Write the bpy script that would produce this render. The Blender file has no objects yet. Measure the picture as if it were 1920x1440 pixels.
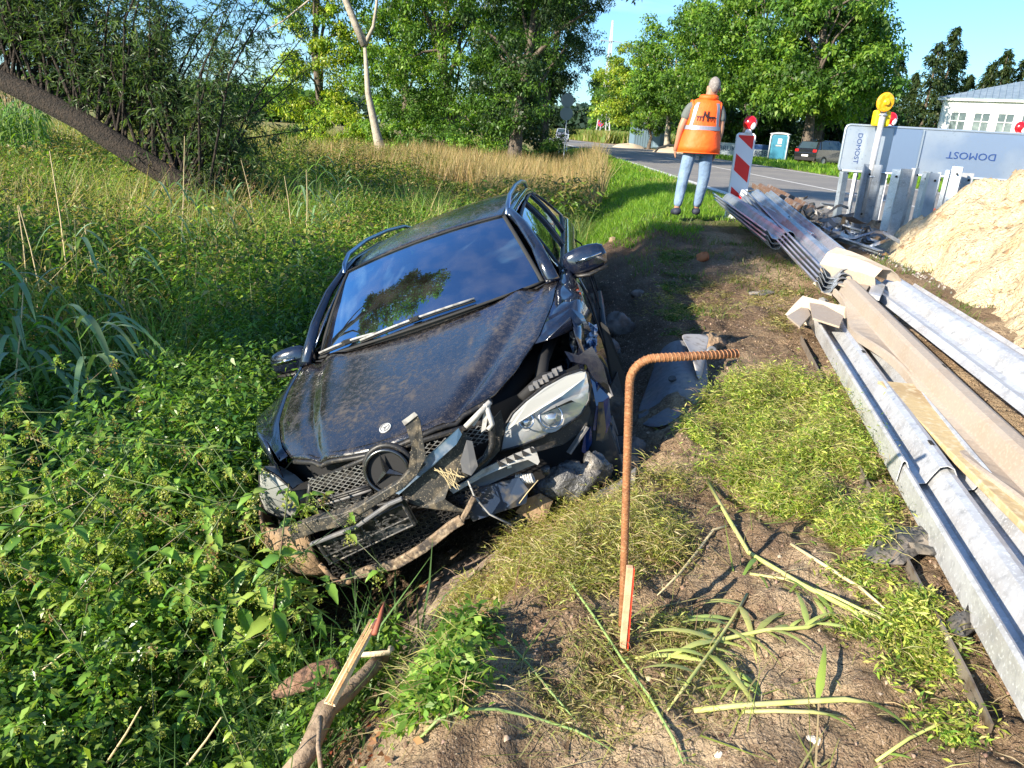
import bpy, bmesh, math, random
import numpy as np
from mathutils import Vector, Matrix
SC = bpy.context.scene
rnd = random.Random(7)
# ------------------------------------------------------------------ camera
FPX = 1387.0
_s = math.tan(math.radians(3.3))
_Y = np.array([(1005-960)/FPX, (720-246)/FPX, 1.0]); _Y /= np.linalg.norm(_Y)
_P = np.array([(1505-960)/FPX, (720-(246+500*_s))/FPX, 1.0])
_Z = np.cross(_P, _Y); _Z /= np.linalg.norm(_Z)
if _Z[1] < 0: _Z = -_Z
_X = np.cross(_Y, _Z)
if _X[0] < 0: _X = -_X
CM = np.array([_X, _Y, _Z])
CAM = np.array([0.0, 0.0, 1.1])
cd = bpy.data.cameras.new('camera'); cam = bpy.data.objects.new('camera', cd)
SC.collection.objects.link(cam); SC.camera = cam
cd.sensor_width = 36.0; cd.lens = 36.0*FPX/1920.0; cd.clip_start = 0.05; cd.clip_end = 3000.0
mw = Matrix.Identity(4)
for i in range(3):
    mw[i][0] = CM[i][0]; mw[i][1] = CM[i][1]; mw[i][2] = -CM[i][2]; mw[i][3] = CAM[i]
cam.matrix_world = mw
def ray(px, py): return CM @ np.array([(px-960)/FPX, (720-py)/FPX, 1.0])
def onz(px, py, z):
    d = ray(px, py); return CAM + d*((z-CAM[2])/d[2])
def ony(px, py, y):
    d = ray(px, py); return CAM + d*(y/d[1])
# ------------------------------------------------------------------ light
SUN_EL = math.radians(24.0); SUN_AZ = math.radians(50.0)      # light travels towards +x,+y
sund = Vector((math.sin(SUN_AZ)*math.cos(SUN_EL), math.cos(SUN_AZ)*math.cos(SUN_EL), -math.sin(SUN_EL)))
w = bpy.data.worlds.new('World'); SC.world = w; w.use_nodes = True
nt = w.node_tree; nt.nodes.clear()
out = nt.nodes.new('ShaderNodeOutputWorld'); bg = nt.nodes.new('ShaderNodeBackground')
sky = nt.nodes.new('ShaderNodeTexSky'); sky.sky_type = 'NISHITA'; sky.sun_disc = False
sky.sun_elevation = SUN_EL; sky.sun_rotation = math.atan2(-sund.x, -sund.y)
sky.air_density = 1.0; sky.dust_density = 0.6; sky.ozone_density = 2.2; sky.altitude = 100
# thin wisps of cloud mixed into the sky
tc = nt.nodes.new('ShaderNodeTexCoord'); mp = nt.nodes.new('ShaderNodeMapping'); mp.inputs['Scale'].default_value = (1.2, 1.0, 5.0)
nz = nt.nodes.new('ShaderNodeTexNoise'); nz.inputs['Scale'].default_value = 2.2; nz.inputs['Detail'].default_value = 7; nz.inputs['Distortion'].default_value = 0.4
rp = nt.nodes.new('ShaderNodeValToRGB'); rp.color_ramp.elements[0].position = 0.56; rp.color_ramp.elements[1].position = 0.84
rp.color_ramp.elements[0].color = (0, 0, 0, 1); rp.color_ramp.elements[1].color = (.55, .55, .55, 1)
mx = nt.nodes.new('ShaderNodeMixRGB'); mx.inputs['Color2'].default_value = (7.6, 8.2, 8.8, 1)
L = nt.links.new
L(tc.outputs['Generated'], mp.inputs[0]); L(mp.outputs[0], nz.inputs[0]); L(nz.outputs['Fac'], rp.inputs[0])
tn = nt.nodes.new('ShaderNodeMixRGB'); tn.blend_type = 'MULTIPLY'; tn.inputs[0].default_value = 1; tn.inputs['Color2'].default_value = (.66, .95, 1.22, 1); L(sky.outputs[0], tn.inputs[1])
L(rp.outputs[0], mx.inputs[0]); L(tn.outputs[0], mx.inputs[1]); L(mx.outputs[0], bg.inputs[0]); L(bg.outputs[0], out.inputs[0])
bg.inputs[1].default_value = 0.085
sl = bpy.data.lights.new('sun', 'SUN'); sl.energy = 5.0; sl.angle = math.radians(0.5); sl.color = (1.0, 0.9, 0.74)
so = bpy.data.objects.new('sun', sl); SC.collection.objects.link(so); so.rotation_euler = sund.to_track_quat('-Z', 'Y').to_euler()
vs = SC.view_settings; vs.view_transform = 'Standard'; vs.look = 'None'; vs.gamma = 1; vs.exposure = 1.3; vs.use_curve_mapping = False
try:
    SC.cycles.use_denoising = True; SC.cycles.max_bounces = 6; SC.cycles.transparent_max_bounces = 12
    SC.cycles.caustics_reflective = False; SC.cycles.caustics_refractive = False
    SC.cycles.sample_clamp_indirect = 6
except Exception: pass

# ------------------------------------------------------------------ helpers
COL = SC.collection
MATS = {}
def lin(r, g, b): return tuple(((c/255)/12.92 if c/255 < .04045 else ((c/255+.055)/1.055)**2.4) for c in (r, g, b))
def mat(name, col, rough=.6, metal=0.0, var=None, bump=None, spec=.5, attr=False, trans=0.0, coat=0.0, scratch=None, coord='Object'):
    """var: list of (scale, colour, lo, hi[, detail]) noise layers laid over the base colour"""
    if name in MATS: return MATS[name]
    m = bpy.data.materials.new(name); m.use_nodes = True; N = m.node_tree.nodes; K = m.node_tree.links.new
    p = N['Principled BSDF']; o = N['Material Output']
    p.inputs['Roughness'].default_value = rough; p.inputs['Metallic'].default_value = metal
    p.inputs['Specular IOR Level'].default_value = spec
    if coat: p.inputs['Coat Weight'].default_value = coat; p.inputs['Coat Roughness'].default_value = .06
    t = N.new('ShaderNodeTexCoord')
    if attr:
        a = N.new('ShaderNodeAttribute'); a.attribute_name = 'col'; cur = a.outputs['Color']
    else:
        r = N.new('ShaderNodeRGB'); r.outputs[0].default_value = (*col, 1); cur = r.outputs[0]
    for v in (var or []):
        n = N.new('ShaderNodeTexNoise'); n.inputs['Scale'].default_value = v[0]; n.inputs['Detail'].default_value = v[4] if len(v) > 4 else 5
        K(t.outputs[coord], n.inputs['Vector'])
        c = N.new('ShaderNodeValToRGB'); c.color_ramp.elements[0].position = v[2]; c.color_ramp.elements[1].position = v[3]
        K(n.outputs['Fac'], c.inputs[0]); x = N.new('ShaderNodeMixRGB'); x.inputs['Color2'].default_value = (*v[1], 1)
        K(c.outputs[0], x.inputs[0]); K(cur, x.inputs['Color1']); cur = x.outputs[0]
    K(cur, p.inputs['Base Color'])
    if bump:
        bl = bump if isinstance(bump, list) else [bump]; prev = None
        for sc_, st in bl:
            n = N.new('ShaderNodeTexNoise'); n.inputs['Scale'].default_value = sc_; n.inputs['Detail'].default_value = 6
            K(t.outputs[coord], n.inputs['Vector'])
            b = N.new('ShaderNodeBump'); b.inputs['Strength'].default_value = 1.0; b.inputs['Distance'].default_value = st; K(n.outputs['Fac'], b.inputs['Height'])
            if prev: K(prev, b.inputs['Normal'])
            prev = b.outputs[0]
        K(prev, p.inputs['Normal'])
    if trans:
        tr = N.new('ShaderNodeBsdfTranslucent'); ms = N.new('ShaderNodeMixShader'); ms.inputs[0].default_value = trans
        g = N.new('ShaderNodeMixRGB'); g.blend_type = 'MULTIPLY'; g.inputs[0].default_value = 1; g.inputs['Color2'].default_value = (1.5, 1.6, .6, 1)
        K(cur, g.inputs['Color1']); K(g.outputs[0], tr.inputs['Color'])
        K(p.outputs[0], ms.inputs[1]); K(tr.outputs[0], ms.inputs[2]); K(ms.outputs[0], o.inputs[0])
    MATS[name] = m; return m
def tag(o, label=None, cat=None, group=None, kind=None):
    if label: o['label'] = label
    if cat: o['category'] = cat
    if group: o['group'] = group
    if kind: o['kind'] = kind
    return o
def empty(name, loc=(0, 0, 0), rz=0.0, label=None, cat=None, group=None):
    o = bpy.data.objects.new(name, None); o.empty_display_size = .1; o.location = loc; o.rotation_euler = (0, 0, rz); COL.objects.link(o)
    return tag(o, label, cat, group)
class B:
    """collects polygons, links them as one mesh object"""
    def __init__(s): s.v = []; s.f = []
    def add(s, vs, fs):
        k = len(s.v); s.v += [tuple(map(float, a)) for a in vs]; s.f += [tuple(i+k for i in f) for f in fs]; return s
    def box(s, c, d, rz=0.0, rot=None):
        R = rot if rot is not None else Matrix.Rotation(rz, 3, 'Z'); c = Vector(c)
        vs = [c + R @ Vector((x*d[0]/2, y*d[1]/2, z*d[2]/2)) for x in (-1, 1) for y in (-1, 1) for z in (-1, 1)]
        return s.add(vs, [(0, 1, 3, 2), (4, 6, 7, 5), (0, 4, 5, 1), (2, 3, 7, 6), (0, 2, 6, 4), (1, 5, 7, 3)])
    def beam(s, a, b, w, h, up=(0, 0, 1)):
        """box bar from a to b, w across, h along up"""
        a, b = Vector(a), Vector(b); d = (b-a).normalized(); u = Vector(up); r = d.cross(u)
        if r.length < 1e-4: r = d.cross(Vector((1, 0, 0)))
        r.normalize(); u = r.cross(d).normalized()
        vs = []
        for p in (a, b):
            for x, y in ((-1, -1), (1, -1), (1, 1), (-1, 1)): vs.append(p + r*(x*w/2) + u*(y*h/2))
        return s.add(vs, [(3, 2, 1, 0), (4, 5, 6, 7), (0, 1, 5, 4), (1, 2, 6, 5), (2, 3, 7, 6), (3, 0, 4, 7)])
    def tube(s, pts, r, n=8, caps=True, flat=1.0):
        pts = [Vector(p) for p in pts]; rs = r if isinstance(r, (list, tuple)) else [r]*len(pts)
        vs = []; ref = Vector((0, 0, 1)); prev = None
        for i, p in enumerate(pts):
            d = (pts[min(i+1, len(pts)-1)] - pts[max(i-1, 0)])
            d = d.normalized() if d.length > 1e-9 else Vector((0, 0, 1))
            if prev is None:
                a = d.cross(ref)
                if a.length < .05: a = d.cross(Vector((1, 0, 0)))
            else:
                a = prev - d*prev.dot(d)
                if a.length < 1e-6: a = d.cross(ref)
            a.normalize(); prev = a; b = d.cross(a)
            for k in range(n):
                t = 2*math.pi*k/n; vs.append(p + a*(math.cos(t)*rs[i]) + b*(math.sin(t)*rs[i]*flat))
        fs = []
        for i in range(len(pts)-1):
            for k in range(n): fs.append((i*n+k, i*n+(k+1) % n, (i+1)*n+(k+1) % n, (i+1)*n+k))
        if caps: fs.append(tuple(range(n-1, -1, -1))); fs.append(tuple((len(pts)-1)*n+k for k in range(n)))
        return s.add(vs, fs)
    def grid(s, P):
        """P: rows of points"""
        m, n = len(P), len(P[0]); return s.add([q for r_ in P for q in r_], [(i*n+j, i*n+j+1, (i+1)*n+j+1, (i+1)*n+j) for i in range(m-1) for j in range(n-1)])
    def prism(s, poly, off):
        """polygon (3d points) extruded by vector off"""
        n = len(poly); off = Vector(off); a = [Vector(p) for p in poly]; b = [p+off for p in a]
        return s.add(a+b, [tuple(range(n-1, -1, -1)), tuple(range(n, 2*n))] + [(i, (i+1) % n, n+(i+1) % n, n+i) for i in range(n)])
    def disc(s, c, nrm, r, th, n=20, r2=None):
        c = Vector(c); nrm = Vector(nrm).normalized(); return s.tube([c-nrm*th/2, c+nrm*th/2], [r, r if r2 is None else r2], n)
    def ring(s, c, nrm, R, r, n=28, m=8):
        c = Vector(c); nrm = Vector(nrm).normalized(); a = nrm.orthogonal().normalized(); b = nrm.cross(a); vs = []; fs = []
        for i in range(n):
            t = 2*math.pi*i/n; d = a*math.cos(t)+b*math.sin(t)
            for j in range(m):
                q = 2*math.pi*j/m; vs.append(c + d*(R+r*math.cos(q)) + nrm*(r*math.sin(q)))
        for i in range(n):
            for j in range(m): fs.append((i*m+j, ((i+1) % n)*m+j, ((i+1) % n)*m+(j+1) % m, i*m+(j+1) % m))
        return s.add(vs, fs)
    def blob(s, c, r, seed=0, amp=.15, nu=12, nv=8, rot=None):
        g = random.Random(seed); ph = [g.uniform(0, 6.28) for _ in range(6)]; vs = []; c = Vector(c)
        for i in range(nv+1):
            th = math.pi*i/nv
            for j in range(nu):
                f = 2*math.pi*j/nu; k = 1+amp*(math.sin(2*f+ph[0]+th*2)+math.sin(3*f+ph[1])*math.sin(th*3+ph[2])+.6*math.sin(5*f+ph[3]+th*4))/1.6+amp*.35*g.uniform(-1, 1)
                q = Vector((r[0]*math.sin(th)*math.cos(f)*k, r[1]*math.sin(th)*math.sin(f)*k, r[2]*math.cos(th)*k))
                vs.append(c+(rot @ q if rot is not None else q))
        return s.add(vs, [(i*nu+j, i*nu+(j+1) % nu, (i+1)*nu+(j+1) % nu, (i+1)*nu+j) for i in range(nv) for j in range(nu)])
    def obj(s, name, m, parent=None, smooth=False, solid=0.0, bevel=0.0, sub=0, loc=None):
        me = bpy.data.meshes.new(name); me.from_pydata(s.v, [], s.f); me.update()
        if smooth: me.polygons.foreach_set('use_smooth', [True]*len(me.polygons))
        me.materials.append(m); o = bpy.data.objects.new(name, me); COL.objects.link(o)
        if parent is not None: o.parent = parent
        if loc is not None: o.location = loc
        if solid: q = o.modifiers.new('s', 'SOLIDIFY'); q.thickness = solid; q.offset = 0
        if bevel: q = o.modifiers.new('b', 'BEVEL'); q.width = bevel; q.segments = 2; q.limit_method = 'ANGLE'
        if sub: q = o.modifiers.new('u', 'SUBSURF'); q.levels = sub; q.render_levels = sub
        return o
def dup(root, loc=None, rz=None, label=None, scale=None):
    r = root.copy(); COL.objects.link(r)
    if loc is not None: r.location = loc
    if rz is not None: r.rotation_euler = (r.rotation_euler.x, r.rotation_euler.y, rz)
    if scale is not None: r.scale = scale
    if label: r['label'] = label
    for ch in list(root.children):
        c = ch.copy(); COL.objects.link(c); c.parent = r
        for g in list(ch.children):
            d = g.copy(); COL.objects.link(d); d.parent = c
    return r
def text(body, size, m, parent, loc, rot, name='lettering', ext=.001, bold=0.0, sx=1.0):
    c = bpy.data.curves.new(name, 'FONT'); c.body = body; c.size = size; c.extrude = ext; c.offset = bold; c.align_x = 'CENTER'; c.align_y = 'CENTER'; c.resolution_u = 3
    tmp = bpy.data.objects.new('tmp', c); COL.objects.link(tmp)
    me = bpy.data.meshes.new_from_object(tmp.evaluated_get(bpy.context.evaluated_depsgraph_get())); bpy.data.objects.remove(tmp); bpy.data.curves.remove(c)
    me.materials.clear(); me.materials.append(m); o = bpy.data.objects.new(name, me); COL.objects.link(o); o.parent = parent
    o.matrix_local = Matrix.Translation(Vector(loc)) @ (rot if isinstance(rot, Matrix) else Matrix.Identity(4)) @ Matrix.Diagonal((sx, 1, 1, 1)); return o
# --- noise in numpy
def _h(ix, iy, s): 
    n = (ix*374761393 + iy*668265263 + s*974634777) & 0x7fffffff
    n = ((n ^ (n >> 13))*1274126177) & 0x7fffffff; n = (n ^ (n >> 16)) & 0xffff
    return n/65535.0
def vnoise(x, y, s=0):
    x = np.asarray(x, float); y = np.asarray(y, float); ix = np.floor(x).astype(np.int64); iy = np.floor(y).astype(np.int64)
    fx = x-ix; fy = y-iy; fx = fx*fx*(3-2*fx); fy = fy*fy*(3-2*fy)
    return (_h(ix, iy, s)*(1-fx)+_h(ix+1, iy, s)*fx)*(1-fy)+(_h(ix, iy+1, s)*(1-fx)+_h(ix+1, iy+1, s)*fx)*fy
def fbm(x, y, o=4, s=0):
    a = 0; k = .5; n = 0
    for i in range(o): a = a+k*vnoise(np.asarray(x)*2**i, np.asarray(y)*2**i, s+i); n += k; k *= .5
    return a/n
def sst(a, b, x): t = np.clip((np.asarray(x, float)-a)/(b-a), 0, 1); return t*t*(3-2*t)
# --- terrain height
_ey = [0, 1.0, 1.8, 2.5, 3.4, 5.0, 7.0, 10, 15, 25, 60, 400]; _ex = [-.35, -.15, .05, .5, .95, 1.15, 1.3, 1.75, 2.7, 3.4, 3.6, 3.7]
_wy = [0, 1.8, 2.6, 3.4, 6, 20, 60]; _wx = [1.0, 1.0, 1.5, 2.1, 2.2, 2.4, 2.6]
def height(x, y, detail=True):
    x = np.asarray(x, float); y = np.asarray(y, float)
    e = np.interp(y, _ey, _ex); wd = np.interp(y, _wy, _wx); d = x-e
    ztop = np.where(y < 40, np.interp(y, [0, 3, 6, 9, 12, 18, 40], [-.27, -.27, -.2, .04, .06, .02, -.02]), -.02)
    ztop = ztop + sst(0, 1.2, d)*(np.interp(y, [0, 6, 9, 12], [.14, .1, .03, .0])) 
    ztop = ztop*(1-sst(3.5, 4.2, x)) + (-.012)*sst(3.5, 4.2, x)
    bot = np.interp(y, [0, 3, 8, 20, 60, 200], [-1.12, -1.2, -1.18, -.95, -.6, -.1])
    bot = bot + sst(1.0, 6.0, -(d+wd))*np.interp(y, [0, 10, 40], [.12, .15, .25])
    k = sst(0, 1, -d/wd); z = ztop*(1-k)+bot*k
    if detail:
        rough = 1-sst(3.3, 4.0, x); nr = np.exp(-np.maximum(y-7, 0)/8)
        z = z + rough*nr*((fbm(x*1.3, y*1.3, 3, 5)-.5)*.14 + (fbm(x*5, y*5, 3, 9)-.5)*.10 + (fbm(x*15, y*15, 3, 11)-.5)*.060)
        z = z + rough*(1-nr)*(fbm(x*.7, y*.7, 3, 5)-.5)*.12
        # tyre/skid rut left of the bank beside the car
        z = z - .05*np.exp(-((d+.35)/.12)**2)*nr
        z = z + .05*nr*np.exp(-((d+.12)/.1)**2)*(.3+fbm(x*4, y*4, 2, 31))
    z = z - np.where((x > 4.0) & (x < 12.6) & (y > 0), .05, 0)*sst(4.0, 4.2, x)*(1-sst(12.4, 12.6, x))
    return z
# --- vectorised leaves and blades
def npmesh(name, V, F, C, m, parent=None, smooth=False):
    me = bpy.data.meshes.new(name); nv = len(V); nf, k = F.shape
    me.vertices.add(nv); me.vertices.foreach_set('co', np.ascontiguousarray(V, np.float32).ravel())
    me.loops.add(nf*k); me.loops.foreach_set('vertex_index', np.ascontiguousarray(F, np.int32).ravel())
    me.polygons.add(nf); me.polygons.foreach_set('loop_start', np.arange(0, nf*k, k, dtype=np.int32))
    if smooth: me.polygons.foreach_set('use_smooth', np.ones(nf, bool))
    me.update(calc_edges=True)
    if C is not None:
        a = me.attributes.new('col', 'FLOAT_COLOR', 'POINT'); c4 = np.ones((nv, 4), np.float32); c4[:, :3] = C; a.data.foreach_set('color', c4.ravel())
    me.materials.append(m); o = bpy.data.objects.new(name, me); COL.objects.link(o)
    if parent is not None: o.parent = parent
    return o
def unit(v): return v/np.maximum(np.linalg.norm(v, axis=1, keepdims=True), 1e-9)
def leafarr(base, d, nrm, Ln, Wd, fold=.25, droop=.0):
    """N folded leaves, four corners each: base, left, tip, right"""
    d = unit(d); s = unit(np.cross(d, nrm)); n = unit(np.cross(s, d)); Ln = np.asarray(Ln)[:, None]; Wd = np.asarray(Wd)[:, None]
    mid = base+d*Ln*.42; tip = base+d*Ln; tip = tip+np.array([0, 0, -1])*Ln*droop
    V = np.stack([base, mid+s*Wd/2+n*Wd*fold, tip, mid-s*Wd/2+n*Wd*fold], 1).reshape(-1, 3)
    F = np.arange(len(base)*4).reshape(-1, 4); return V, F
def bladearr(base, d, Ln, Wd, bend, g):
    """N blades of five corners as quad + tri (tri stored as degenerate-free quad list of two strips)"""
    N = len(base); a = g.uniform(0, 2*np.pi, N); s = np.stack([np.cos(a), np.sin(a), 0*a], 1)*np.asarray(Wd)[:, None]/2
    d = unit(d); Ln = np.asarray(Ln)[:, None]; hz = np.stack([np.cos(a+1.4), np.sin(a+1.4), 0*a], 1)*np.asarray(bend)[:, None]
    m = base+d*Ln*.55+hz*Ln*.25; t = base+d*Ln*(1-.3*np.asarray(bend)[:, None]**2)+hz*Ln*.9
    V = np.stack([base-s, base+s, m+s*.8, m-s*.8, t+s*.12, t-s*.12], 1).reshape(-1, 3); k = np.arange(N)[:, None]*6
    F = np.concatenate([k+np.array([[0, 1, 2, 3]]), k+np.array([[3, 2, 4, 5]])], 0); return V, F
def pick(cols, N, g, jit=.25):
    c = np.array(cols)[g.integers(0, len(cols), N)]; return c*(1+g.uniform(-jit, jit, (N, 1)))*(1+g.uniform(-.08, .08, (N, 3)))
LEAF = mat('leaf', (0, 0, 0), .45, attr=True, trans=.42, spec=.35)
LEAFG = mat('leaf_glossy', (0, 0, 0), .32, attr=True, trans=.35, spec=.5)
DRYM = mat('dry_stalks', (0, 0, 0), .7, attr=True, trans=.25, spec=.2)
BARK = mat('bark', (.085, .065, .05), .9, var=[(9, (.16, .13, .1), .4, .65), (30, (.03, .025, .02), .5, .7)], bump=(22, .03))
PALEBARK = mat('pale_bark', (.34, .29, .22), .8, var=[(6, (.2, .17, .13), .45, .7), (25, (.45, .4, .33), .5, .75)], bump=(25, .012))
# ------------------------------------------------------------------ ground
def lines(segs):
    r = []
    for a, b, n in segs: r += list(np.linspace(a, b, n, endpoint=False))
    return np.array(r+[segs[-1][1]])
gx = lines([(-900, -60, 14), (-60, -12, 24), (-12, -2.2, 40), (-2.2, -1, 34), (-1, 2.4, 160), (2.4, 4.4, 36), (4.4, 13.2, 22), (13.2, 60, 30), (60, 900, 14)])
gy = lines([(-120, -6, 20), (-6, .8, 20), (.8, 1.2, 10), (1.2, 5.6, 195), (5.6, 12, 90), (12, 30, 60), (30, 80, 45), (80, 300, 28), (300, 1500, 14)])
X, Y = np.meshgrid(gx, gy); Z = height(X, Y)
n1 = fbm(X*.9, Y*.9, 4, 3); n2 = fbm(X*3.1, Y*3.1, 4, 13); n3 = fbm(X*9, Y*9, 3, 23)
E_ = np.interp(Y, _ey, _ex); WD = np.interp(Y, _wy, _wx); D = X-E_
dry = np.array([.41, .305, .195]); dry2 = np.array([.24, .165, .10]); moist_shade = np.array([.075, .05, .033]); green = np.array([.07, .11, .025]); straw = np.array([.30, .25, .10]); soil = np.array([.04, .035, .02])
def mixc(a, b, t): return a*(1-t[..., None])+b*t[..., None]
c = mixc(np.broadcast_to(dry, X.shape+(3,)), dry2, sst(.4, .62, n2)); c = mixc(c, moist_shade*1.8, sst(.56, .72, n3)*.55)
c = mixc(c, moist_shade*1.3, sst(3.2, 5.2, Y)*(1-sst(1.5, 2.6, X+0*Y))*.75*(1-sst(.55, .7, n1)*.5))  # shade under and around the car painted into the earth colour
c = mixc(c, moist_shade, sst(-.15, -.55, D)*.75)  # bank slope painted darker below its edge
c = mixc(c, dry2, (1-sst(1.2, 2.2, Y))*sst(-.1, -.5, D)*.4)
gmask = sst(8.3, 9.8, Y+ (n1-.5)*5 - .3*X)*(X < 4.1)
c = mixc(c, green*1.1, gmask*(1-sst(3.2, 4.1, X+(n1-.5)*1.2)*.45)); c = mixc(c, straw, gmask*sst(3.0, 4.0, X+(n1-.5)*1.2)*.8)
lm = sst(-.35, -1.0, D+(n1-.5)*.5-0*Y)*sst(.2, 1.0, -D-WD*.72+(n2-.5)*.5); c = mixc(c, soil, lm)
farl = sst(28, 45, Y)*(X < E_-2.0); c = mixc(c, straw*.8+green*.4, farl.astype(float)*sst(28, 45, Y)); c = mixc(c, green*1.5, farl*sst(.5, .6, n1)*.6)
rt = (X > 12.4)*1.0; c = mixc(c, green*1.5, rt); c = mixc(c, straw, rt*sst(.52, .62, fbm(X*.25, Y*.25, 3, 40))*.6)
c = mixc(c, green*1.2, (Y < -1)*1.0)
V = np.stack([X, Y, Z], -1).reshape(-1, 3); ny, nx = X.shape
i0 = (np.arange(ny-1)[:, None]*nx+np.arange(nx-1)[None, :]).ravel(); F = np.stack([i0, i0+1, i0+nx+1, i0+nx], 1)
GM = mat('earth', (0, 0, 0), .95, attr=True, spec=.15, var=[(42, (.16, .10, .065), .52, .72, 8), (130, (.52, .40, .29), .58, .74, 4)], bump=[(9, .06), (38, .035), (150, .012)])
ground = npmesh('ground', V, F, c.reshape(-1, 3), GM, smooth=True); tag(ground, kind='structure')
# ------------------------------------------------------------------ road
def rx(y): return -np.maximum(np.asarray(y, float)-30, 0)**2*.0006
ASPH = mat('asphalt', (.22, .205, .19), .85, var=[(.35, (.27, .25, .22), .42, .62), (60, (.12, .12, .12), .55, .7), (1.7, (.17, .165, .16), .5, .7)], bump=(150, .004), spec=.3)
PAINT = mat('road_paint', (.72, .7, .66), .6, var=[(9, (.3, .29, .27), .55, .7), (60, (.5, .48, .45), .5, .65)])
ys = np.array([-60, -20, 0, 10, 20, 30]+list(range(40, 420, 8)), float)
def strip(x0, x1, z, y0=-60, y1=420):
    b = B(); yy = [y for y in ys if y0 < y < y1]; yy = [y0]+yy+[y1]; b.grid([[(x0+rx(y), y, z), (x1+rx(y), y, z)] for y in yy]); b.f = [tuple(f) for f in b.f]; return b
b = strip(4.02, 12.55, 0.0); b.add([(x, y, z) for y in (-60.0, 30.0) for x, z in ((4.02, 0), (4.02, -.12))], [(0, 1, 3, 2)])
tag(b.obj('road', ASPH), kind='structure')
for x0, wd in ((4.28, .24), (12.1, .16)):
    tag(strip(x0, x0+wd, .004).obj('road_marking', PAINT), kind='structure')
tag(strip(8.25, 8.38, .004, -60, 48).obj('road_marking', PAINT), kind='structure')
b = B()
for k in range(24):
    y0 = 52+k*8; b.grid([[(8.25+rx(y), y, .004), (8.38+rx(y), y, .004)] for y in (y0, y0+4)])
tag(b.obj('road_marking', PAINT), kind='structure')
# gravelly shoulder spilled beside the edge line
g = np.random.default_rng(3)
N = 2600; px_ = 3.72+np.abs(g.normal(0, .16, N)); py_ = g.uniform(6, 40, N); r = g.uniform(.006, .018, N)
base = np.stack([px_, py_, height(px_, py_)+r*.3], 1); a = g.uniform(0, 6.28, (N, 1)); 
off = np.array([[1, 0, 0], [-.5, .87, 0], [-.5, -.87, 0], [0, 0, 1.1]]); V = (base[:, None]+off[None]*r[:, None, None]*(1+g.uniform(-.3, .3, (N, 4, 3)))).reshape(-1, 3)
k = np.arange(N)[:, None]*4; F = np.concatenate([k+np.array([[0, 1, 3]]), k+np.array([[1, 2, 3]]), k+np.array([[2, 0, 3]])], 0)
o = npmesh('gravel', V, F, pick([(.4, .36, .3), (.28, .25, .22), (.5, .45, .38)], N, g).repeat(4, 0), mat('pebbles', (0, 0, 0), .9, attr=True)); tag(o, 'loose pale gravel lying along the edge of the road', 'gravel', kind='stuff')

# ------------------------------------------------------------------ trees
GREEN = [(.06, .13, .022), (.08, .165, .028), (.11, .21, .035), (.04, .09, .018)]
BRIGHT = [(.16, .28, .035), (.12, .23, .03), (.20, .31, .04), (.08, .17, .025)]
YELLOW = [(.29, .36, .035), (.22, .32, .03), (.16, .26, .03), (.36, .40, .045)]
DARK = [(.025, .055, .018), (.035, .07, .02), (.02, .045, .015), (.05, .09, .025)]
def crown_leaves(lobes, nclump, per, ls, rc, pal, g, asp=.5, shell=.45, pal2=None, droop=.15):
    w_ = np.array([l[3]*l[4]*l[5] for l in lobes])**.8; idx = g.choice(len(lobes), nclump, p=w_/w_.sum()); Lb = np.array(lobes)[idx]
    d = unit(g.normal(size=(nclump, 3))); r = g.uniform(shell**2, 1, (nclump, 1))**.5
    cc = Lb[:, :3]+d*r*Lb[:, 3:6]; rcs = rc*g.uniform(.6, 1.35, (nclump, 1))
    per_ = np.repeat(np.arange(nclump), per); n = len(per_)
    q = unit(g.normal(size=(n, 3))*np.array([1, 1, .8])); rad = g.uniform(.1, 1, (n, 1))**.6
    p = cc[per_]+q*rad*rcs[per_]*np.array([1, 1, .7])
    nr = unit(q*.8+np.array([0, 0, .7])+g.normal(size=(n, 3))*.55); dd = unit(np.cross(nr, g.normal(size=(n, 3)))+np.array([0, 0, -.35]))
    L_ = ls*g.uniform(.6, 1.35, n); C = pick(pal, n, g); cl = g.uniform(.8, 1.25, (nclump, 1)); C = C*cl[per_]
    if pal2 is not None:
        m2 = (g.uniform(size=nclump) < .35)[per_]; C[m2] = pick(pal2, int(m2.sum()), g)
    V, F = leafarr(p, dd, nr, L_, L_*asp, .2, droop); return V, F, np.repeat(C, 4, 0), cc
def tree(name, label, base, trunk, lobes, nclump, per, ls, rc, pal, seed, group=None, cat='tree', bark=None, asp=.5, nlimb=14, tr=.3, pal2=None, shell=.45, m=None, fork=.45):
    g = np.random.default_rng(seed); base = np.array(base, float)
    root = empty(name, base, 0, label, cat, group)
    pts = [Vector(p) for p in trunk]; rs = [tr*(1-.72*i/(len(pts)-1)) for i in range(len(pts))]; rs[0] *= 1.25
    B().tube([pts[0]-Vector((0, 0, .3))]+pts, [rs[0]*1.15]+rs, 10).obj('trunk', bark or BARK, root, smooth=True)
    V, F, C, cc = crown_leaves(lobes, nclump, per, ls, rc, pal, g, asp, shell, pal2)
    b = B(); sel = g.choice(len(cc), min(nlimb, len(cc)), replace=False); gr = random.Random(seed)
    for i in sel:
        t = gr.uniform(fork, .97)*(len(pts)-1); k = int(t); a = pts[k].lerp(pts[min(k+1, len(pts)-1)], t-k); e = Vector(cc[i])
        if e.z < a.z-1.0: a = pts[max(1, int(len(pts)*.4))]
        mid = a.lerp(e, .5)+Vector((gr.uniform(-.3, .3), gr.uniform(-.3, .3), (e-a).length*.1)); r0 = tr*gr.uniform(.22, .42)
        b.tube([a, mid, e], [r0, r0*.6, r0*.18], 6, caps=False)
    b.obj('limbs', bark or BARK, root, smooth=True)
    npmesh('crown', V, F, C, m or LEAF, root); return root
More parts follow.
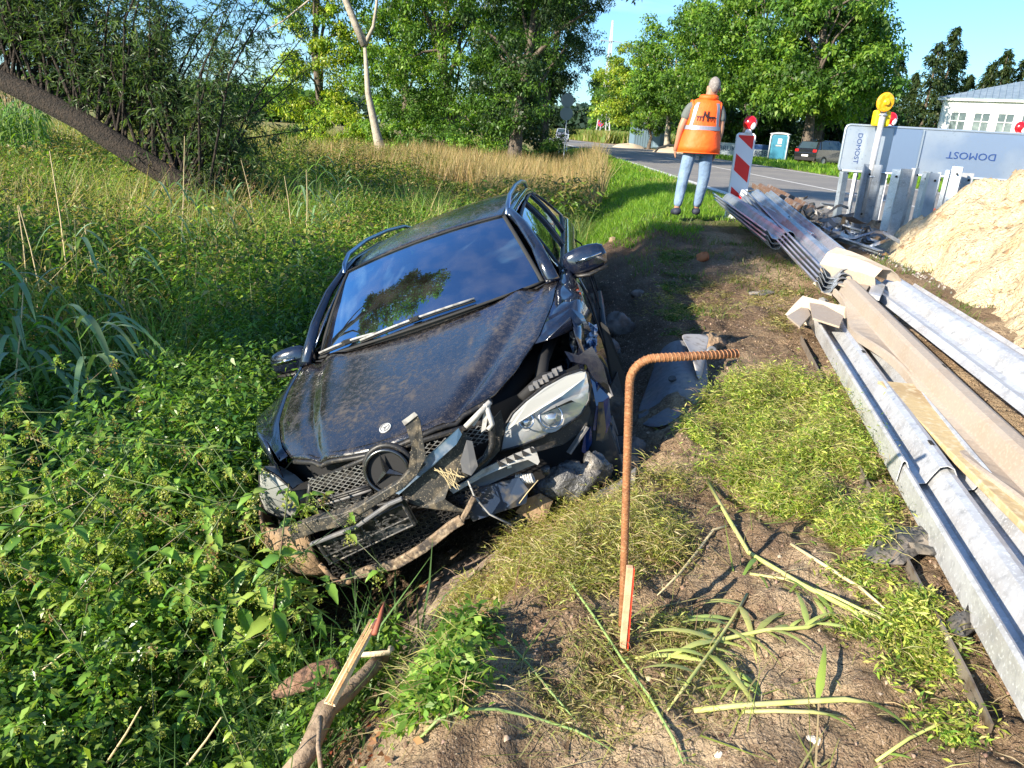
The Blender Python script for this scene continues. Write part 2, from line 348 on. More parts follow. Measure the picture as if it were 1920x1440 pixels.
# left row, beyond the ditch
tree('broadleaf_tree', 'yellow-green sunlit tree just left of the pale leaning trunk', (-11.5, 41, -.6), [(0, 0, 0), (.2, 0, 2.5), (-.1, 0, 5), (.3, 0, 8.5)],
     [(-.3, -.5, 3.2, 2.1, 1.8, 2.7), (.6, -.3, 6.6, 2.3, 2, 2.8), (1.3, -1.2, 1.8, 1.5, 1.5, 1.3), (-1.3, -.2, 8.6, 2.2, 2, 2), (1.8, .2, 4.5, 1.6, 1.5, 2.2), (.5, .3, 10.5, 2.8, 2.4, 2)], 170, 190, .16, .62, YELLOW, 11, pal2=BRIGHT)
tree('broadleaf_tree', 'largest dark green tree of the left row, behind the car roof', (-4.6, 40, -.6), [(0, 0, 0), (.3, .2, 2.5), (-.5, 0, 5.5), (.3, 0, 9)],
     [(0, 0, 5.6, 4.2, 3.2, 3.4), (-2.6, -.6, 3.4, 2, 2, 2.2), (2.6, -.6, 3.4, 2.4, 2.2, 2.3), (0, 0, 9.5, 5, 3.6, 3.4), (.4, -1.4, 2.2, 2.2, 1.4, 1.5)], 270, 190, .16, .72, GREEN, 12, pal2=BRIGHT, nlimb=22)
tree('broadleaf_tree', 'dark overhanging tree whose branch tips reach over the road sky', (-.9, 34, -.6), [(0, 0, 0), (.1, 0, 2.3), (.4, 0, 5), (.8, 0, 9)],
     [(0, 0, 5.6, 3.0, 2.8, 3.0), (1.0, -1.5, 8.0, 3.3, 3, 2.2), (3.3, -3.2, 7.6, 1.7, 1.6, 1.0), (-2, 0, 8.6, 3, 2.6, 2.4), (-.3, -.6, 2.9, 1.9, 1.5, 1.4)], 210, 180, .15, .6, DARK, 13, pal2=GREEN)
tree('broadleaf_tree', 'blue-green tree with wispy edge beside the round road signs', (.6, 50, -.5), [(0, 0, 0), (-.1, 0, 3), (.3, 0, 6), (.2, 0, 9)],
     [(-.4, 0, 4.0, 2.2, 2.2, 2.5), (.3, 0, 7.2, 3.1, 2.8, 2.8), (1.0, -.4, 5.4, 2.2, 2, 1.7), (.2, 0, 10.5, 3.5, 3, 3), (.2, -.3, 1.5, 1.9, 1.6, 1.4)], 180, 160, .19, .66, DARK, 14, asp=.3)
tree('broadleaf_tree', 'mid green tree filling the gap between the yellow and the dark tree', (-8.2, 48, -.5), [(0, 0, 0), (.2, 0, 3), (0, 0, 6), (.3, 0, 9)],
     [(0, 0, 4, 3, 2.6, 3), (.5, 0, 8, 3.6, 3, 3.2), (1.6, -.6, 2, 2, 2, 1.6)], 140, 120, .24, .75, BRIGHT, 15, pal2=GREEN)
tree('broadleaf_tree', 'dark tree closing the row farthest along the left roadside', (-1.6, 62, -.4), [(0, 0, 0), (0, 0, 4), (.2, 0, 9)],
     [(0, 0, 6, 3.6, 3.4, 4), (1.2, 0, 9.5, 3.6, 3.2, 3), (-.5, 0, 2.4, 2.8, 2, 2)], 110, 100, .34, .9, DARK, 16)
# the pale leaning trunk
pb = ony(722, 320, 31.8); pts = [ony(x, y, 31.8)-pb for x, y in ((722, 320), (706, 250), (690, 175), (684, 85))]; pts = [tuple(p) for p in pts]
t_ = tree('broadleaf_tree', 'pale leaning trunk forking near the top, in front of the yellow tree', tuple(pb), pts, [(-1.6, .3, 9.4, 2.0, 1.8, 1.2), (.8, .3, 9.6, 2.0, 1.8, 1.2), (-3.9, 0, 6.2, 1.1, 1.0, .8)], 62, 150, .14, .5, BRIGHT, 17, bark=PALEBARK, tr=.23, nlimb=0)
for ch in t_.children:
    if ch.name.startswith('limbs'):
        b = B(); q = [ony(x, y, 31.8)-pb for x, y in ((684, 85), (664, 40), (640, -20), (610, -80))]; b.tube(q, [.17, .14, .12, .08], 8)
        q = [ony(x, y, 31.8)-pb for x, y in ((684, 85), (700, 50), (706, 10), (712, -60))]; b.tube(q, [.1, .07, .06, .04], 6)
        q = [ony(x, y, 31.8)-pb for x, y in ((640, -20), (580, 0), (530, 40), (500, 55))]; b.tube(q, [.05, .04, .03, .02], 6)
        b2 = b.obj('fork', PALEBARK, t_, smooth=True); bpy.data.objects.remove(ch)
        break
# bushes below the left row
for i, (x, y, r, h, pal) in enumerate([(-9.6, 38, 1.7, 1.6, YELLOW), (-7.2, 37, 1.8, 1.3, BRIGHT), (-4.6, 36, 1.7, 1.3, GREEN), (-2.6, 35.2, 1.5, 1.1, BRIGHT), (-.9, 36.5, 1.5, .9, GREEN), (1.1, 47, 1.2, 1.1, GREEN), (-13.0, 44, 1.8, 1.0, GREEN), (-1.6, 44, 1.8, 2.2, DARK)]):
    g = np.random.default_rng(60+i); V, F, C, _ = crown_leaves([(0, 0, h*.55, r, r*.8, h*.8)], 34, 110, .15, .42, pal, g, .45)
    lab = ['yellow-green bush at the foot of the yellow tree', 'light green bush right of the pale trunk', 'dull green bush below the largest dark tree', 'bright bush with a leaning stem below the dark tree', 'small dark green bush at the end of the dry grass', 'low bush beside the round signs', 'grey-green bush at the edge of the far meadow', 'deep shaded bush between the trunks behind the dry grass'][i]
    r_ = empty('bush', (x, y, height(x, y)), 0, lab, 'bush', 'bushes under the left trees'); npmesh('foliage', V, F, C, LEAF, r_)
    b = B(); gr = random.Random(i)
    for k in range(5): b.tube([(gr.uniform(-.1, .1), 0, -.2), (gr.uniform(-.5, .5), gr.uniform(-.4, .4), h*.6), (gr.uniform(-.9, .9), gr.uniform(-.5, .5), h)], [.05, .03, .012], 5)
    b.obj('stems', BARK, r_, smooth=True)
# right row along the road
RR = [(19.6, 55, 11, 'big tree above the dark parked car, its twigs against the sky', BRIGHT, 3.8), (18.0, 52, 12, 'tall tree with a stout dark trunk between toilet cabin and parked car', GREEN, 4.6), (15.6, 59, 13, 'tall tree directly right of the man in orange', BRIGHT, 4.6),
      (14.4, 68, 13, 'tall bright tree directly left of the man in orange', BRIGHT, 4.4), (13.0, 77, 12, 'roadside tree with a pale trunk left of the man', BRIGHT, 4.4), (11.4, 92, 10.5, 'lowest and farthest tree of the right row, rounded crown', YELLOW, 5.2), (12.2, 84, 5.2, 'small round dark green young tree by the culvert', GREEN, 2.2)]
for i, (x, y, h, lab, pal, R_) in enumerate(RR):
    gr = random.Random(i+3); small = h < 6
    lob = [(gr.uniform(-.5, .5), gr.uniform(-.5, .5), h*.62, R_, R_*.9, h*.34), (-R_*.45, -.5, h*.45, R_*.6, R_*.6, h*.2), (R_*.5, -.5, h*.5, R_*.55, R_*.6, h*.22), (0, 0, h*.9, R_*.75, R_*.7, h*.2), (gr.uniform(-2, 2)*(.3 if small else 1), -R_*.5, h*.36, R_*.5, R_*.4, h*.12)]
    tree('broadleaf_tree', lab, (x, y, -.05), [(0, 0, 0), (gr.uniform(-.2, .2), 0, h*.25), (gr.uniform(-.4, .4), 0, h*.5), (gr.uniform(-.5, .5), 0, h*.8)], lob, 95 if small else 165, 90 if small else 130, .2 if small else .29, .45 if small else .95, pal, 30+i,
         'trees along the right roadside', tr=.18 if small else gr.uniform(.28, .38), pal2=GREEN if pal is not GREEN else BRIGHT, bark=PALEBARK if i in (4, 5) else BARK, shell=.55)
# dense belt behind the right row
for i, (x, y, r, h, lab) in enumerate([(19, 74, 5, 8, 'dark tree in the belt behind the man'), (26, 72, 5.5, 9, 'dark tree in the belt behind the toilet cabin'), (31, 76, 4.6, 7.5, 'dark tree in the belt behind the parked car'), (34.5, 84, 4, 6.5, 'dark tree at the belt end next to the spruces'), (24, 92, 6, 10, 'hidden dark tree farther back in the belt')]):
    tree('broadleaf_tree', lab, (x, y, 0), [(0, 0, 0), (0, 0, h*.4), (0, 0, h*.8)], [(0, 0, h*.5, r, r*.8, h*.5), (r*.4, 0, h*.25, r*.7, r*.6, h*.25), (-r*.5, 0, h*.3, r*.6, r*.6, h*.3)], 90, 70, .46, 1.1, DARK, 70+i, 'dark trees behind the right row', pal2=GREEN)
# spruces
SPR = [(42.5, 88, 12.5), (46, 92, 14.5), (49.2, 96, 12.6), (51.5, 93, 11.3), (55, 97, 13.2), (58.5, 99, 12.6), (62.5, 102, 13.8), (68, 104, 9.5), (39.6, 90, 11.0), (45.0, 97, 10.0), (53.4, 101, 10.5), (60.6, 106, 11.0)]
for i, (x, y, h) in enumerate(SPR):
    g = np.random.default_rng(90+i); root = empty('spruce_tree', (x, y, 0), 0, ['spruce nearest the broadleaf row, short and ragged', 'tallest spruce, left of the building', 'spruce with a thin leaning top', 'shorter spruce behind the roof corner', 'broad spruce above the building corner', 'spruce rising over the roof eave', 'rightmost tall spruce with spreading top', 'low spruce behind the roof', 'spruce half hidden by the last broadleaf tree', 'small spruce just right of the tallest one', 'dark spruce filling the gap above the building corner', 'spruce between the two tall ones over the roof'][i], 'tree', 'spruces behind the building')
    B().tube([(0, 0, -.2), (0, 0, h*.5), (.1, 0, h)], [.28, .16, .02], 7).obj('trunk', BARK, root, smooth=True)
    nb = 150; t = g.uniform(.06, 1, nb); zz = h*t; az = g.uniform(0, 6.28, nb); R_ = (1-t)**.8*h*.32*g.uniform(.75, 1.2, nb)+.12
    per = 26; idx = np.repeat(np.arange(nb), per); s_ = g.uniform(.1, 1, nb*per); n = nb*per
    dirv = np.stack([np.cos(az), np.sin(az), -.25+0*az], 1)[idx]; p = np.stack([0*s_, 0*s_, zz[idx]], 1)+dirv*(s_*R_[idx])[:, None]+g.normal(size=(n, 3))*.12
    V, F = leafarr(p, dirv+g.normal(size=(n, 3))*.6+np.array([0, 0, -.3]), np.tile([0, 0, 1.], (n, 1)), g.uniform(.3, .6, n), g.uniform(.12, .25, n), .1, .2)
    npmesh('crown', V, F, np.repeat(pick([(.05, .085, .03), (.035, .06, .025), (.075, .10, .035)], n, g), 4, 0), LEAF, root)
# trees to the left of and behind the viewer: their shade crosses the ditch
tree('broadleaf_tree', 'slender tall tree left of the viewpoint shading the ditch', (-10.6, -1.6, -.9), [(0, 0, 0), (.1, 0, 2.5), (0, 0, 5), (0, 0, 8.5)], [(0, 0, 4.2, 1.5, 1.5, 1.3), (.2, .1, 6.2, 1.25, 1.25, 1.3), (.4, -.2, 8.0, 1.2, 1.2, 1.2), (.6, -.7, 9.1, 1.1, 1.0, 1.1)], 190, 90, .17, .45, GREEN, 120)
tree('broadleaf_tree', 'lower round tree left of the viewpoint', (-11.4, 1.6, -.9), [(0, 0, 0), (.1, 0, 1.5), (0, 0, 3.8)], [(0, 0, 3.4, 1.5, 1.5, 1.5), (-.6, .6, 4.4, 1.2, 1.2, .9), (.5, -.5, 2.4, 1.2, 1.2, .9)], 140, 90, .16, .45, GREEN, 121, tr=.2)
tree('broadleaf_tree', 'tall tree beyond the left frame edge reaching over the ditch', (-9.8, 9.4, -.9), [(0, 0, 0), (.3, -.1, 2.5), (1.2, -.5, 5), (2.6, -.9, 7.0)], [(3.0, -1.0, 7.6, 1.7, 1.6, 1.5), (1.2, -.4, 6.6, 1.4, 1.4, 1.2), (4.4, -1.4, 8.6, 1.2, 1.1, .9)], 130, 90, .17, .5, GREEN, 122, tr=.22)
# ------------------------------------------------------------------ leaning willow at the left
wr = empty('willow_tree', (0, 0, 0), 0, 'willow with a thick dark leaning trunk across the left of the ditch', 'tree')
tp = [ony(x, y, yy) for x, y, yy in ((405, 395, 12.6), (340, 345, 12.8), (250, 290, 12.9), (150, 225, 13.1), (60, 178, 13.3), (-20, 140, 13.4), (-150, 90, 13.6))]
WB = mat('willow_bark', (.016, .012, .009), .95, var=[(14, (.038, .027, .019), .4, .6), (50, (.02, .015, .01), .5, .7)], bump=(30, .05))
B().tube(tp, [.175, .18, .18, .175, .17, .16, .15], 14).obj('trunk', WB, wr, smooth=True)
g = np.random.default_rng(200); gr = random.Random(200); b = B(); PP = []; DD = []
for k in range(125):
    t = gr.uniform(0.2, 6); i = min(int(t), 5); a = Vector(tp[i]).lerp(Vector(tp[i+1]), t-i)
    if k < 84: a += Vector((0, .05, .1))
    fx = gr.uniform(.1, 1)
    ex = a + Vector((gr.uniform(-1.4, 1.2)+fx*.5, gr.uniform(.1, 2.4), gr.uniform(.9, 3.4)))
    if k > 84: ex = a + Vector((gr.uniform(.2, 1.2), gr.uniform(.4, 2.0), gr.uniform(-.3, 1.5)))
    md = a.lerp(ex, .5)+Vector((gr.uniform(-.3, .1), gr.uniform(-.2, .2), .25)); b.tube([a, md, ex], [gr.uniform(.022, .042), .016, .005], 5, caps=False)
    for q in range(9):
        u = .3+.7*q/8; c0 = a.lerp(md, u*2) if u < .5 else md.lerp(ex, u*2-1)
        for s_ in range(3):
            dv = Vector((gr.gauss(0, 1), gr.gauss(0, 1), gr.gauss(.1, .7))).normalized(); ln = gr.uniform(.28, .62); e = c0+dv*ln
            b.tube([c0, e], [.005, .002], 3, caps=False)
            nn = 16; tt = np.linspace(.1, 1, nn)[:, None]; PP.append(np.array(c0)+tt*np.array(dv*ln)); DD.append(np.tile(np.array(dv), (nn, 1)))
b.obj('branches', WB, wr, smooth=True)
P_ = np.concatenate(PP); D_ = np.concatenate(DD); n = len(P_); D_ = D_*.7+g.normal(size=(n, 3))*.7+np.array([0, 0, -.25])
V, F = leafarr(P_, D_, g.normal(size=(n, 3)), g.uniform(.09, .18, n), g.uniform(.015, .027, n), .2, .1)
npmesh('foliage', V, F, np.repeat(pick([(.08, .14, .05), (.06, .11, .045), (.12, .18, .06), (.05, .09, .04)], n, g), 4, 0), LEAF, wr)
# brighter low bush behind the leaning trunk
for i, (x, y, z, r, h, lab) in enumerate([(-9.4, 19.5, -.8, 1.3, .9, 'olive bush lit by the sun under the leaning willow'), (-8.3, 20.6, -.85, 1.3, 1.1, 'dark willow scrub at the foot of the leaning trunk'), (-9.6, 22.5, -.85, 1.3, 1.5, 'dense willow scrub right behind the leaning trunk')]):
    g = np.random.default_rng(210+i); V, F, C, _ = crown_leaves([(0, 0, h*.55, r, r*.7, h*.8)], 60, 130, .12, .3, YELLOW if i == 0 else GREEN, g, .2)
    C = C*(.6 if i == 0 else .85); r_ = empty('bush', (x, y, z), 0, lab, 'bush', 'willow scrub'); npmesh('foliage', V, F, C, LEAF, r_)
    b = B(); gr = random.Random(i+9)
    for k in range(7): b.tube([(gr.uniform(-.1, .1), 0, -.2), (gr.uniform(-.8, .8), gr.uniform(-.4, .4), h*.6), (gr.uniform(-1.4, 1.4), gr.uniform(-.5, .5), h*1.1)], [.035, .02, .008], 5)
    b.obj('stems', WB, r_, smooth=True)
# ------------------------------------------------------------------ far woods and fields
g = np.random.default_rng(300)
def wood(name, lab, segs, n, ls, pal, seed):
    g = np.random.default_rng(seed); P = []
    for x0, y0, x1, y1, h, dp in segs:
        m_ = n//len(segs); t = g.uniform(0, 1, m_); xx = x0+(x1-x0)*t; yy = y0+(y1-y0)*t+g.uniform(0, dp, m_); top = h*(.65+.5*fbm(xx*.09, xx*0+seed, 3, seed))
        P.append(np.stack([xx, yy, top*g.uniform(0, 1, m_)**.6], 1))
    P = np.concatenate(P); n = len(P); nr = unit(g.normal(size=(n, 3))+np.array([0, -.4, .8])); V, F = leafarr(P, np.cross(nr, g.normal(size=(n, 3))), nr, g.uniform(.6, 1.4, n)*ls, g.uniform(.5, 1, n)*ls, .2)
    return tag(npmesh(name, V, F, np.repeat(pick(pal, n, g), 4, 0), LEAF), lab, 'woods', kind='stuff')
FAR_HAZE = [(.05, .09, .06), (.04, .075, .055), (.06, .10, .06)]  # distance haze put into the leaf colours as a shift to blue
wood('distant_woods', 'blue-green far-off wood along the horizon', [(-600, 420, -60, 460, 16, 25), (-60, 460, 60, 430, 15, 25), (60, 430, 500, 400, 15, 30)], 30000, 3.5, FAR_HAZE, 301)
wood('nearer_woods', 'darker wood behind the power mast and beyond the meadow', [(14, 190, 40, 185, 17, 20), (-70, 150, -38, 150, 6.5, 14), (-240, 190, -90, 190, 9, 20)], 24000, 1.2, GREEN, 302)
n = 26000; xx = g.uniform(-2, 30, n); yy = g.uniform(118, 170, n); ok = xx > 5.5+rx(yy)+9; xx = xx[ok]; yy = yy[ok]; n = len(xx)
V, F = bladearr(np.stack([xx, yy, 0*xx], 1), np.stack([g.normal(0, .2, n), g.normal(0, .2, n), 1+0*xx], 1), g.uniform(1.2, 2.1, n), g.uniform(.1, .3, n), g.uniform(.1, .6, n), g)
tag(npmesh('corn_field', V, F, np.repeat(pick([(.14, .22, .04), (.2, .24, .05), (.3, .27, .1)], n, g), 6, 0), LEAF), 'green maize field with tan tassels beyond the far end of the road', 'corn field', kind='stuff')
# ------------------------------------------------------------------ vegetation
def gp(px, py, off=0.0):
    """where the line of sight through an image point meets the ground"""
    d = ray(px, py); t = .8
    for _ in range(4000):
        p = CAM+d*t
        if p[2] <= float(height(p[0], p[1])): break
        t += .01+t*.002
    return np.array([p[0], p[1], p[2]+off])
def inpoly(x, y, P):
    r = np.zeros(len(x), bool); n = len(P)
    for i in range(n):
        x1, y1 = P[i]; x2, y2 = P[(i+1) % n]; c_ = ((y1 > y) != (y2 > y)) & (x < (x2-x1)*(y-y1)/(y2-y1+1e-12)+x1); r ^= c_
    return r
CARP = [(-1.30, 2.55), (-1.05, 7.4), (.30, 7.5), (1.05, 7.0), (1.0, 2.9), (.1, 2.45), (-.6, 2.35)]
def scatter(n, x0, x1, y0, y1, g, keep):
    x = g.uniform(x0, x1, n); y = g.uniform(y0, y1, n); k = keep(x, y) & ~inpoly(x, y, CARP); return x[k], y[k]
def dedge(x, y): return x-np.interp(y, _ey, _ex)
def vismask(x, y, z=-.6, m=700):
    P = np.stack([x, y, np.full_like(x, z)], 1)-CAM; c_ = P @ CM; u = 960+FPX*c_[:, 0]/c_[:, 2]; v = 720-FPX*c_[:, 1]/c_[:, 2]; return (c_[:, 2] > .3) & (u > -m) & (u < 1920+m) & (v > -m) & (v < 1440+m*2)
def weeds(name, lab, x, y, h, nl, ls, pal, seed, asp=.42, spread=.12, mtl=None, stems=True, tipc=None):
    """stalk plants: each with nl leaves set along its height"""
    g = np.random.default_rng(seed); n = len(x); z = height(x, y); lean = g.normal(0, .16, (n, 2)); i = np.repeat(np.arange(n), nl); t = g.uniform(.12, 1, n*nl)**.75
    az = g.uniform(0, 6.28, n*nl); H = h[i]; r = spread*g.uniform(.1, 1, n*nl)*(1.15-t*.6)
    base = np.stack([x[i]+lean[i, 0]*H*t+np.cos(az)*r, y[i]+lean[i, 1]*H*t+np.sin(az)*r, z[i]+H*t], 1)
    d = np.stack([np.cos(az), np.sin(az), g.normal(-.15, .45, n*nl)], 1); nr = np.stack([-.5*np.cos(az), -.5*np.sin(az), 1+0*az], 1)+g.normal(0, .4, (n*nl, 3))
    Ls = ls*g.uniform(.55, 1.4, n*nl)*(1.15-.4*t); V, F = leafarr(base, d, nr, Ls, Ls*asp*g.uniform(.7, 1.2, n*nl), .18, .2)
    pc = (.75+.5*g.uniform(size=n))[i][:, None]; C = pick(pal, n*nl, g)*pc
    if tipc is not None: m = (t > .85) & (g.uniform(size=n*nl) < .5); C[m] = pick(tipc, int(m.sum()), g)
    o = npmesh(name, V, F, np.repeat(C, 4, 0), mtl or LEAF); tag(o, lab, 'weeds', kind='stuff'); return o
g = np.random.default_rng(500)
# tall undergrowth near the viewer, left of the car
x, y = scatter(4200, -7.5, -.3, .6, 5.2, g, lambda x, y: (dedge(x, y) < -.62-.2*(y > 2.2)) & vismask(x, y)); h = .25+.50*fbm(x*1.1, y*1.1, 3, 41)+g.uniform(0, .12, len(x)); h = np.where(x > -1.25, h*.45, h)
weeds('undergrowth', 'thick green undergrowth between the nettles left of the wreck', x, y, h, 62, .040, [(.10, .21, .025), (.15, .28, .035), (.06, .13, .02), (.22, .32, .05)], 501, .5, .09, LEAFG)
x, y = scatter(11500, -13, .4, 4.6, 14, g, lambda x, y: (dedge(x, y) < -1.25) & vismask(x, y)); h = .25+1.0*sst(.3, .72, fbm(x*.9, y*.9, 4, 43))+g.uniform(0, .18, len(x)); h = np.where(x > -1.75, h*.85, h); h = np.where((y > 8.5) & (x > -8.5), h*.75, h)
weeds('weed_thicket', 'waist-high green weeds filling the ditch behind and left of the wreck', x, y, h, 20, .07, [(.11, .23, .03), (.16, .30, .04), (.08, .17, .025), (.24, .34, .06), (.045, .10, .02)], 502, .42, .13, tipc=[(.30, .30, .08), (.24, .20, .08)])
x, y = scatter(12000, -22, 2, 13, 30, g, lambda x, y: (dedge(x, y) < -1.5) & vismask(x, y)); h = .15+1.0*sst(.3, .75, fbm(x*.5, y*.5, 4, 45)); h = np.where((x > -6) & (y > 19), h*.8, h)
weeds('far_weeds', 'sunlit mixed weeds stretching to the leaning willow', x, y, h, 9, .15, [(.10, .19, .03), (.14, .22, .035), (.07, .13, .025), (.22, .24, .07)], 503, .3, .2, tipc=[(.36, .30, .12), (.26, .2, .1)])
x, y = scatter(700, -10, -1.2, 5.2, 16, g, lambda x, y: (dedge(x, y) < -1.9) & vismask(x, y)); weeds('tall_weeds', 'taller bushy weed clumps standing out of the thicket', x, y, g.uniform(.9, 1.35, len(x))*(1-.3*(y > 9)), 110, .075, [(.15, .28, .04), (.22, .34, .06), (.08, .17, .03)], 504, .35, .24, tipc=[(.34, .28, .12), (.30, .34, .1)])
x, y = scatter(900, -12, -1.2, 5, 22, g, lambda x, y: (dedge(x, y) < -1.7) & vismask(x, y) & (fbm(x*.7, y*.7, 3, 49) > .5)); weeds('seed_stalks', 'brown seed heads and tan dry stems scattered through the weeds', x, y, g.uniform(.8, 1.5, len(x)), 22, .06, [(.34, .20, .11), (.26, .16, .10), (.46, .36, .2)], 505, .22, .03, DRYM)
# long ditch grass
def grass(name, lab, x, y, L0, w0, pal, seed, bend=.8, lean=.3, m=None, cat='grass', par=None, zz=None):
    g = np.random.default_rng(seed); n = len(x); z = height(x, y) if zz is None else zz; base = np.stack([x, y, z-.01], 1); d = np.stack([g.normal(0, lean, n), g.normal(0, lean, n), np.ones(n)], 1)
    V, F = bladearr(base, d, L0*g.uniform(.5, 1.3, n), w0*g.uniform(.6, 1.3, n), g.uniform(.1, bend, n), g); o = npmesh(name, V, F, np.repeat(pick(pal, n, g), 6, 0), m or LEAF); return tag(o, lab, cat, kind='stuff')
x, y = scatter(22000, -5.5, -.3, .8, 5.5, g, lambda x, y: (dedge(x, y) < -.55) & vismask(x, y)); grass('ditch_grass', 'long lush grass among the nettles in the near left corner', x, y, .42, .007, [(.06, .13, .03), (.09, .17, .05), (.12, .2, .06)], 510, 1.2, .45)
x, y = scatter(30000, -9, 1, 5, 16, g, lambda x, y: (dedge(x, y) < -1.2) & vismask(x, y)); grass('ditch_grass', 'rough grass between the weeds in the middle of the ditch', x, y, .55, .010, [(.10, .18, .04), (.14, .22, .05), (.26, .25, .09)], 511, 1.0, .35)
# dry golden grass band and meadow
x, y = scatter(36000, -9, 3, 17, 36, g, lambda x, y: (dedge(x, y) < -1.3+.04*(y-17)) & (fbm(x*.8, y*.5, 3, 48) > .36) & (x > -6.0-(y-20)*.12+2.2*np.sin(y*.6)) & vismask(x, y) & ((y > 24) | (x > -1.4))); grass('dry_grass', 'tall dry golden grass behind the wreck', x, y, .95, .016, [(.38, .27, .12), (.32, .23, .10), (.22, .20, .07), (.44, .34, .18)], 512, .5, .12, DRYM, 'dry grass')
x, y = scatter(17000, -34, -4, 26, 70, g, lambda x, y: vismask(x, y)); grass('meadow_grass', 'pale rough meadow beyond the ditch', x, y, .8, .045, [(.30, .27, .10), (.18, .22, .06), (.36, .28, .13), (.13, .2, .05)], 513, .6, .2)
xw = g.uniform(-2.15, -1.22, 520); yw = g.uniform(2.95, 7.2, 520); k = ~inpoly(xw, yw, [(-1.38, 2.4), (-1.22, 7.5), (.3, 7.5), (.3, 2.4)]); xw, yw = xw[k], yw[k]
weeds('flank_weeds', 'dense dark green weeds pressing against the ditch side of the wreck', xw, yw, g.uniform(.75, 1.08, len(xw)), 70, .055, [(.08, .18, .025), (.13, .25, .035), (.05, .12, .02), (.18, .29, .05)], 506, .4, .13, LEAFG)
# tussocks: coarse grass clumps standing out of the weeds
def tussock(nc, per, box, L0, w0, pal, seed, lab, sp=.13, keepf=None):
    g = np.random.default_rng(seed); x, y = scatter(nc, *box, g, keepf or (lambda x, y: (dedge(x, y) < -1.6) & vismask(x, y))); i = np.repeat(np.arange(len(x)), per); X_ = x[i]+g.normal(0, sp, len(i)); Y_ = y[i]+g.normal(0, sp, len(i)); k = ~inpoly(X_, Y_, CARP); X_, Y_ = X_[k], Y_[k]
    n = len(X_); d = np.stack([(X_-x[i][k])*2.2+g.normal(0, .12, n), (Y_-y[i][k])*2.2+g.normal(0, .12, n), np.ones(n)], 1); V, F = bladearr(np.stack([X_, Y_, height(X_, Y_)+.1], 1), d, L0*g.uniform(.5, 1.25, n), w0*g.uniform(.6, 1.3, n), g.uniform(.1, .9, n), g); tc_ = (.7+.6*g.uniform(size=len(x)))[i][k][:, None]
    return tag(npmesh('tussock_grass', V, F, np.repeat(pick(pal, n, g)*tc_, 6, 0), LEAF), lab, 'grass', kind='stuff')
tussock(110, 90, (-11, -1.2, 5, 16), 1.0, .013, [(.20, .34, .06), (.28, .38, .09), (.13, .24, .05), (.40, .36, .16)], 514, 'coarse bright grass tussocks rising out of the weeds')
tussock(90, 70, (-10, -3.0, 6, 14), 1.05, .011, [(.52, .42, .22), (.44, .34, .17), (.36, .34, .13)], 515, 'dry tan grass tufts in the weeds at the left', keepf=lambda x, y: (x < -3.0-.1*y) & (fbm(x*.6, y*.6, 3, 52) > .42) & vismask(x, y))
# road verge
VG = [(.13, .26, .02), (.17, .31, .028), (.10, .21, .02), (.22, .34, .035)]
x, y = scatter(44000, .5, 4.1, 7.6, 20, g, lambda x, y: (dedge(x, y) > -1.9) & vismask(x, y) & (fbm(x*1.3, y*1.3, 3, 51)+.16*(y-9.6)-.13*(x-1.5) > .42)); grass('verge_grass', 'bright green mown grass on the near part of the roadside bank', x, y, .11, .0095, VG, 520, .9, .5)
x, y = scatter(25000, .2, 4.05, 20, 60, g, lambda x, y: (dedge(x, y) > -2.3)); grass('verge_grass', 'bright green grass along the far roadside bank', x, y, .17, .032, VG, 521, .8, .4)
x, y = scatter(9000, 2.6, 4.05, 9.5, 34, g, lambda x, y: (fbm(x*2, y*.8, 3, 55)+.22*(x-3.4) > .48)); grass('dry_verge', 'straw-coloured dry grass beside the edge line', x, y, .12, .010, [(.46, .38, .17), (.36, .33, .12), (.28, .3, .08)], 522, .9, .5, DRYM, 'dry grass')
x, y = scatter(26000, 12.7, 32, 22, 70, g, lambda x, y: vismask(x, y, .1)); grass('far_verge', 'sunny green grass across the road', x, y, .27, .055, VG, 523, .8, .4)
x, y = scatter(9000, 1.0, 4.2, 5.6, 10.5, g, lambda x, y: (fbm(x*1.9, y*1.9, 3, 61) > .55)); grass('trampled_grass', 'patchy green grass on the shaded trampled shoulder', x, y, .09, .007, [(.07, .14, .02), (.10, .17, .03), (.16, .17, .06)], 524, 1.1, .6)
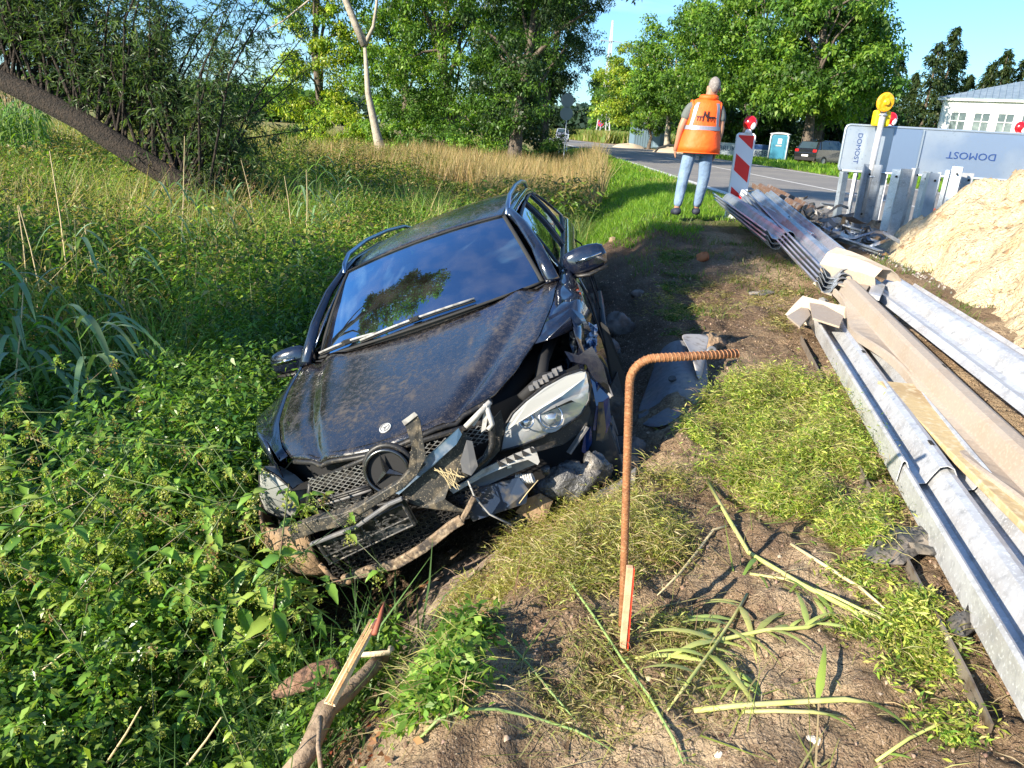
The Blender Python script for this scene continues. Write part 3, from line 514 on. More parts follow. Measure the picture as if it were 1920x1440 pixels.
# heaps of pulled weeds on the bare soil
def wp(pts): return [tuple(gp(a, c_)[:2]) for a, c_ in pts]
def heap(name, lab, P, n, ls, hgt, pal, seed, asp=.3, clump=260, cat='cut weeds', flat=.5):
    g = np.random.default_rng(seed); P = np.array(P); lo, hi = P.min(0), P.max(0); cx = g.uniform(lo[0], hi[0], clump*3); cy = g.uniform(lo[1], hi[1], clump*3); cx += g.normal(0, .03, len(cx)); k = inpoly(cx, cy, P) & (fbm(cx*8+seed, cy*8, 3, seed) > .49); cx, cy = cx[k], cy[k]
    i = g.integers(0, len(cx), n); sp = .022+.035*g.uniform(size=len(cx)); q = g.normal(size=(n, 3)); x = cx[i]+q[:, 0]*sp[i]; y = cy[i]+q[:, 1]*sp[i]; hc_ = (hgt*g.uniform(.2, 1, len(cx)))[i]
    z = height(x, y)+np.abs(q[:, 2])*hc_*.5+.004; a = g.uniform(0, 6.28, n); d = np.stack([np.cos(a), np.sin(a), g.normal(.1, .5, n)], 1); nr = g.normal(size=(n, 3))*.6+np.array([0, 0, 1.]); L_ = ls*g.uniform(.5, 1.5, n)
    V, F = leafarr(np.stack([x, y, z], 1), d, nr, L_, L_*asp, .2, .1); tn = (.75+.5*g.uniform(size=len(cx)))[i][:, None]
    C = np.repeat(pick(pal, n, g)*tn, 4, 0); ns = n//9; j = g.integers(0, len(cx), ns); x2 = cx[j]+g.normal(size=ns)*.05; y2 = cy[j]+g.normal(size=ns)*.05; a = g.uniform(0, 6.28, ns); z2 = height(x2, y2)+g.uniform(0, hgt*.7, ns)
    V2, F2 = leafarr(np.stack([x2, y2, z2], 1), np.stack([np.cos(a), np.sin(a), g.normal(.25, .35, ns)], 1), g.normal(size=(ns, 3)), ls*g.uniform(2, 5.5, ns), .0026+0*a, .2, .25); C2 = np.repeat(pick([(.46, .42, .16), (.34, .36, .10), (.50, .42, .24), (.30, .20, .12)], ns, g), 4, 0)
    return tag(npmesh(name, np.concatenate([V, V2]), np.concatenate([F, F2+len(V)]), np.concatenate([C, C2]), LEAF), lab, cat, kind='stuff')
LG = [(.36, .44, .07), (.46, .50, .10), (.26, .36, .06), (.50, .48, .16), (.14, .24, .04)]
heap('pulled_weeds', 'broad heap of feathery light green weeds below the bar hook', wp([(1340, 750), (1400, 722), (1480, 712), (1545, 740), (1590, 820), (1640, 900), (1668, 1000), (1640, 1048), (1560, 1010), (1470, 980), (1400, 950), (1330, 920), (1290, 850), (1310, 790)]), 68000, .023, .16, LG, 530, .2, 190)
heap('pulled_weeds', 'yellow-green weeds along the bank in front of the bumper', wp([(1270, 900), (1285, 980), (1240, 1050), (1180, 1090), (1100, 1110), (1000, 1120), (900, 1160), (850, 1140), (880, 1075), (960, 1020), (1040, 985), (1100, 940), (1180, 900)]), 46000, .021, .12, [(.36, .36, .08), (.42, .38, .13), (.28, .32, .06), (.46, .38, .2)], 531, .15, 170)
heap('leafy_weed', 'leafy green weed patch at the right of the splintered branch', wp([(815, 1210), (870, 1190), (880, 1250), (860, 1320), (825, 1370), (780, 1375), (775, 1320), (795, 1260)]), 5000, .030, .10, [(.16, .30, .045), (.26, .38, .07), (.10, .20, .03)], 532, .4, 60)
heap('pulled_weeds', 'thin wilted weeds around the foot of the stake', wp([(1020, 1200), (1130, 1160), (1300, 1170), (1400, 1230), (1380, 1340), (1200, 1400), (1050, 1380), (980, 1290)]), 3600, .022, .03, [(.36, .34, .12), (.26, .30, .08), (.45, .38, .2)], 533, .14, 60)
heap('pulled_weeds', 'sparse weeds beside the steel strip at the lower right', wp([(1560, 1060), (1680, 1070), (1760, 1200), (1850, 1380), (1800, 1440), (1700, 1330), (1620, 1240)]), 4500, .022, .04, LG, 534, .25, 34)
heap('pulled_weeds', 'weeds left lying between the beams', wp([(1600, 640), (1680, 650), (1740, 720), (1700, 740), (1640, 700)]), 7000, .022, .05, LG, 535, .2, 60)
heap('pulled_weeds', 'dry grass tufts on the lit soil before the beam ends', wp([(1180, 560), (1330, 530), (1490, 540), (1500, 600), (1460, 640), (1380, 600), (1250, 600)]), 5000, .03, .03, [(.4, .34, .16), (.22, .24, .06), (.34, .26, .12)], 536, .15, 110)
heap('pulled_weeds', 'small dark creeping weeds on the bank below the hook', wp([(1240, 470), (1300, 470), (1310, 640), (1240, 640)]), 4000, .02, .03, [(.08, .14, .03), (.12, .18, .04)], 537, .5, 60)
# straw litter and crumbs of soil
n = 9500; g = np.random.default_rng(540); x = g.uniform(-.5, 3.2, n); y = g.uniform(.9, 7.5, n); k = (dedge(x, y) > -.5) & ~inpoly(x, y, CARP) & (fbm(x*2.3, y*2.3, 3, 66) > .42); x, y = x[k], y[k]; n = len(x); a = g.uniform(0, 3.14, n); L_ = g.uniform(.02, .10, n)
V, F = leafarr(np.stack([x, y, height(x, y)+.004], 1), np.stack([np.cos(a), np.sin(a), g.normal(.02, .08, n)], 1), np.tile([0, 0, 1.], (n, 1)), L_, .0022+0*L_, .3, 0)
tag(npmesh('straw_litter', V, F, np.repeat(pick([(.52, .42, .22), (.40, .30, .16), (.24, .16, .09), (.6, .5, .3)], n, g), 4, 0), DRYM), 'dry straw bits scattered over the bare soil', 'straw', kind='stuff')
n = 15000; x = g.uniform(-1.2, 3.0, n); y = g.uniform(.9, 7.5, n); k = (dedge(x, y) > -1.1); x, y = x[k], y[k]; n = len(x); r = .0025+.010*g.uniform(0, 1, n)**4
off4 = np.array([[1, 0, 0], [-.5, .87, 0], [-.5, -.87, 0], [0, 0, .9]]); V = (np.stack([x, y, height(x, y)], 1)[:, None]+off4[None]*r[:, None, None]*(1+g.uniform(-.4, .4, (n, 4, 3)))).reshape(-1, 3); kk = np.arange(n)[:, None]*4; F = np.concatenate([kk+np.array([[0, 1, 3]]), kk+np.array([[1, 2, 3]]), kk+np.array([[2, 0, 3]])], 0)
tag(npmesh('soil_crumbs', V, F, pick([(.36, .25, .17), (.28, .18, .12), (.44, .32, .22)], n, g).repeat(4, 0), mat('pebbles', (0, 0, 0), .9, attr=True)), 'crumbs of dry soil strewn over the bank', 'soil crumbs', kind='stuff')
# fallen leaves in the hollow under the bumper
n = 700; x = g.uniform(-1.4, .2, n); y = g.uniform(1.3, 3.0, n); k = dedge(x, y) < -.1; x, y = x[k], y[k]; n = len(x); V, F = leafarr(np.stack([x, y, height(x, y)+.012], 1), g.normal(size=(n, 3))*np.array([1, 1, .2]), g.normal(size=(n, 3))*.5+np.array([0, 0, 1.]), g.uniform(.015, .04, n), g.uniform(.01, .022, n), .3, .2)
tag(npmesh('fallen_leaves', V, F, np.repeat(pick([(.34, .17, .08), (.22, .12, .06), (.45, .3, .16), (.3, .08, .04)], n, g), 4, 0), DRYM), 'brown fallen leaves in the hollow before the bumper', 'fallen leaves', kind='stuff')
# ---- nettles, each plant its own
def leafmesh(nm, Ln, Wd, col, fold=.22, curl=.35, ser=7):
    V = []; C = []; n = ser
    for i in range(n+1):
        t = i/n; w_ = Wd/2*math.sin(math.pi*min(1, t**.72*.97+.02))**.9*(1.0+.10*(-1)**i); z = -curl*Ln*t*t; x = Ln*t*(1-.15*t)
        for s in (-1, 0, 1): V.append((x-(.02*Ln if s == 0 else 0), s*w_, z+(abs(s)*w_*fold*1.5))); C.append([c_*(1.0 if s else 1.25) for c_ in col])
    F = [(i*3+j, i*3+j+1, i*3+j+4, i*3+j+3) for i in range(n) for j in range(2)]
    o = npmesh(nm, np.array(V), np.array(F), np.array(C), LEAFG); me = o.data; bpy.data.objects.remove(o); return me
NL = [leafmesh('leaf', .10, .04, (.34, .30, .08), .3, .8)]*0+[leafmesh('leaf', .115, .046, c_, .25, cu) for c_, cu in (((.085, .19, .03), .35), ((.17, .31, .045), .5), ((.30, .40, .08), .25), ((.11, .24, .045), .7))]
def tassel(col, s):
    g = np.random.default_rng(s); n = 36; t = g.uniform(0, 1, n); br = g.integers(0, 5, n); a = br*1.26; p = np.stack([np.cos(a)*.022*t, np.sin(a)*.022*t, -.05*t**1.3], 1)+g.normal(0, .003, (n, 3)); V, F = leafarr(p, g.normal(size=(n, 3)), g.normal(size=(n, 3)), g.uniform(.007, .012, n), g.uniform(.005, .009, n), .2, 0)
    o = npmesh('flower_tassel', V, F, np.repeat(pick([col], n, g), 4, 0), LEAF); me = o.data; bpy.data.objects.remove(o); return me
TS = [tassel((.38, .40, .12), 1), tassel((.30, .36, .08), 2), tassel((.30, .19, .10), 3)]
NSM = mat('nettle_stem', (.10, .15, .05), .6, var=[(20, (.20, .10, .07), .5, .7)])
def nettle_proto(s, H, flowers, big=1.0):
    gr = random.Random(s); root = empty('nettle_plant', (0, 0, 0)); pts = [Vector((gr.uniform(-.03, .03)*t*2, gr.uniform(-.03, .03)*t*2, H*t/5)) for t in range(6)]; B().tube(pts, [.005, .0045, .004, .0035, .003, .0015], 5).obj('stem', NSM, root, smooth=True); nn = 8
    for k in range(nn):
        t = .25+.75*k/(nn-1); i = min(4, int(t*5)); p = pts[i].lerp(pts[i+1], t*5-i); a0 = (k % 2)*math.pi/2+gr.uniform(-.25, .25); sc_ = big*(1.1-.62*max(0, t-.45)/.55)*gr.uniform(.85, 1.15)
        for q in (0, 1):
            o = bpy.data.objects.new('leaf', gr.choice(NL if t < .8 else NL[1:3])); COL.objects.link(o); o.parent = root; o.location = p; o.rotation_euler = (gr.uniform(-.3, .3), gr.uniform(-.25, .35)-(.35 if t > .9 else 0), a0+q*math.pi); o.scale = (sc_,)*3
        if flowers and t > .5:
            for q in (0, 1): o = bpy.data.objects.new('flower_tassel', TS[2 if gr.random() < .15 else gr.choice((0, 1))]); COL.objects.link(o); o.parent = root; o.location = p; o.rotation_euler = (0, 0, a0+1.0+q*3.1); o.scale = (gr.uniform(.8, 1.5),)*3
    return root
NP = [nettle_proto(i, [.82, .95, .75, .6, .5][i], i < 3, 1.0) for i in range(5)]; used = set(); gr = random.Random(33); g = np.random.default_rng(550)
spots = []
for (cx, cy, rxx, ryy, n) in ((-1.55, 2.55, .75, .75, 44), (-1.9, 3.5, .8, .5, 22), (-2.6, 3.0, .7, .7, 18), (-1.15, 1.9, .35, .35, 16), (-.88, 2.25, .14, .16, 12), (-1.05, 2.75, .12, .2, 8), (-1.9, 1.95, .5, .35, 14)):
    for _ in range(n):
        for _t in range(30):
            x, y = gr.gauss(cx, rxx*.55), gr.gauss(cy, ryy*.55)
            if dedge(np.array([x]), np.array([y]))[0] < -.66 and not inpoly(np.array([x]), np.array([y]), CARP)[0] and x < -.70: break
        spots.append((x, y))
front = [(-1.16, 2.62), (-1.08, 2.5), (-1.0, 2.6), (-.93, 2.42), (-.86, 2.5), (-.98, 2.33), (-1.2, 2.4), (-.8, 2.38), (-1.28, 2.75), (-1.34, 2.9), (-.74, 2.44)]
spots += front
for i, (x, y) in enumerate(spots):
    k = gr.choice((0, 1, 2)) if y > 1.9 and x < -1.0 else gr.choice((3, 4, 2)); p = NP[k]; z = float(height(x, y)); s = gr.uniform(.8, 1.12)
    if y < 2.2: s *= .8
    if x > -1.15: s *= .80
    if (x, y) in front: k = gr.choice((0, 1)); p = NP[k]; s = gr.uniform(.92, 1.12) if x < -.85 else .86
    if k not in used: used.add(k); o = p; o.location = (x, y, z); o.rotation_euler = (gr.uniform(-.12, .12), gr.uniform(-.12, .12), gr.uniform(0, 6.28)); o.scale = (s, s, s)
    else: o = dup(p, (x, y, z), gr.uniform(0, 6.28), scale=(s, s, s)); o.rotation_euler = (gr.uniform(-.18, .18), gr.uniform(-.18, .18), o.rotation_euler[2])
    tag(o, 'leafy green nettle plant with hanging seed tassels in the stand left of the wreck' if k < 3 else 'short nettle plant with broad toothed leaves and no tassels, in the lower left', 'nettle', 'flowering nettles in the ditch' if k < 3 else 'short nettles in the ditch')
for k in range(5):
    if k not in used:
        for c_ in list(NP[k].children): bpy.data.objects.remove(c_)
        bpy.data.objects.remove(NP[k])
# big-leaved nettle clump at the bottom
base = gp(490, 1425); 
for i in range(5):
    r_ = nettle_proto(70+i, .30, False, 1.15); r_.location = (base[0]+gr.uniform(-.16, .16), base[1]+gr.uniform(-.1, .14), float(height(base[0], base[1]))); r_.rotation_euler = (gr.uniform(-.2, .2), gr.uniform(-.2, .2), gr.uniform(0, 6)); tag(r_, 'low broad-leaved nettle at the bottom edge beside the branch', 'nettle', 'broad nettles at the bottom edge')
# ---- reeds and dry canes
RC = [(.20, .32, .15), (.26, .38, .20), (.15, .26, .12)]
def reed(p, h, nlv, s, lab, grp, ll=.5, wd=.022, lean=.1):
    gr = random.Random(s); g = np.random.default_rng(s); root = empty('reed', tuple(p), 0, lab, 'reed', grp); ln = Vector((gr.uniform(-lean, lean), gr.uniform(-lean, lean), 0)); B().tube([(0, 0, -.1), ln*.3+Vector((0, 0, h*.5)), ln+Vector((0, 0, h))], [.005, .004, .002], 5).obj('stem', NSM, root)
    for k in range(nlv):
        t = .35+.62*k/nlv; a = gr.uniform(0, 6.28) if k % 2 else gr.uniform(-.8, .8); L_ = ll*gr.uniform(.7, 1.2); n = 8; V = []; b0_ = ln*t+Vector((0, 0, h*t)); dv = Vector((math.cos(a), math.sin(a), 0)); sd = Vector((-dv.y, dv.x, 0)); up0 = gr.uniform(.6, 1.3)
        for i in range(n+1):
            u = i/n; c_ = b0_+dv*L_*(u*.75)+Vector((0, 0, L_*(up0*u-1.25*u*u))); w_ = wd/2*math.sin(math.pi*(u*.9+.08))**.6*(1 if i < n else .1); V += [c_-sd*w_, c_+Vector((0, 0, -.15*w_)), c_+sd*w_]
        npmesh('leaf', np.array([tuple(v) for v in V]), np.array([(i*3+j, i*3+j+1, i*3+j+4, i*3+j+3) for i in range(n) for j in range(2)]), pick([gr.choice(RC)], 1, g).repeat(len(V), 0), LEAFG, root)
    return root
k = 0
for (px, yy, h, ll) in ((25, 4.6, 1.15, .6), (60, 4.3, 1.0, .55), (120, 4.5, 1.1, .6), (165, 4.2, 1.15, .65), (180, 4.4, 1.05, .6), (205, 4.8, 1.0, .5), (10, 5.2, 1.2, .6), (150, 5.6, 1.45, .5), (165, 6.2, 1.5, .5), (260, 6.4, 1.3, .45)):
    p = ony(px, 650, yy); z = float(height(p[0], p[1])); reed((p[0], p[1], z), h, 9, 600+k, 'tall reed with drooping blue-green blades near the left edge', 'near reeds at the left edge', ll, .035); k += 1
for (px, yy, h, ll) in ((300, 8.5, 1.5, .5), (322, 8.0, 1.6, .5), (335, 9, 1.5, .5), (380, 9.5, 1.4, .45), (400, 9.2, 1.5, .5), (430, 10, 1.3, .45), (455, 10, 1.3, .5), (560, 10.5, 1.5, .5), (580, 11, 1.6, .55), (600, 11.2, 1.7, .5), (610, 10.2, 1.4, .45), (640, 11.5, 1.5, .5), (560, 7.5, 1.05, .55), (600, 7.2, 1.0, .5), (530, 6.6, .95, .5), (470, 11.5, 1.3, .45), (655, 12, 1.5, .45)):
    p = ony(px, 480, yy); z = float(height(p[0], p[1])); reed((p[0], p[1], z), h, 9, 600+k, 'slender reed with curved blades above the weeds behind the wreck', 'reeds above the weeds', ll, .03); k += 1
CAN = mat('dry_cane', (.58, .46, .26), .7)
for i, (xa, ya, xb, yb, yy) in enumerate([(128, 530, 93, 283, 6.2), (28, 720, 45, 520, 4.5), (75, 545, 35, 385, 6.0), (50, 530, 33, 385, 6.0), (338, 510, 346, 255, 8.0), (475, 400, 452, 300, 10), (575, 430, 574, 318, 10), (545, 420, 533, 330, 10), (180, 560, 158, 420, 6.5), (10, 500, 18, 400, 6.8), (628, 325, 645, 258, 22), (420, 1010, 560, 850, 3.1), (0, 1320, 125, 1220, 2.0), (200, 1430, 265, 1325, 1.75), (350, 1435, 415, 1345, 1.7)]):
    a_, c_ = Vector(ony(xa, ya, yy)), Vector(ony(xb, yb, yy-.05)); o = B().tube([Vector((0, 0, 0)), (c_-a_)*.5+Vector((.01, 0, .01)), c_-a_], [.006, .005, .003] if yy > 3 else [.0035, .003, .002], 5).obj('dry_cane', CAN, loc=a_); tag(o, 'thin dry straw-coloured cane standing in the weeds' if i < 11 else 'short dry twig leaning in the nettles', 'cane', 'dry canes among the weeds' if i < 11 else 'dry twigs in the nettles')
# ---- maize at the left edge
def corn_proto(s, H):
    gr = random.Random(s); g = np.random.default_rng(s); root = empty('maize_plant', (0, 0, 0)); B().tube([(0, 0, 0), (0, 0, H)], [.018, .008], 6).obj('stalk', mat('maize_stalk', (.14, .22, .06), .6), root); VV = []; FF = []; k = 0
    for j in range(12):
        t = .12+.8*j/12; a = (j % 2)*math.pi+gr.uniform(-.5, .5); L_ = gr.uniform(.5, .8)*(1.1-.4*t); dv = Vector((math.cos(a), math.sin(a), 0)); sd = Vector((-dv.y, dv.x, 0)); n = 7
        for i in range(n+1):
            u = i/n; c_ = Vector((0, 0, H*t))+dv*L_*u*.8+Vector((0, 0, L_*(1.1*u-1.5*u*u))); w_ = .038*math.sin(math.pi*(u*.88+.1))**.7; VV += [c_-sd*w_+Vector((0, 0, .01)), c_, c_+sd*w_+Vector((0, 0, .01))]
        FF += [(k+i*3+q, k+i*3+q+1, k+i*3+q+4, k+i*3+q+3) for i in range(n) for q in range(2)]; k += 3*(n+1)
    npmesh('leaves', np.array([tuple(v) for v in VV]), np.array(FF), pick([(.13, .24, .04), (.17, .28, .05)], len(VV)//24, g).repeat(24, 0), LEAFG, root); b = B()
    for q in range(6): b.tube([(0, 0, H-.02), (gr.uniform(-.1, .1), gr.uniform(-.1, .1), H+.28)], [.006, .003], 4)
    b.obj('tassel', mat('maize_tassel', (.42, .31, .16), .8), root); return root
CP = [corn_proto(700+i, 1.7+.12*i) for i in range(4)]; gr = random.Random(44); n = 0
for ry_ in range(8):
    for q in range(24):
        y = 19.4+ry_*.8; x = -(12.6+.62*(y-19.4))-q*.32+gr.uniform(-.08, .08)
        if x < -.80*y: continue
        z = float(height(x, y)); k = n % 4; s = gr.uniform(.9, 1.1)
        if n < 4: o = CP[n]; o.location = (x, y, z); o.rotation_euler = (0, 0, gr.uniform(0, 6.28)); o.scale = (s,)*3
        else: o = dup(CP[k], (x, y, z), gr.uniform(0, 6.28), scale=(s,)*3)
        tag(o, 'green maize plant with broad arching leaves at the left edge, under the leaning trunk', 'maize plant', 'maize at the edge of the field'); n += 1
# ---- stalks and torn plants lying on the soil
STK_ = mat('green_stalk', (.40, .44, .13), .6, var=[(12, (.5, .44, .2), .45, .65)]); STD = mat('dry_stalk', (.56, .46, .26), .7)
def lying(pts, r, m, lab, nleaf=0, ls=.1, cat='plant stalk', lift=.012, lc=(.24, .34, .07), s=0):
    P = [Vector(gp(x, y, lift)) for x, y in pts]; 
    for i in range(1, len(P)-1): P[i].z += .012
    O = P[0].copy(); root = empty('plant_stalk', tuple(O), 0, lab, cat); P = [p-O for p in P]; B().tube(P, [r]*(len(P)-1)+[r*.4], 6).obj('stalk', m, root, smooth=True); gr = random.Random(s); g = np.random.default_rng(s)
    for k in range(nleaf):
        t = gr.uniform(0, len(P)-1.001); i = int(t); p = P[i].lerp(P[i+1], t-i); d = (P[i+1]-P[i]).normalized(); a = gr.choice((-1, 1))*gr.uniform(.4, 1.2); dv = Vector((d.x*math.cos(a)-d.y*math.sin(a), d.x*math.sin(a)+d.y*math.cos(a), gr.uniform(.1, .8))).normalized(); sd = dv.cross(Vector((0, 0, 1))).normalized(); L_ = ls*gr.uniform(.6, 1.3); V = []; n = 5
        for i2 in range(n+1): u = i2/n; c_ = p+dv*L_*u+Vector((0, 0, -.4*L_*u*u)); w_ = L_*.055*(min(1, u*5+.25)*(1-u)**.75+.02); V += [c_-sd*w_, c_+Vector((0, 0, .3*w_)), c_+sd*w_]
        npmesh('leaf', np.array([tuple(v) for v in V]), np.array([(q*3+j, q*3+j+1, q*3+j+4, q*3+j+3) for q in range(n) for j in range(2)]), pick([lc], 1, g, .3).repeat(len(V), 0), LEAFG, root)
    return root
lying([(1325, 905), (1365, 985), (1402, 1048), (1500, 1108), (1600, 1160), (1660, 1200)], .008, STK_, 'thick yellow-green stalk bent in the middle below the weed heap', 4, .16, s=1)
lying([(1362, 992), (1335, 1005), (1310, 1040), (1270, 1090), (1232, 1122)], .005, STD, 'short tan stalk kinked like an elbow above the stake', 0, s=2)
lying([(1405, 1082), (1470, 1098), (1560, 1130), (1660, 1180), (1760, 1225)], .0045, STK_, 'thin pale stalk running below the thick bent one', 2, .12, s=3)
lying([(1482, 1026), (1540, 1070), (1610, 1115), (1660, 1150)], .006, STD, 'dry pale stalk with a hanging leaf right of the bent one', 3, .1, lc=(.4, .38, .15), s=4)
lying([(1300, 1340), (1380, 1338), (1480, 1332), (1580, 1326), (1645, 1328)], .007, STK_, 'long pale stalk lying level near the bottom, upper of the pair', 2, .2, s=5)
lying([(1390, 1342), (1450, 1348), (1520, 1350), (1585, 1352)], .005, STK_, 'pale stalk lying level near the bottom, lower of the pair', 1, .15, s=6)
lying([(1400, 1120), (1370, 1175), (1330, 1235), (1290, 1290), (1250, 1340)], .005, STK_, 'broad-leaved maize shoot right of the stake', 14, .20, s=7, lc=(.50, .56, .18))
lying([(1270, 1235), (1340, 1215), (1430, 1195), (1510, 1190), (1560, 1160)], .006, STK_, 'leafy torn shoot lying across the maize shoot', 13, .16, s=8, lc=(.44, .50, .16))
lying([(1380, 1260), (1385, 1290), (1372, 1330)], .004, STK_, 'small torn shoot with upright blades', 9, .13, s=9, lc=(.40, .50, .14))
lying([(1040, 1060), (1075, 1115), (1120, 1180), (1165, 1250), (1215, 1320), (1260, 1400), (1280, 1440)], .004, mat('weed_stem', (.22, .32, .10), .6), 'long weed stem with small grey-green leaves left of the stake', 26, .035, s=10, lc=(.17, .28, .08))
lying([(880, 1165), (930, 1195), (990, 1260), (1030, 1310), (1080, 1360)], .0035, MATS['weed_stem'], 'arching seedy weed stem beside the leafy patch', 20, .03, s=11, lc=(.34, .40, .14))
lying([(780, 1400), (820, 1365), (870, 1345), (930, 1345), (1000, 1360), (1080, 1385), (1150, 1415)], .0035, MATS['weed_stem'], 'seedy weed stem curving along the bottom of the bank', 26, .03, s=12, lc=(.36, .42, .16))
lying([(1420, 700), (1460, 710), (1500, 722)], .004, STD, 'short dry stalk above the weed heap', 1, .05, s=13)
g = np.random.default_rng(545); n = 520; x = g.uniform(-.1, 1.5, n); y = g.uniform(.95, 3.4, n); k = (dedge(x, y) > -.25) & (x < .2+.55*y+.3) & (fbm(x*3, y*3, 3, 67) > .42); x, y = x[k], y[k]; n = len(x); a = g.normal(.4, 1.0, n); z = height(x, y)+.006
V, F = bladearr(np.stack([x, y, z], 1), np.stack([np.cos(a), np.sin(a), g.uniform(.0, .22, n)], 1), g.uniform(.08, .34, n), g.uniform(.002, .007, n), g.uniform(0, .25, n), g)
tag(npmesh('torn_stems', V, F, np.repeat(pick([(.44, .40, .18), (.34, .38, .10), (.50, .42, .24), (.28, .34, .08), (.26, .17, .1)], n, g, .3), 6, 0), LEAF), 'torn thin stems and blades strewn over the bare bank', 'torn stems', kind='stuff')
lying([(1640, 1435), (1700, 1400), (1760, 1370), (1800, 1360)], .004, STK_, 'thin stalk near the bottom right corner', 1, .08, s=14)
lying([(1372, 695), (1376, 718), (1386, 738), (1400, 752)], .003, MATS['weed_stem'], 'small grey-green weed sprig beside the tip of the bent bar', 14, .035, s=15, lc=(.2, .32, .12), lift=.05)
for i, (x, y) in enumerate(((1035, 292), (1032, 330), (1066, 356))):
    p = gp(x, y, .05); o = B().blob((0, 0, 0), (.16, .10, .09), 90+i, .45, 10, 7).obj('net_scrap', mat('orange_net', (.70, .16, .04), .8), loc=p, smooth=False); tag(o, ['orange net scrap farthest up the ditch edge', 'orange net scrap at the end of the dry grass', 'orange net scrap on the sunlit bank'][i], 'net scrap')
# ------------------------------------------------------------------ the wrecked estate car
CR = Matrix(((-0.05607719, 0.91969762, -0.38860215), (-0.99838823, -0.04824841, 0.02988369), (0.00873452, 0.38965161, 0.92092091)))
CO = np.array([-0.24134319, 2.56507864, -0.83256073])
car = empty('wrecked_car', tuple(CO), 0, 'crashed dark blue-black estate car tilted in the ditch with its front torn open', 'car')
car.rotation_mode = 'QUATERNION'; car.rotation_quaternion = CR.to_quaternion()
_Rn = np.array(CR)
def cp(px, py, ax, v):
    """point of the car's own axes lying on the plane axis=v below an image point"""
    d = _Rn.T @ ray(px, py); o = _Rn.T @ (CAM-CO); t = (v-o[ax])/d[ax]; return Vector(o+d*t)
def cf(px, py, fn, it=8):
    x = -.2
    for _ in range(it): p = cp(px, py, 0, x); x = fn(p.y, p.z)
    p = cp(px, py, 0, x); return p
def paint_mat(name, dirt=.5, base=(.0035, .0045, .009)):
    m = bpy.data.materials.new(name); m.use_nodes = True; N = m.node_tree.nodes; K = m.node_tree.links.new; p = N['Principled BSDF']
    t = N.new('ShaderNodeTexCoord'); cur = None
    rgb = N.new('ShaderNodeRGB'); rgb.outputs[0].default_value = (*base, 1)
    def layer(scale, lo, hi, det=8, stretch=None):
        n = N.new('ShaderNodeTexNoise'); n.inputs['Scale'].default_value = scale; n.inputs['Detail'].default_value = det
        if stretch: mp = N.new('ShaderNodeMapping'); mp.inputs['Scale'].default_value = stretch; K(t.outputs['Object'], mp.inputs[0]); K(mp.outputs[0], n.inputs['Vector'])
        else: K(t.outputs['Object'], n.inputs['Vector'])
        c = N.new('ShaderNodeValToRGB'); c.color_ramp.elements[0].position = lo; c.color_ramp.elements[1].position = hi; K(n.outputs['Fac'], c.inputs[0]); return c.outputs[0]
    big = layer(1.6, .42, .66); spk = layer(150, .56, .68, 2); fine = layer(38, .45, .75, 8); smear = layer(5, .55, .75, 6, (1, 3.5, 1))
    def mth(op, a, b):
        q = N.new('ShaderNodeMath'); q.operation = op; q.use_clamp = True
        for i, v in enumerate((a, b)):
            if isinstance(v, (int, float)): q.inputs[i].default_value = v
            else: K(v, q.inputs[i])
        return q.outputs[0]
    a = mth('MULTIPLY', mth('ADD', mth('MULTIPLY', fine, .55), .10), mth('ADD', big, .35)); a = mth('ADD', a, mth('MULTIPLY', smear, .3)); a = mth('ADD', a, mth('MULTIPLY', spk, .35)); a = mth('MULTIPLY', a, dirt)
    x = N.new('ShaderNodeMixRGB'); x.inputs['Color2'].default_value = (.15, .118, .085, 1); K(a, x.inputs[0]); K(rgb.outputs[0], x.inputs['Color1']); K(x.outputs[0], p.inputs['Base Color'])
    r = mth('ADD', mth('MULTIPLY', a, .9), .10); K(r, p.inputs['Roughness']); p.inputs['Specular IOR Level'].default_value = .8
    p.inputs['Coat Weight'].default_value = .45; K(mth('ADD', mth('MULTIPLY', a, .8), .03), p.inputs['Coat Roughness']); p.inputs['Coat IOR'].default_value = 1.6
    MATS[name] = m; return m
PAINTD = paint_mat('dusty_paint', .74); PAINTC = paint_mat('cleaner_paint', .16, (.004, .008, .022))
BLK = mat('black_plastic', (.018, .018, .019), .45, var=[(40, (.10, .085, .065), .55, .8), (150, (.22, .18, .13), .66, .74, 2)], spec=.4)
SPK = mat('mud_specked_plastic', (.035, .034, .032), .5, var=[(26, (.16, .13, .09), .5, .72), (170, (.26, .22, .16), .61, .67, 2)], spec=.4)
GRYP = mat('grey_plastic', (.12, .12, .125), .55, var=[(14, (.24, .22, .2), .5, .7)])
MUD = mat('dried_mud', (.23, .15, .085), .9, var=[(12, (.05, .04, .03), .5, .68), (50, (.30, .21, .13), .5, .7)], bump=(60, .006))
CHR = mat('chrome', (.55, .57, .6), .18, 1.0, var=[(30, (.3, .28, .25), .55, .75)])
DCHR = mat('dark_chrome', (.12, .125, .13), .25, .9, var=[(50, (.1, .09, .07), .5, .8)])
RUB = mat('rubber', (.02, .02, .02), .8)
LGREY = mat('dusty_silver_plastic', (.38, .37, .35), .6, var=[(25, (.15, .13, .11), .5, .75)])
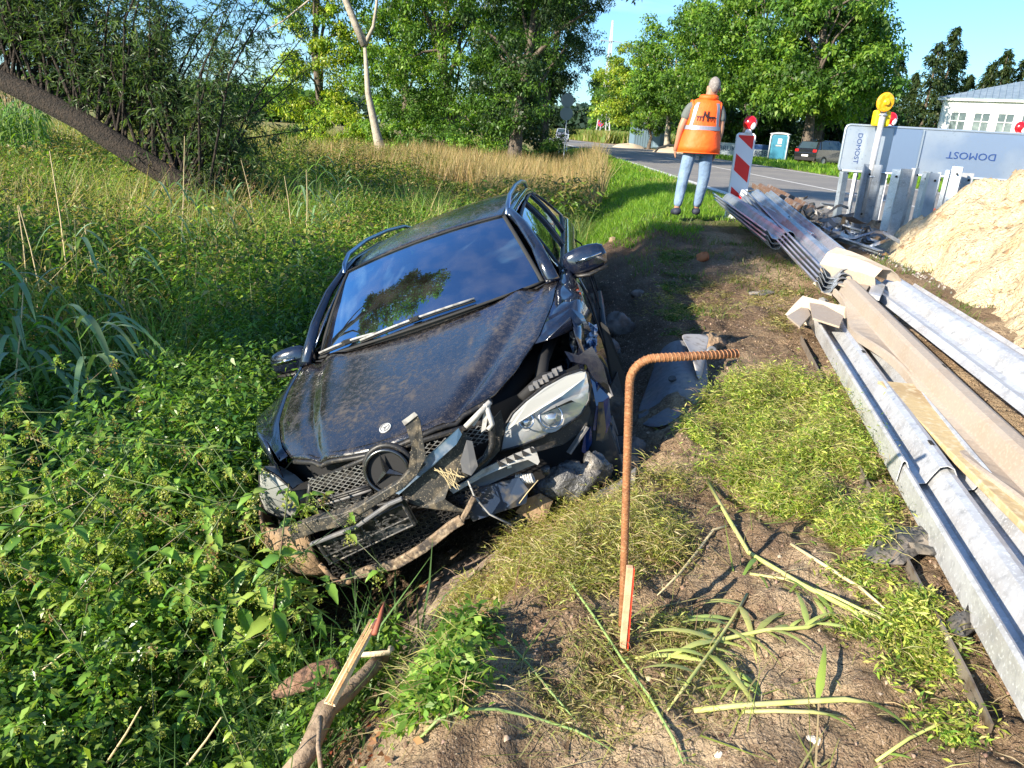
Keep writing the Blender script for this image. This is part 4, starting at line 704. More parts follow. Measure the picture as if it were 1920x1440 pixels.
def glass_mat(name, tint, opac, refl, rough=.02, dirt=.12, mind=.02, gcol=(.9, .95, 1, 1)):
    m = bpy.data.materials.new(name); m.use_nodes = True; N = m.node_tree.nodes; K = m.node_tree.links.new; N.remove(N['Principled BSDF'])
    o = N['Material Output']; tr = N.new('ShaderNodeBsdfTransparent'); tr.inputs[0].default_value = (*tint, 1)
    gl = N.new('ShaderNodeBsdfGlossy'); gl.inputs['Roughness'].default_value = rough; gl.inputs[0].default_value = gcol
    lw = N.new('ShaderNodeFresnel'); lw.inputs[0].default_value = 1.55; mm = N.new('ShaderNodeMath'); mm.operation = 'MULTIPLY_ADD'; mm.inputs[1].default_value = refl; mm.inputs[2].default_value = opac; mm.use_clamp = True
    K(lw.outputs[0], mm.inputs[0]); s = N.new('ShaderNodeMixShader'); K(mm.outputs[0], s.inputs[0]); K(tr.outputs[0], s.inputs[1]); K(gl.outputs[0], s.inputs[2])
    df = N.new('ShaderNodeBsdfDiffuse'); df.inputs[0].default_value = (.35, .33, .3, 1) if mind < .1 else (.62, .64, .64, 1); n = N.new('ShaderNodeTexNoise'); n.inputs['Scale'].default_value = 7; n.inputs['Detail'].default_value = 8
    t = N.new('ShaderNodeTexCoord'); K(t.outputs['Object'], n.inputs[0]); c = N.new('ShaderNodeValToRGB'); c.color_ramp.elements[0].position = .45; c.color_ramp.elements[1].position = .8; c.color_ramp.elements[1].color = (dirt, dirt, dirt, 1); c.color_ramp.elements[0].color = (mind, mind, mind, 1)
    K(n.outputs['Fac'], c.inputs[0]); s2 = N.new('ShaderNodeMixShader'); K(c.outputs[0], s2.inputs[0]); K(s.outputs[0], s2.inputs[1]); K(df.outputs[0], s2.inputs[2]); K(s2.outputs[0], o.inputs[0]); return m
WSG = glass_mat('windscreen_glass', (.30, .42, .48), .42, 2.4, .015, .08, .015, (.42, .74, 1.0, 1)); SDG = glass_mat('side_glass', (.3, .36, .34), .06, 1.5, .02, .06)
LENS = glass_mat('lamp_lens', (.85, .86, .86), .10, 1.0, .10, .6, .48)
# ---- body skin
def hy(v): return np.interp(v, [0, .12, .35, .65, 1], [.47, .56, .665, .735, .775])       # half width of the bonnet
def hpt(u, v):
    x0 = -.10-.17*u*u; x1 = -1.22-.22*u*u; x = x0+(x1-x0)*v; y = u*hy(v)
    z = np.interp(x, [-1.45, -1.25, -1.0, -.8, -.5, -.25, -.12, -.05], [1.0, .985, .95, .918, .868, .815, .782, .752])
    z += -.035*abs(u)**2.6*(1-.3*v) + .012*(1-v)*abs(u)**4
    cr = .50+.22*v; z += .022*math.exp(-((abs(u)-cr)/.10)**2)*(1.0*v) - .022*math.exp(-((abs(u)-cr-.12)/.05)**2)
    return Vector((x, y, z))
b = B(); b.grid([[hpt(-1+2*j/40, i/26) for j in range(41)] for i in range(27)])
hood = b.obj('bonnet', PAINTD, car, smooth=True, solid=.012); hood.modifiers[0].offset = -1
b = B(); b.tube([hpt(-.96+1.92*j/24, 0)+Vector((.004, 0, -.016)) for j in range(25)], .011, 8).obj('bonnet_trim', BLK, hood, smooth=True)
# side skins: rows from bonnet edge / belt line down to the sill
AX = (-.80, -3.56)
def side(sg):
    xs = list(np.linspace(-.62 if sg > 0 else -.30, -1.44, 14))+list(np.linspace(-1.5, -4.5, 50)); rows = []
    for x in xs:
        if x > -1.44:
            v = np.interp(-x, [.25, 1.44], [0.05, 1]); top = hpt(1, min(1, max(0, (-.27-x)/1.17))); yt, zt = top.y+.006, top.z-.004
        else: yt, zt = np.interp(x, [-4.5, -4.2, -2, -1.5], [.72, .76, .785, .785]), np.interp(x, [-4.5, -1.5], [1.03, .985])
        tp = np.interp(x, [-4.55, -4.2, -1.2, -.9, -.62], [.90, .965, 1, 1, .965])*(np.interp(x, [-.85, -.6, -.45, -.3], [1, .90, .79, .66]) if sg < 0 else 1)
        prof = [(yt, zt), (yt+.045, zt-.012), (.868*tp, .885), (.886*tp, .80), (.878*tp, .77), (.884*tp, .64), (.882*tp, .5), (.862*tp, .36), (.84*tp, .25), (.80*tp, .2)]
        r = []
        for k, (y, z) in enumerate(prof):
            for ax in AX:
                d = abs(x-ax)
                if d < .36: z = max(z, .31+math.sqrt(.36**2-d*d)*(1-.012*(9-k)))
            r.append(Vector((x, y*sg, z)))
        rows.append(r)
    if sg > 0:      # crash damage on the kerb side front wing
        gr = random.Random(5)
        for i, r in enumerate(rows):
            x = xs[i]
            if x > -1.5:
                k = min(1, (x+1.5)/.5)
                for j in range(1, 10):
                    r[j] += Vector((gr.uniform(-.02, .02), gr.uniform(-.03, .018)*1.3, gr.uniform(-.02, .02)))*k
                    if x > -1.02 and j > 1: r[j].y -= .03*k*(j-1)/3; r[j].z += .03*math.sin(i*1.9+j)*k
    b = B().grid(rows)
    if sg < 0: b.f = [f[::-1] for f in b.f]
    return b
# crumpled front wings and door skins are separate pieces of metal
for sg in (1, -1):
    bb = side(sg); n = 10
    fw = B(); fw.v = bb.v; fw.f = [f for f in bb.f if min(f)//n < 17]; dw = B(); dw.v = bb.v; dw.f = [f for f in bb.f if 17 <= min(f)//n]
    o = fw.obj('front_wing', PAINTC, car, smooth=True, solid=.006); 
    if sg > 0: o['label'] = 'crumpled torn front wing'
    o = dw.obj('side_panel', PAINTC, car, smooth=True, solid=.006)
    s = B()
    for x in (-1.52, -2.52, -3.28): s.tube([(x, .80*sg, .975), (x-.01, .874*sg, .88), (x-.01, .889*sg, .78), (x, .889*sg, .5), (x+.02, .845*sg, .27)], .006, 4)
    s.obj('door_gap', RUB, o)
    for x in (-2.38, -3.15): B().tube([(x+.13, .89*sg, .80), (x+.1, .925*sg, .81), (x-.1, .925*sg, .815), (x-.13, .89*sg, .81)], .014, 6).obj('door_handle', PAINTC, o, smooth=True)
    B().tube([(-1.3, .888*sg, .50), (-2.6, .9*sg, .50), (-3.15, .895*sg, .5)], .02, 6, flat=.5).obj('side_moulding', BLK, o, smooth=True)
# roof
def zr(x): return np.interp(x, [-4.4, -4.15, -3.6, -3.0, -2.5, -2.2, -1.98], [1.34, 1.405, 1.44, 1.455, 1.44, 1.415, 1.378])
def yr(x): return np.interp(x, [-4.4, -3.8, -2.6, -1.98], [.50, .55, .575, .535])
rows = []
for i in range(25):
    x = -1.97-2.43*i/24; rows.append([Vector((x-.07*u*u*(1 if x > -2.6 else 0), yr(x)*u, zr(x)-.045*abs(u)**2.4)) for u in np.linspace(-1, 1, 17)])
o = B().grid(rows).obj('roof', PAINTD, car, smooth=True, solid=.012)
# windscreen
def wpt(u, v):
    a = Vector((-1.24-.20*u*u, .685*u, 1.0-.02*u*u)); b_ = Vector((-1.965-.07*u*u, .53*u, 1.383-.03*u*u)); p = a.lerp(b_, v); n = Vector((.46, 0, .88)); return p+n*.028*math.sin(math.pi*v)*(1-.4*u*u)
ws = B().grid([[wpt(-1+2*j/24, i/14) for j in range(25)] for i in range(15)]).obj('windscreen', WSG, car, smooth=True)
up = Vector((.002, 0, .004))
for e in (([wpt(-1+j/12, 0) for j in range(25)], .016), ([wpt(-1+j/12, 1) for j in range(25)], .013), ([wpt(-1, j/12) for j in range(13)], .012), ([wpt(1, j/12) for j in range(13)], .012)):
    B().tube([p+up*.5 for p in e[0]], e[1], 6, flat=.5).obj('seal', RUB, ws, smooth=True)
B().grid([[wpt(-.99+1.98*j/24, v)-Vector((0, 0, .006)) for j in range(25)] for v in (.93, 1.0)]).obj('shade_band', RUB, ws, smooth=True)
B().grid([[wpt(-.99+1.98*j/24, v)-Vector((0, 0, .006)) for j in range(25)] for v in (0.0, .07)]).obj('lower_band', RUB, ws, smooth=True)
STK = mat('pale_sticker', (.4, .5, .58), .5); 
def patch(u0, u1, v0, v1, name, m, lift=.004):
    return B().grid([[wpt(u0+(u1-u0)*j/4, v0+(v1-v0)*i/3)+Vector((.0, 0, lift)) for j in range(5)] for i in range(4)]).obj(name, m, ws)
patch(-.83, -.58, .84, .90, 'windscreen_sticker', STK, -.003)
patch(.05, .27, .84, .93, 'sensor_patch', mat('sensor', (.12, .2, .28), .3), -.004); patch(.5, .66, .85, .9, 'windscreen_sticker', mat('sticker_dim', (.1, .17, .24), .5), -.004)
b = B(); c0 = wpt(-.13, .70); b.disc(c0-Vector((.010, 0, .016)), (.46, 0, .88), .036, .006, 20); o = b.obj('toll_tag', mat('tag', (.14, .22, .3), .5), ws)
for v in o.data.vertices: v.co.x = c0.x+(v.co.x-c0.x)*1.7
# wipers
WP = mat('wiper_grey', (.30, .30, .29), .45, var=[(30, (.12, .11, .1), .5, .7)])
for u0, u1, v0, v1 in ((-.97, -.36, .015, .035), (-.52, .48, .015, .04)):
    e = [wpt(u0+(u1-u0)*t, v0+(v1-v0)*t+.02*math.sin(t*3.1))+Vector((.016, 0, .024)) for t in np.linspace(0, 1, 9)]
    r_ = B().tube(e, .0075, 6).obj('wiper', WP, car, smooth=True); B().tube([p-Vector((.004, 0, .014)) for p in e], .006, 4).obj('wiper_blade', RUB, r_)
    B().box(e[4], (.035, .05, .02)).obj('wiper_clip', BLK, r_)
b = B(); b.grid([[hpt(-1+j/12, 1)+Vector((.01, 0, .004)) for j in range(25)], [wpt(-1+j/12, 0)+Vector((0, 0, -.012)) for j in range(25)]]).obj('cowl', BLK, car)
# pillars, side windows, chrome lines, roof rails
for sg in (1, -1):
    def g_(x, t):   # t=0 belt, 1 roof edge
        yb = np.interp(x, [-4.5, -4.2, -2, -1.5], [.72, .76, .785, .785]); zb = np.interp(x, [-4.5, -1.5], [1.03, .985]); return Vector((x, (yb+(yr(max(x, -4.35))+.03-yb)*t)*sg+sg*.02*math.sin(t*3.14), zb+(zr(max(-4.4, x))-.045-zb)*t))
    def roofx(t): return np.interp(t, [0, 1], [-1.44, -2.06])
    pil = B(); pil.tube([Vector((-1.36, .745*sg, .985)), Vector((-1.62, .70*sg, 1.155)), Vector((-1.85, .64*sg, 1.28)), Vector((-2.06, .57*sg, 1.362)), Vector((-2.4, .595*sg, 1.395)), Vector((-3.1, .60*sg, 1.41)), Vector((-3.8, .575*sg, 1.385)), Vector((-4.15, .55*sg, 1.33)), Vector((-4.36, .60*sg, 1.2)), Vector((-4.5, .70*sg, 1.02))], [.040, .034, .031, .029, .027, .027, .029, .045, .06, .06], 10, flat=.7)
    pil.obj('roof_pillar', PAINTC, car, smooth=True)
    wins = [((-1.60, 0, -2.10, .86), (-2.50, 0, -2.54, .90)), ((-2.60, 0, -2.60, .9), (-3.25, 0, -3.35, .9)), ((-3.36, 0, -3.43, .88), (-4.36, .12, -4.05, .86))]
    for k, (A_, B_) in enumerate(wins):
        rows = []
        for i in range(7):
            t = i/6; ta = A_[1]+(A_[3]-A_[1])*t; tb = B_[1]+(B_[3]-B_[1])*t; xa = A_[0]+(A_[2]-A_[0])*t**1.15; xb = B_[0]+(B_[2]-B_[0])*t
            rows.append([g_(xa+(xb-xa)*s/6, ta+(tb-ta)*s/6) for s in range(7)])
        w_ = B().grid(rows).obj('side_window', SDG, car, smooth=True)
        ed = rows[0]+[r[-1] for r in rows[1:]]+rows[-1][::-1][1:]+[r[0] for r in rows[::-1]][1:]
        B().tube([p+Vector((0, .006*sg, 0)) for p in ed], .012, 6).obj('window_frame', BLK, w_, smooth=True)
    for xa, xb in ((-2.50, -2.60), (-3.25, -3.36)):
        B().grid([[g_(xa-.04*t, t)+Vector((0, .008*sg, 0)), g_(xb-.04*t, t)+Vector((0, .008*sg, 0))] for t in np.linspace(0, .92, 6)]).obj('door_pillar', BLK, car, solid=.01)
    ch = [g_(-1.55, .0)+Vector((0, .012*sg, -.005))]+[g_(x, 0)+Vector((0, .012*sg, -.005)) for x in np.linspace(-2, -4.4, 9)]; B().tube(ch, .009, 5).obj('chrome_strip', CHR, car, smooth=True)
    ch = [Vector((x, (yr(x)+.042)*sg, zr(x)-.07)) for x in np.linspace(-2.15, -4.0, 12)]; B().tube([g_(-1.62, .06), g_(-1.85, .48)]+ch, .009, 5).obj('chrome_strip', CHR, car, smooth=True)
    RL = mat('anodised_rail', (.42, .50, .60), .28, 1.0)
    B().tube([(-2.02, .553*sg, 1.352), (-2.12, .566*sg, 1.40), (-2.3, .575*sg, 1.445), (-2.8, .582*sg, 1.478), (-3.4, .575*sg, 1.478), (-3.9, .558*sg, 1.452), (-4.12, .545*sg, 1.40), (-4.2, .54*sg, 1.37)], [.012, .016, .015, .015, .015, .015, .016, .012], 8).obj('roof_rail', RL, car, smooth=True)
    # mirror
    mroot = B(); M0 = Vector((-1.60, .93*sg, 1.0))
    rows = []
    for i in range(9):
        t = i/8*math.pi; rows.append([M0+Vector((.085*math.sin(t)*(1 if math.cos(q) > -9 else 1)*math.cos(q)*.0+(.045*math.cos(q)*math.sin(t)**.6), -math.cos(t)*.125*sg, .078*math.sin(q)*math.sin(t)**.45)) for q in np.linspace(0, 2*math.pi, 17)])
    mi = mroot.grid(rows).obj('side_mirror', PAINTC, car, smooth=True)
    B().tube([M0+Vector((.02, -.11*sg, -.062)), M0+Vector((.035, 0, -.082)), M0+Vector((.02, .11*sg, -.068))], [.018, .022, .014], 8, flat=.6).obj('mirror_trim', BLK, mi, smooth=True)
    B().tube([M0+Vector((0, -.10*sg, -.05)), Vector((-1.60, .77*sg, .965))], [.03, .035], 8).obj('mirror_arm', BLK, mi, smooth=True)
    B().tube([M0+Vector((.047, -.05*sg, .008)), M0+Vector((.052, .02*sg, .012)), M0+Vector((.04, .10*sg, .014))], .008, 5).obj('turn_signal', CHR, mi, smooth=True)
# tail, underside, interior
b = B(); b.grid([[Vector((-4.36-.02*(1-abs(u)), .56*u, 1.36)) for u in np.linspace(-1, 1, 7)], [Vector((-4.52, .70*u, 1.02)) for u in np.linspace(-1, 1, 7)], [Vector((-4.60, .80*u, .75)) for u in np.linspace(-1, 1, 7)], [Vector((-4.60, .80*u, .35)) for u in np.linspace(-1, 1, 7)]]).obj('tailgate', PAINTC, car, smooth=True, solid=.02)
B().box((-2.55, 0, .22), (3.9, 1.5, .04)).obj('floor_pan', RUB, car)
b = B(); b.box((-1.2, 0, .62), (.05, 1.36, .66)); b.obj('bulkhead', RUB, car)
INT = mat('dark_trim', (.012, .013, .015), .7)
b = B(); b.tube([(-1.55, -.66, .90), (-1.52, -.2, .93), (-1.52, .2, .93), (-1.55, .66, .90)], [.13, .15, .15, .13], 10); b.tube([(-1.62, .12, 1.0), (-1.6, .36, 1.03), (-1.62, .6, 1.0)], [.05, .09, .05], 8); b.obj('dashboard', INT, car, smooth=True)
o = B().ring((-1.84, .36, .93), (.9, 0, .45), .18, .016).obj('steering_wheel', INT, car, smooth=True); B().box((-1.83, .36, .93), (.04, .12, .09)).obj('wheel_hub', INT, o)
for x, y in ((-2.45, .36), (-2.45, -.36), (-3.35, .35), (-3.35, -.35)):
    b = B(); b.blob((x, y, .82), (.11, .24, .36), 3, .06, 14, 10); b.blob((x+.22, y, .47), (.30, .25, .10), 4, .05, 14, 8); s_ = b.obj('seat', INT, car, smooth=True); B().blob((x-.07, y, 1.17), (.06, .13, .09), 2, .04, 12, 8).obj('headrest', INT, s_, smooth=True)
B().box((-1.97, 0, 1.285), (.03, .22, .065)).obj('rear_view_mirror', INT, car, bevel=.01)
# wheels
TY = mat('tyre_rubber', (.03, .029, .027), .85, var=[(18, (.16, .12, .08), .5, .7)])
for x, y in ((AX[0], .765), (AX[0], -.765), (AX[1], .77), (AX[1], -.77)):
    sg = 1 if y > 0 else -1; wq = empty('wheel', (x, y, .31)); wq.parent = car
    B().ring((0, 0, 0), (0, 1, 0), .235, .082, 32, 10).obj('tyre', TY, wq, smooth=True)
    b = B(); b.tube([(0, -.08, 0), (0, .08*1, 0)], [.17, .17], 24, caps=False)
    for k in range(7):
        a = k*2*math.pi/7; b.beam((0, .07*sg, 0), (.17*math.cos(a), .06*sg, .17*math.sin(a)), .045, .03, up=(0, 1, 0))
    b.disc((0, .07*sg, 0), (0, 1, 0), .05, .04); b.obj('rim', GRYP, wq)
# ---- engine bay front: backing, radiator, grille
def pz(y, z): return -.06-.30*y*y
BAY = mat('bay_black', (.010, .010, .011), .8)
b = B(); b.grid([[Vector((pz(y, 0)-.17-.2*abs(y), y, z)) for y in np.linspace(-.74, .80, 12)] for z in (.30, .5, .72)]); b.obj('radiator_pack', BAY, car)
b = B()
for k in range(6):
    y = -.30+k*.11; b.tube([(-.24, y, .36), (-.24, y+.02, .70)], .01, 4)
b.tube([(-.3, .3, .68), (-.5, .45, .70), (-.85, .58, .74), (-1.05, .62, .78)], .05, 8); b.tube([(-.45, .62, .70), (-.62, .66, .78), (-.9, .70, .80)], .028, 7); b.tube([(-.35, .55, .72), (-.42, .66, .76), (-.5, .74, .72)], .02, 6)
b.obj('engine_parts', BAY, car, smooth=True)
b = B(); b.grid([[Vector((x, y, .60+.08*math.sin(x*9+y*5))) for x in (-.25, -.6, -.95, -1.2)] for y in (-.6, -.2, .2, .62, .76)]); b.obj('engine_cover', BAY, car)
# diamond grille wires
def lattice(ylo, yhi, zlo, zhi, sp, r, m, name, xo=.0, slope=.55):
    b = B()
    for s_ in (1, -1):
        k = -40
        while k < 60:
            # line z = zlo + s*(y - y0)*slope
            y0 = ylo + k*sp; pts = []
            for t in np.linspace(ylo, yhi, 60):
                z = zlo + s_*(t-y0)*slope if s_ > 0 else zlo - (t-y0)*slope
                if zlo <= z <= zhi: pts.append((t, z))
            if len(pts) >= 2:
                (ya, za), (yb, zb) = pts[0], pts[-1]; b.beam((pz(ya, za)+xo, ya, za), (pz(yb, zb)+xo, yb, zb), r, r)
            k += 1
    return b.obj(name, m, parent=car)
gr_ = B(); F1 = [cf(x, y, pz) for x, y in ((578, 912), (700, 858), (925, 790), (930, 830), (900, 890), (780, 940), (610, 972), (572, 955))]
fr = B().tube([p+Vector((-.03, 0, 0)) for p in F1]+[F1[0]+Vector((-.03, 0, 0))], .012, 6).obj('grille', BLK, car, smooth=True)
WIRE = mat('grille_wire', (.34, .34, .33), .45, .6, var=[(40, (.12, .1, .08), .45, .7)])
for a_ in ((-.36, -.10, .625, .735), (-.33, -.12, .545, .60), (-.05, .42, .655, .735)):
    l_ = lattice(*a_, .034, .0028, WIRE, 'grille_wires', -.02); l_.parent = fr
# louvre
for z in (.612, .622, .632):
    e = [(pz(y, 0)-.0, y, z+.004*k_) for k_, y in enumerate(np.linspace(-.36, -.095, 5))]; q = B().tube(e, .0085, 5).obj('grille_bar', BLK if z > .62 else GRYP, fr, smooth=True)
# round three-pointed emblem in its ring
sc = cf(727, 882, pz)+Vector((.012, 0, .0)); st = B().ring(sc, (1, 0, .1), .088, .0075, 36, 8).obj('grille_emblem', DCHR, car, smooth=True)
B().ring(sc+Vector((-.03, 0, 0)), (1, 0, .1), .097, .013, 36, 8).obj('emblem_surround', BLK, st, smooth=True)
for k in range(3):
    a = math.pi/2+k*2*math.pi/3; d = Vector((0, math.cos(a), math.sin(a))); n_ = Vector((0, -math.sin(a), math.cos(a))); b = B()
    b.add([sc+n_*.016, sc-n_*.016, sc+d*.084, sc+Vector((.014, 0, 0)), sc-Vector((.004, 0, 0))], [(0, 2, 3), (2, 1, 3), (1, 2, 4), (2, 0, 4)]); b.obj('emblem_point', DCHR, st)
b = B().disc(sc+Vector((-.014, 0, 0)), (1, 0, .1), .09, .006, 28).obj('emblem_back', BAY, st)
# small round badge on the bonnet
hc = hpt(0, .105); bn = Vector((.42, 0, .9)); bd = B().disc(hc+bn*.004, bn, .026, .006, 26).obj('bonnet_badge', mat('badge_silver', (.75, .74, .7), .35, .4), hood, smooth=False)
b = B(); e1 = Vector((0, 1, 0)); e2 = bn.normalized().cross(e1)*-1; cc = hc+bn*.009; DB = mat('badge_dark', (.12, .12, .13), .4)
B().ring(cc, bn, .0195, .0015, 28, 5).obj('badge_ring', DB, bd)
for k in range(3):
    a = math.pi/2+k*2*math.pi/3; d = e1*math.cos(a)+e2*math.sin(a); n_ = e1*-math.sin(a)+e2*math.cos(a); b.add([cc+n_*.0035, cc-n_*.0035, cc+d*.0185], [(0, 1, 2)])
b.obj('badge_star', DB, bd, solid=.001)
# ---- headlamp on the kerb side (image right), torn loose
def hlx(y, z): return -.20-.55*max(0, (y-.40))**1.25
HL = [(937, 846), (946, 800), (960, 776), (985, 752), (1020, 725), (1060, 703), (1090, 693), (1101, 699), (1106, 722), (1104, 750), (1090, 776), (1060, 798), (1020, 818), (975, 836)]
hp = [cf(x, y, hlx) for x, y in HL]; ctr = sum(hp, Vector())/len(hp); nh = Vector((.85, .35, .35)).normalized()
def lamp_shell(hp, ctr, nh, name, mlens, parent, bul=.035):
    b = B(); rings = []
    for s_ in (1, .92, .78, .55, .3): rings.append([ctr.lerp(p, s_)+nh*bul*(1-s_**2.2) for p in hp])
    vs = [p for r in rings for p in r]+[ctr+nh*bul]; n = len(hp); fs = []
    for i in range(4):
        for k in range(n): fs.append((i*n+k, i*n+(k+1) % n, (i+1)*n+(k+1) % n, (i+1)*n+k))
    fs += [(4*n+k, 4*n+(k+1) % n, 5*n) for k in range(n)]; b.add(vs, fs); return b.obj(name, mlens, parent, smooth=True)
hl = B(); n = len(hp); bk = [p-nh*.10+(ctr-p)*.12 for p in hp]; hl.add(hp+bk, [(k, (k+1) % n, n+(k+1) % n, n+k) for k in range(n)]+[tuple(range(n, 2*n))])
REF = mat('lamp_reflector', (.66, .65, .62), .3, .35, var=[(8, (.5, .46, .4), .5, .7)])
hl = hl.obj('headlamp', REF, car); hl['label'] = 'large clouded headlamp pushed out of its seat'
lamp_shell(hp, ctr, nh, 'lens', LENS, hl)
B().tube(hp+[hp[0]], .006, 6).obj('lens_rim', BLK, hl, smooth=True)
c2 = [cf(x, y, hlx)-nh*.0 for x, y in ((945, 812), (962, 782), (987, 757), (1022, 730), (1062, 708), (1094, 700), (1092, 712), (1050, 745), (1000, 775), (960, 800))]
B().prism([p+nh*.040 for p in c2], -nh*.006).obj('indicator_strip', mat('milky', (.60, .58, .53), .3), hl)
for (px, py, R_) in ((984, 791, .030), (1030, 783, .048)):
    c_ = cf(px, py, hlx)+nh*.036; q = B().ring(c_, nh, R_, .0035, 28, 6).obj('projector_ring', CHR, hl, smooth=True)
    B().blob(c_-nh*.03, (R_*.72,)*3, 1, 0, 18, 12).obj('projector', mat('projector_glass', (.45, .5, .55), .06, .7), q, smooth=True)
    B().disc(c_-nh*.035, nh, R_*1.3, .008, 24).obj('projector_bezel', LGREY, q)
# lower shell of the lamp
b = B(); lo = [cf(x, y, hlx) for x, y in ((975, 838), (1020, 820), (1062, 800), (1092, 776), (1104, 752), (1110, 770), (1102, 800), (1060, 832), (1010, 846))]; b.prism([p-nh*.02 for p in lo], -nh*.07).obj('lamp_housing', BLK, car)
b = B()
for k in range(7):
    a_ = cf(1000+k*9, 733-k*6, hlx)-nh*.03; b.box(a_+Vector((-.02, 0, .012)), (.02, .02, .018+.01*(k % 2)))
b.obj('lamp_clips', GRYP, car)
b = B().beam(cf(1100, 800, hlx), cf(1066, 850, hlx), .03, .01).obj('mounting_lug', GRYP, car)
# headlamp on the ditch side, clouded
def hrx(y, z): return -.24-.42*max(0, (-y-.42))**1.2
rp_ = [cf(x, y, hrx) for x, y in ((488, 874), (520, 893), (545, 915), (560, 940), (560, 965), (530, 972), (500, 962), (486, 930))]; cr_ = sum(rp_, Vector())/8; nr_ = Vector((.85, -.35, .35)).normalized()
b = B(); bk = [p-nr_*.1+(cr_-p)*.1 for p in rp_]; b.add(rp_+bk, [(k, n2_, 8+n2_, 8+k) for k, n2_ in [(k, (k+1) % 8) for k in range(8)]]+[tuple(range(8, 16))]); h2 = b.obj('headlamp', REF, car); lamp_shell(rp_, cr_, nr_, 'lens', mat('clouded_lens', (.20, .21, .20), .35, var=[(6, (.42, .41, .38), .5, .65)]), h2); B().tube(rp_+[rp_[0]], .006, 6).obj('lens_rim', BLK, h2, smooth=True)
# ---- torn wing strips behind the headlamp
BLUEP = paint_mat('torn_blue_paint', .12, (.012, .04, .16)); TORN = mat('bare_torn_metal', (.62, .68, .75), .3, .8, var=[(28, (.1, .16, .3), .45, .6), (70, (.03, .03, .04), .55, .65)], bump=(25, .03))
def wx(y, z): return -.52-.2*(y-.8)
def slab(name, pts, m, th=.012, fn=wx, off=0.0, amp=0.0, seed=1, parent=None, label=None):
    gr = random.Random(seed); q = [cf(x, y, fn)+Vector((off+gr.uniform(-amp, amp), 0, 0)) for x, y in pts]
    o = B().prism(q, Vector((-th, -th*.3, -th*.3))).obj(name, m, parent or car)
    if label: o['label'] = label
    return o
slab('wing_strip', [(1108, 712), (1122, 716), (1142, 742), (1146, 790), (1128, 838), (1104, 850), (1112, 800), (1118, 760)], BLUEP, amp=.02, label='torn blue strip of wing metal')
slab('wing_strip', [(1098, 798), (1108, 790), (1110, 820), (1098, 846), (1090, 838)], BLUEP, off=.05, amp=.01)
slab('wing_strip', [(1122, 752), (1131, 750), (1136, 800), (1124, 858), (1108, 862), (1118, 820)], mat('amber_brown', (.28, .17, .08), .5, var=[(20, (.05, .05, .06), .45, .6)]), off=.02, amp=.01)
slab('wing_strip', [(1098, 838), (1142, 838), (1150, 880), (1140, 905), (1110, 900)], MUD, off=-.03, amp=.03)
# crumpled tear at the top of the wing
gr = random.Random(77); rows = []
for i in range(9):
    r = []
    for j in range(9):
        u = j/8; v = i/8; px_ = (1062+u*58)*(1-v)+(1075+u*42)*v; py_ = (596+u*12)*(1-v)+(678-u*16)*v; p = cp(px_, py_, 0, -.80-.25*(1-v)+.0*u); p += Vector((gr.uniform(-.04, .04), gr.uniform(-.006, .006), gr.uniform(-.008, .008))); r.append(p)
    rows.append(r)
B().grid(rows).obj('crumpled_metal', TORN, car, solid=.004)
b = B(); q = [cp(1112, 655, 0, -.72), cp(1124, 700, 0, -.7), cp(1140, 735, 0, -.68), cp(1147, 745, 0, -.66)]; b.tube(q, [.010, .016, .018, .010], 6, flat=.5).obj('torn_trim', GRYP, car)
slab('inner_wing', [(1058, 664), (1085, 672), (1110, 655), (1132, 690), (1146, 745), (1112, 715), (1100, 690), (1070, 684)], PAINTC, off=-.05)
# ---- front end debris still hanging on the car
def fx(y, z): return .02-.22*y*y
slab('lamp_panel', [(922, 792), (937, 775), (944, 800), (936, 850), (905, 885), (870, 905), (845, 915), (880, 890), (915, 850), (928, 815)], BLK, .02, fx, -.03)
def loop(name, pts, r, m, off=0.0, flat=1.0, seed=None, lab=None):
    q = [cf(x, y, fx)+Vector((off, 0, 0)) for x, y in pts]; o = B().tube(q, r, 7, flat=flat).obj(name, m, car, smooth=True)
    if lab: o['label'] = lab
    return o
loop('grille_surround', [(912, 775), (922, 800), (924, 830), (912, 855), (888, 876), (862, 892)], .014, BLK, .01)
loop('grille_surround', [(912, 752), (925, 790), (917, 800)], .010, LGREY, .03); loop('grille_surround', [(921, 748), (875, 795)], .011, LGREY, .03)
slab('broken_bracket', [(884, 790), (918, 750), (921, 758), (912, 800), (904, 806), (908, 770), (890, 796)], LGREY, .015, fx, .025, .004, 3)
slab('bumper_skin', [(870, 800), (884, 812), (893, 850), (897, 868), (880, 885), (845, 905), (838, 925), (860, 940), (890, 950), (870, 952), (800, 942), (775, 935), (748, 905), (800, 860)], SPK, .018, fx, .045, .006, 4, label='mud-specked torn piece of bumper skin')
slab('bumper_skin', [(868, 852), (880, 812), (890, 815), (896, 845), (900, 862), (888, 878), (872, 872)], GRYP, .012, fx, .065, .006, 6)
slab('paint_strip', [(744, 906), (765, 886), (810, 838), (866, 788), (872, 800), (862, 818), (818, 860), (780, 890), (757, 910)], mat('glossy_blue_edge', (.10, .19, .32), .15, .5, var=[(12, (.45, .5, .55), .5, .7)]), .016, fx, .075, .004, 5, label='bare shiny blue edge of the torn bumper')
slab('strut', [(768, 772), (790, 756), (797, 770), (808, 838), (790, 872), (776, 860), (783, 815)], SPK, .05, fx, .10, .003, 8, label='broken black strut sticking up over the bonnet edge')
slab('strut_end', [(765, 771), (788, 754), (794, 760), (770, 779)], LGREY, .06, fx, .105)
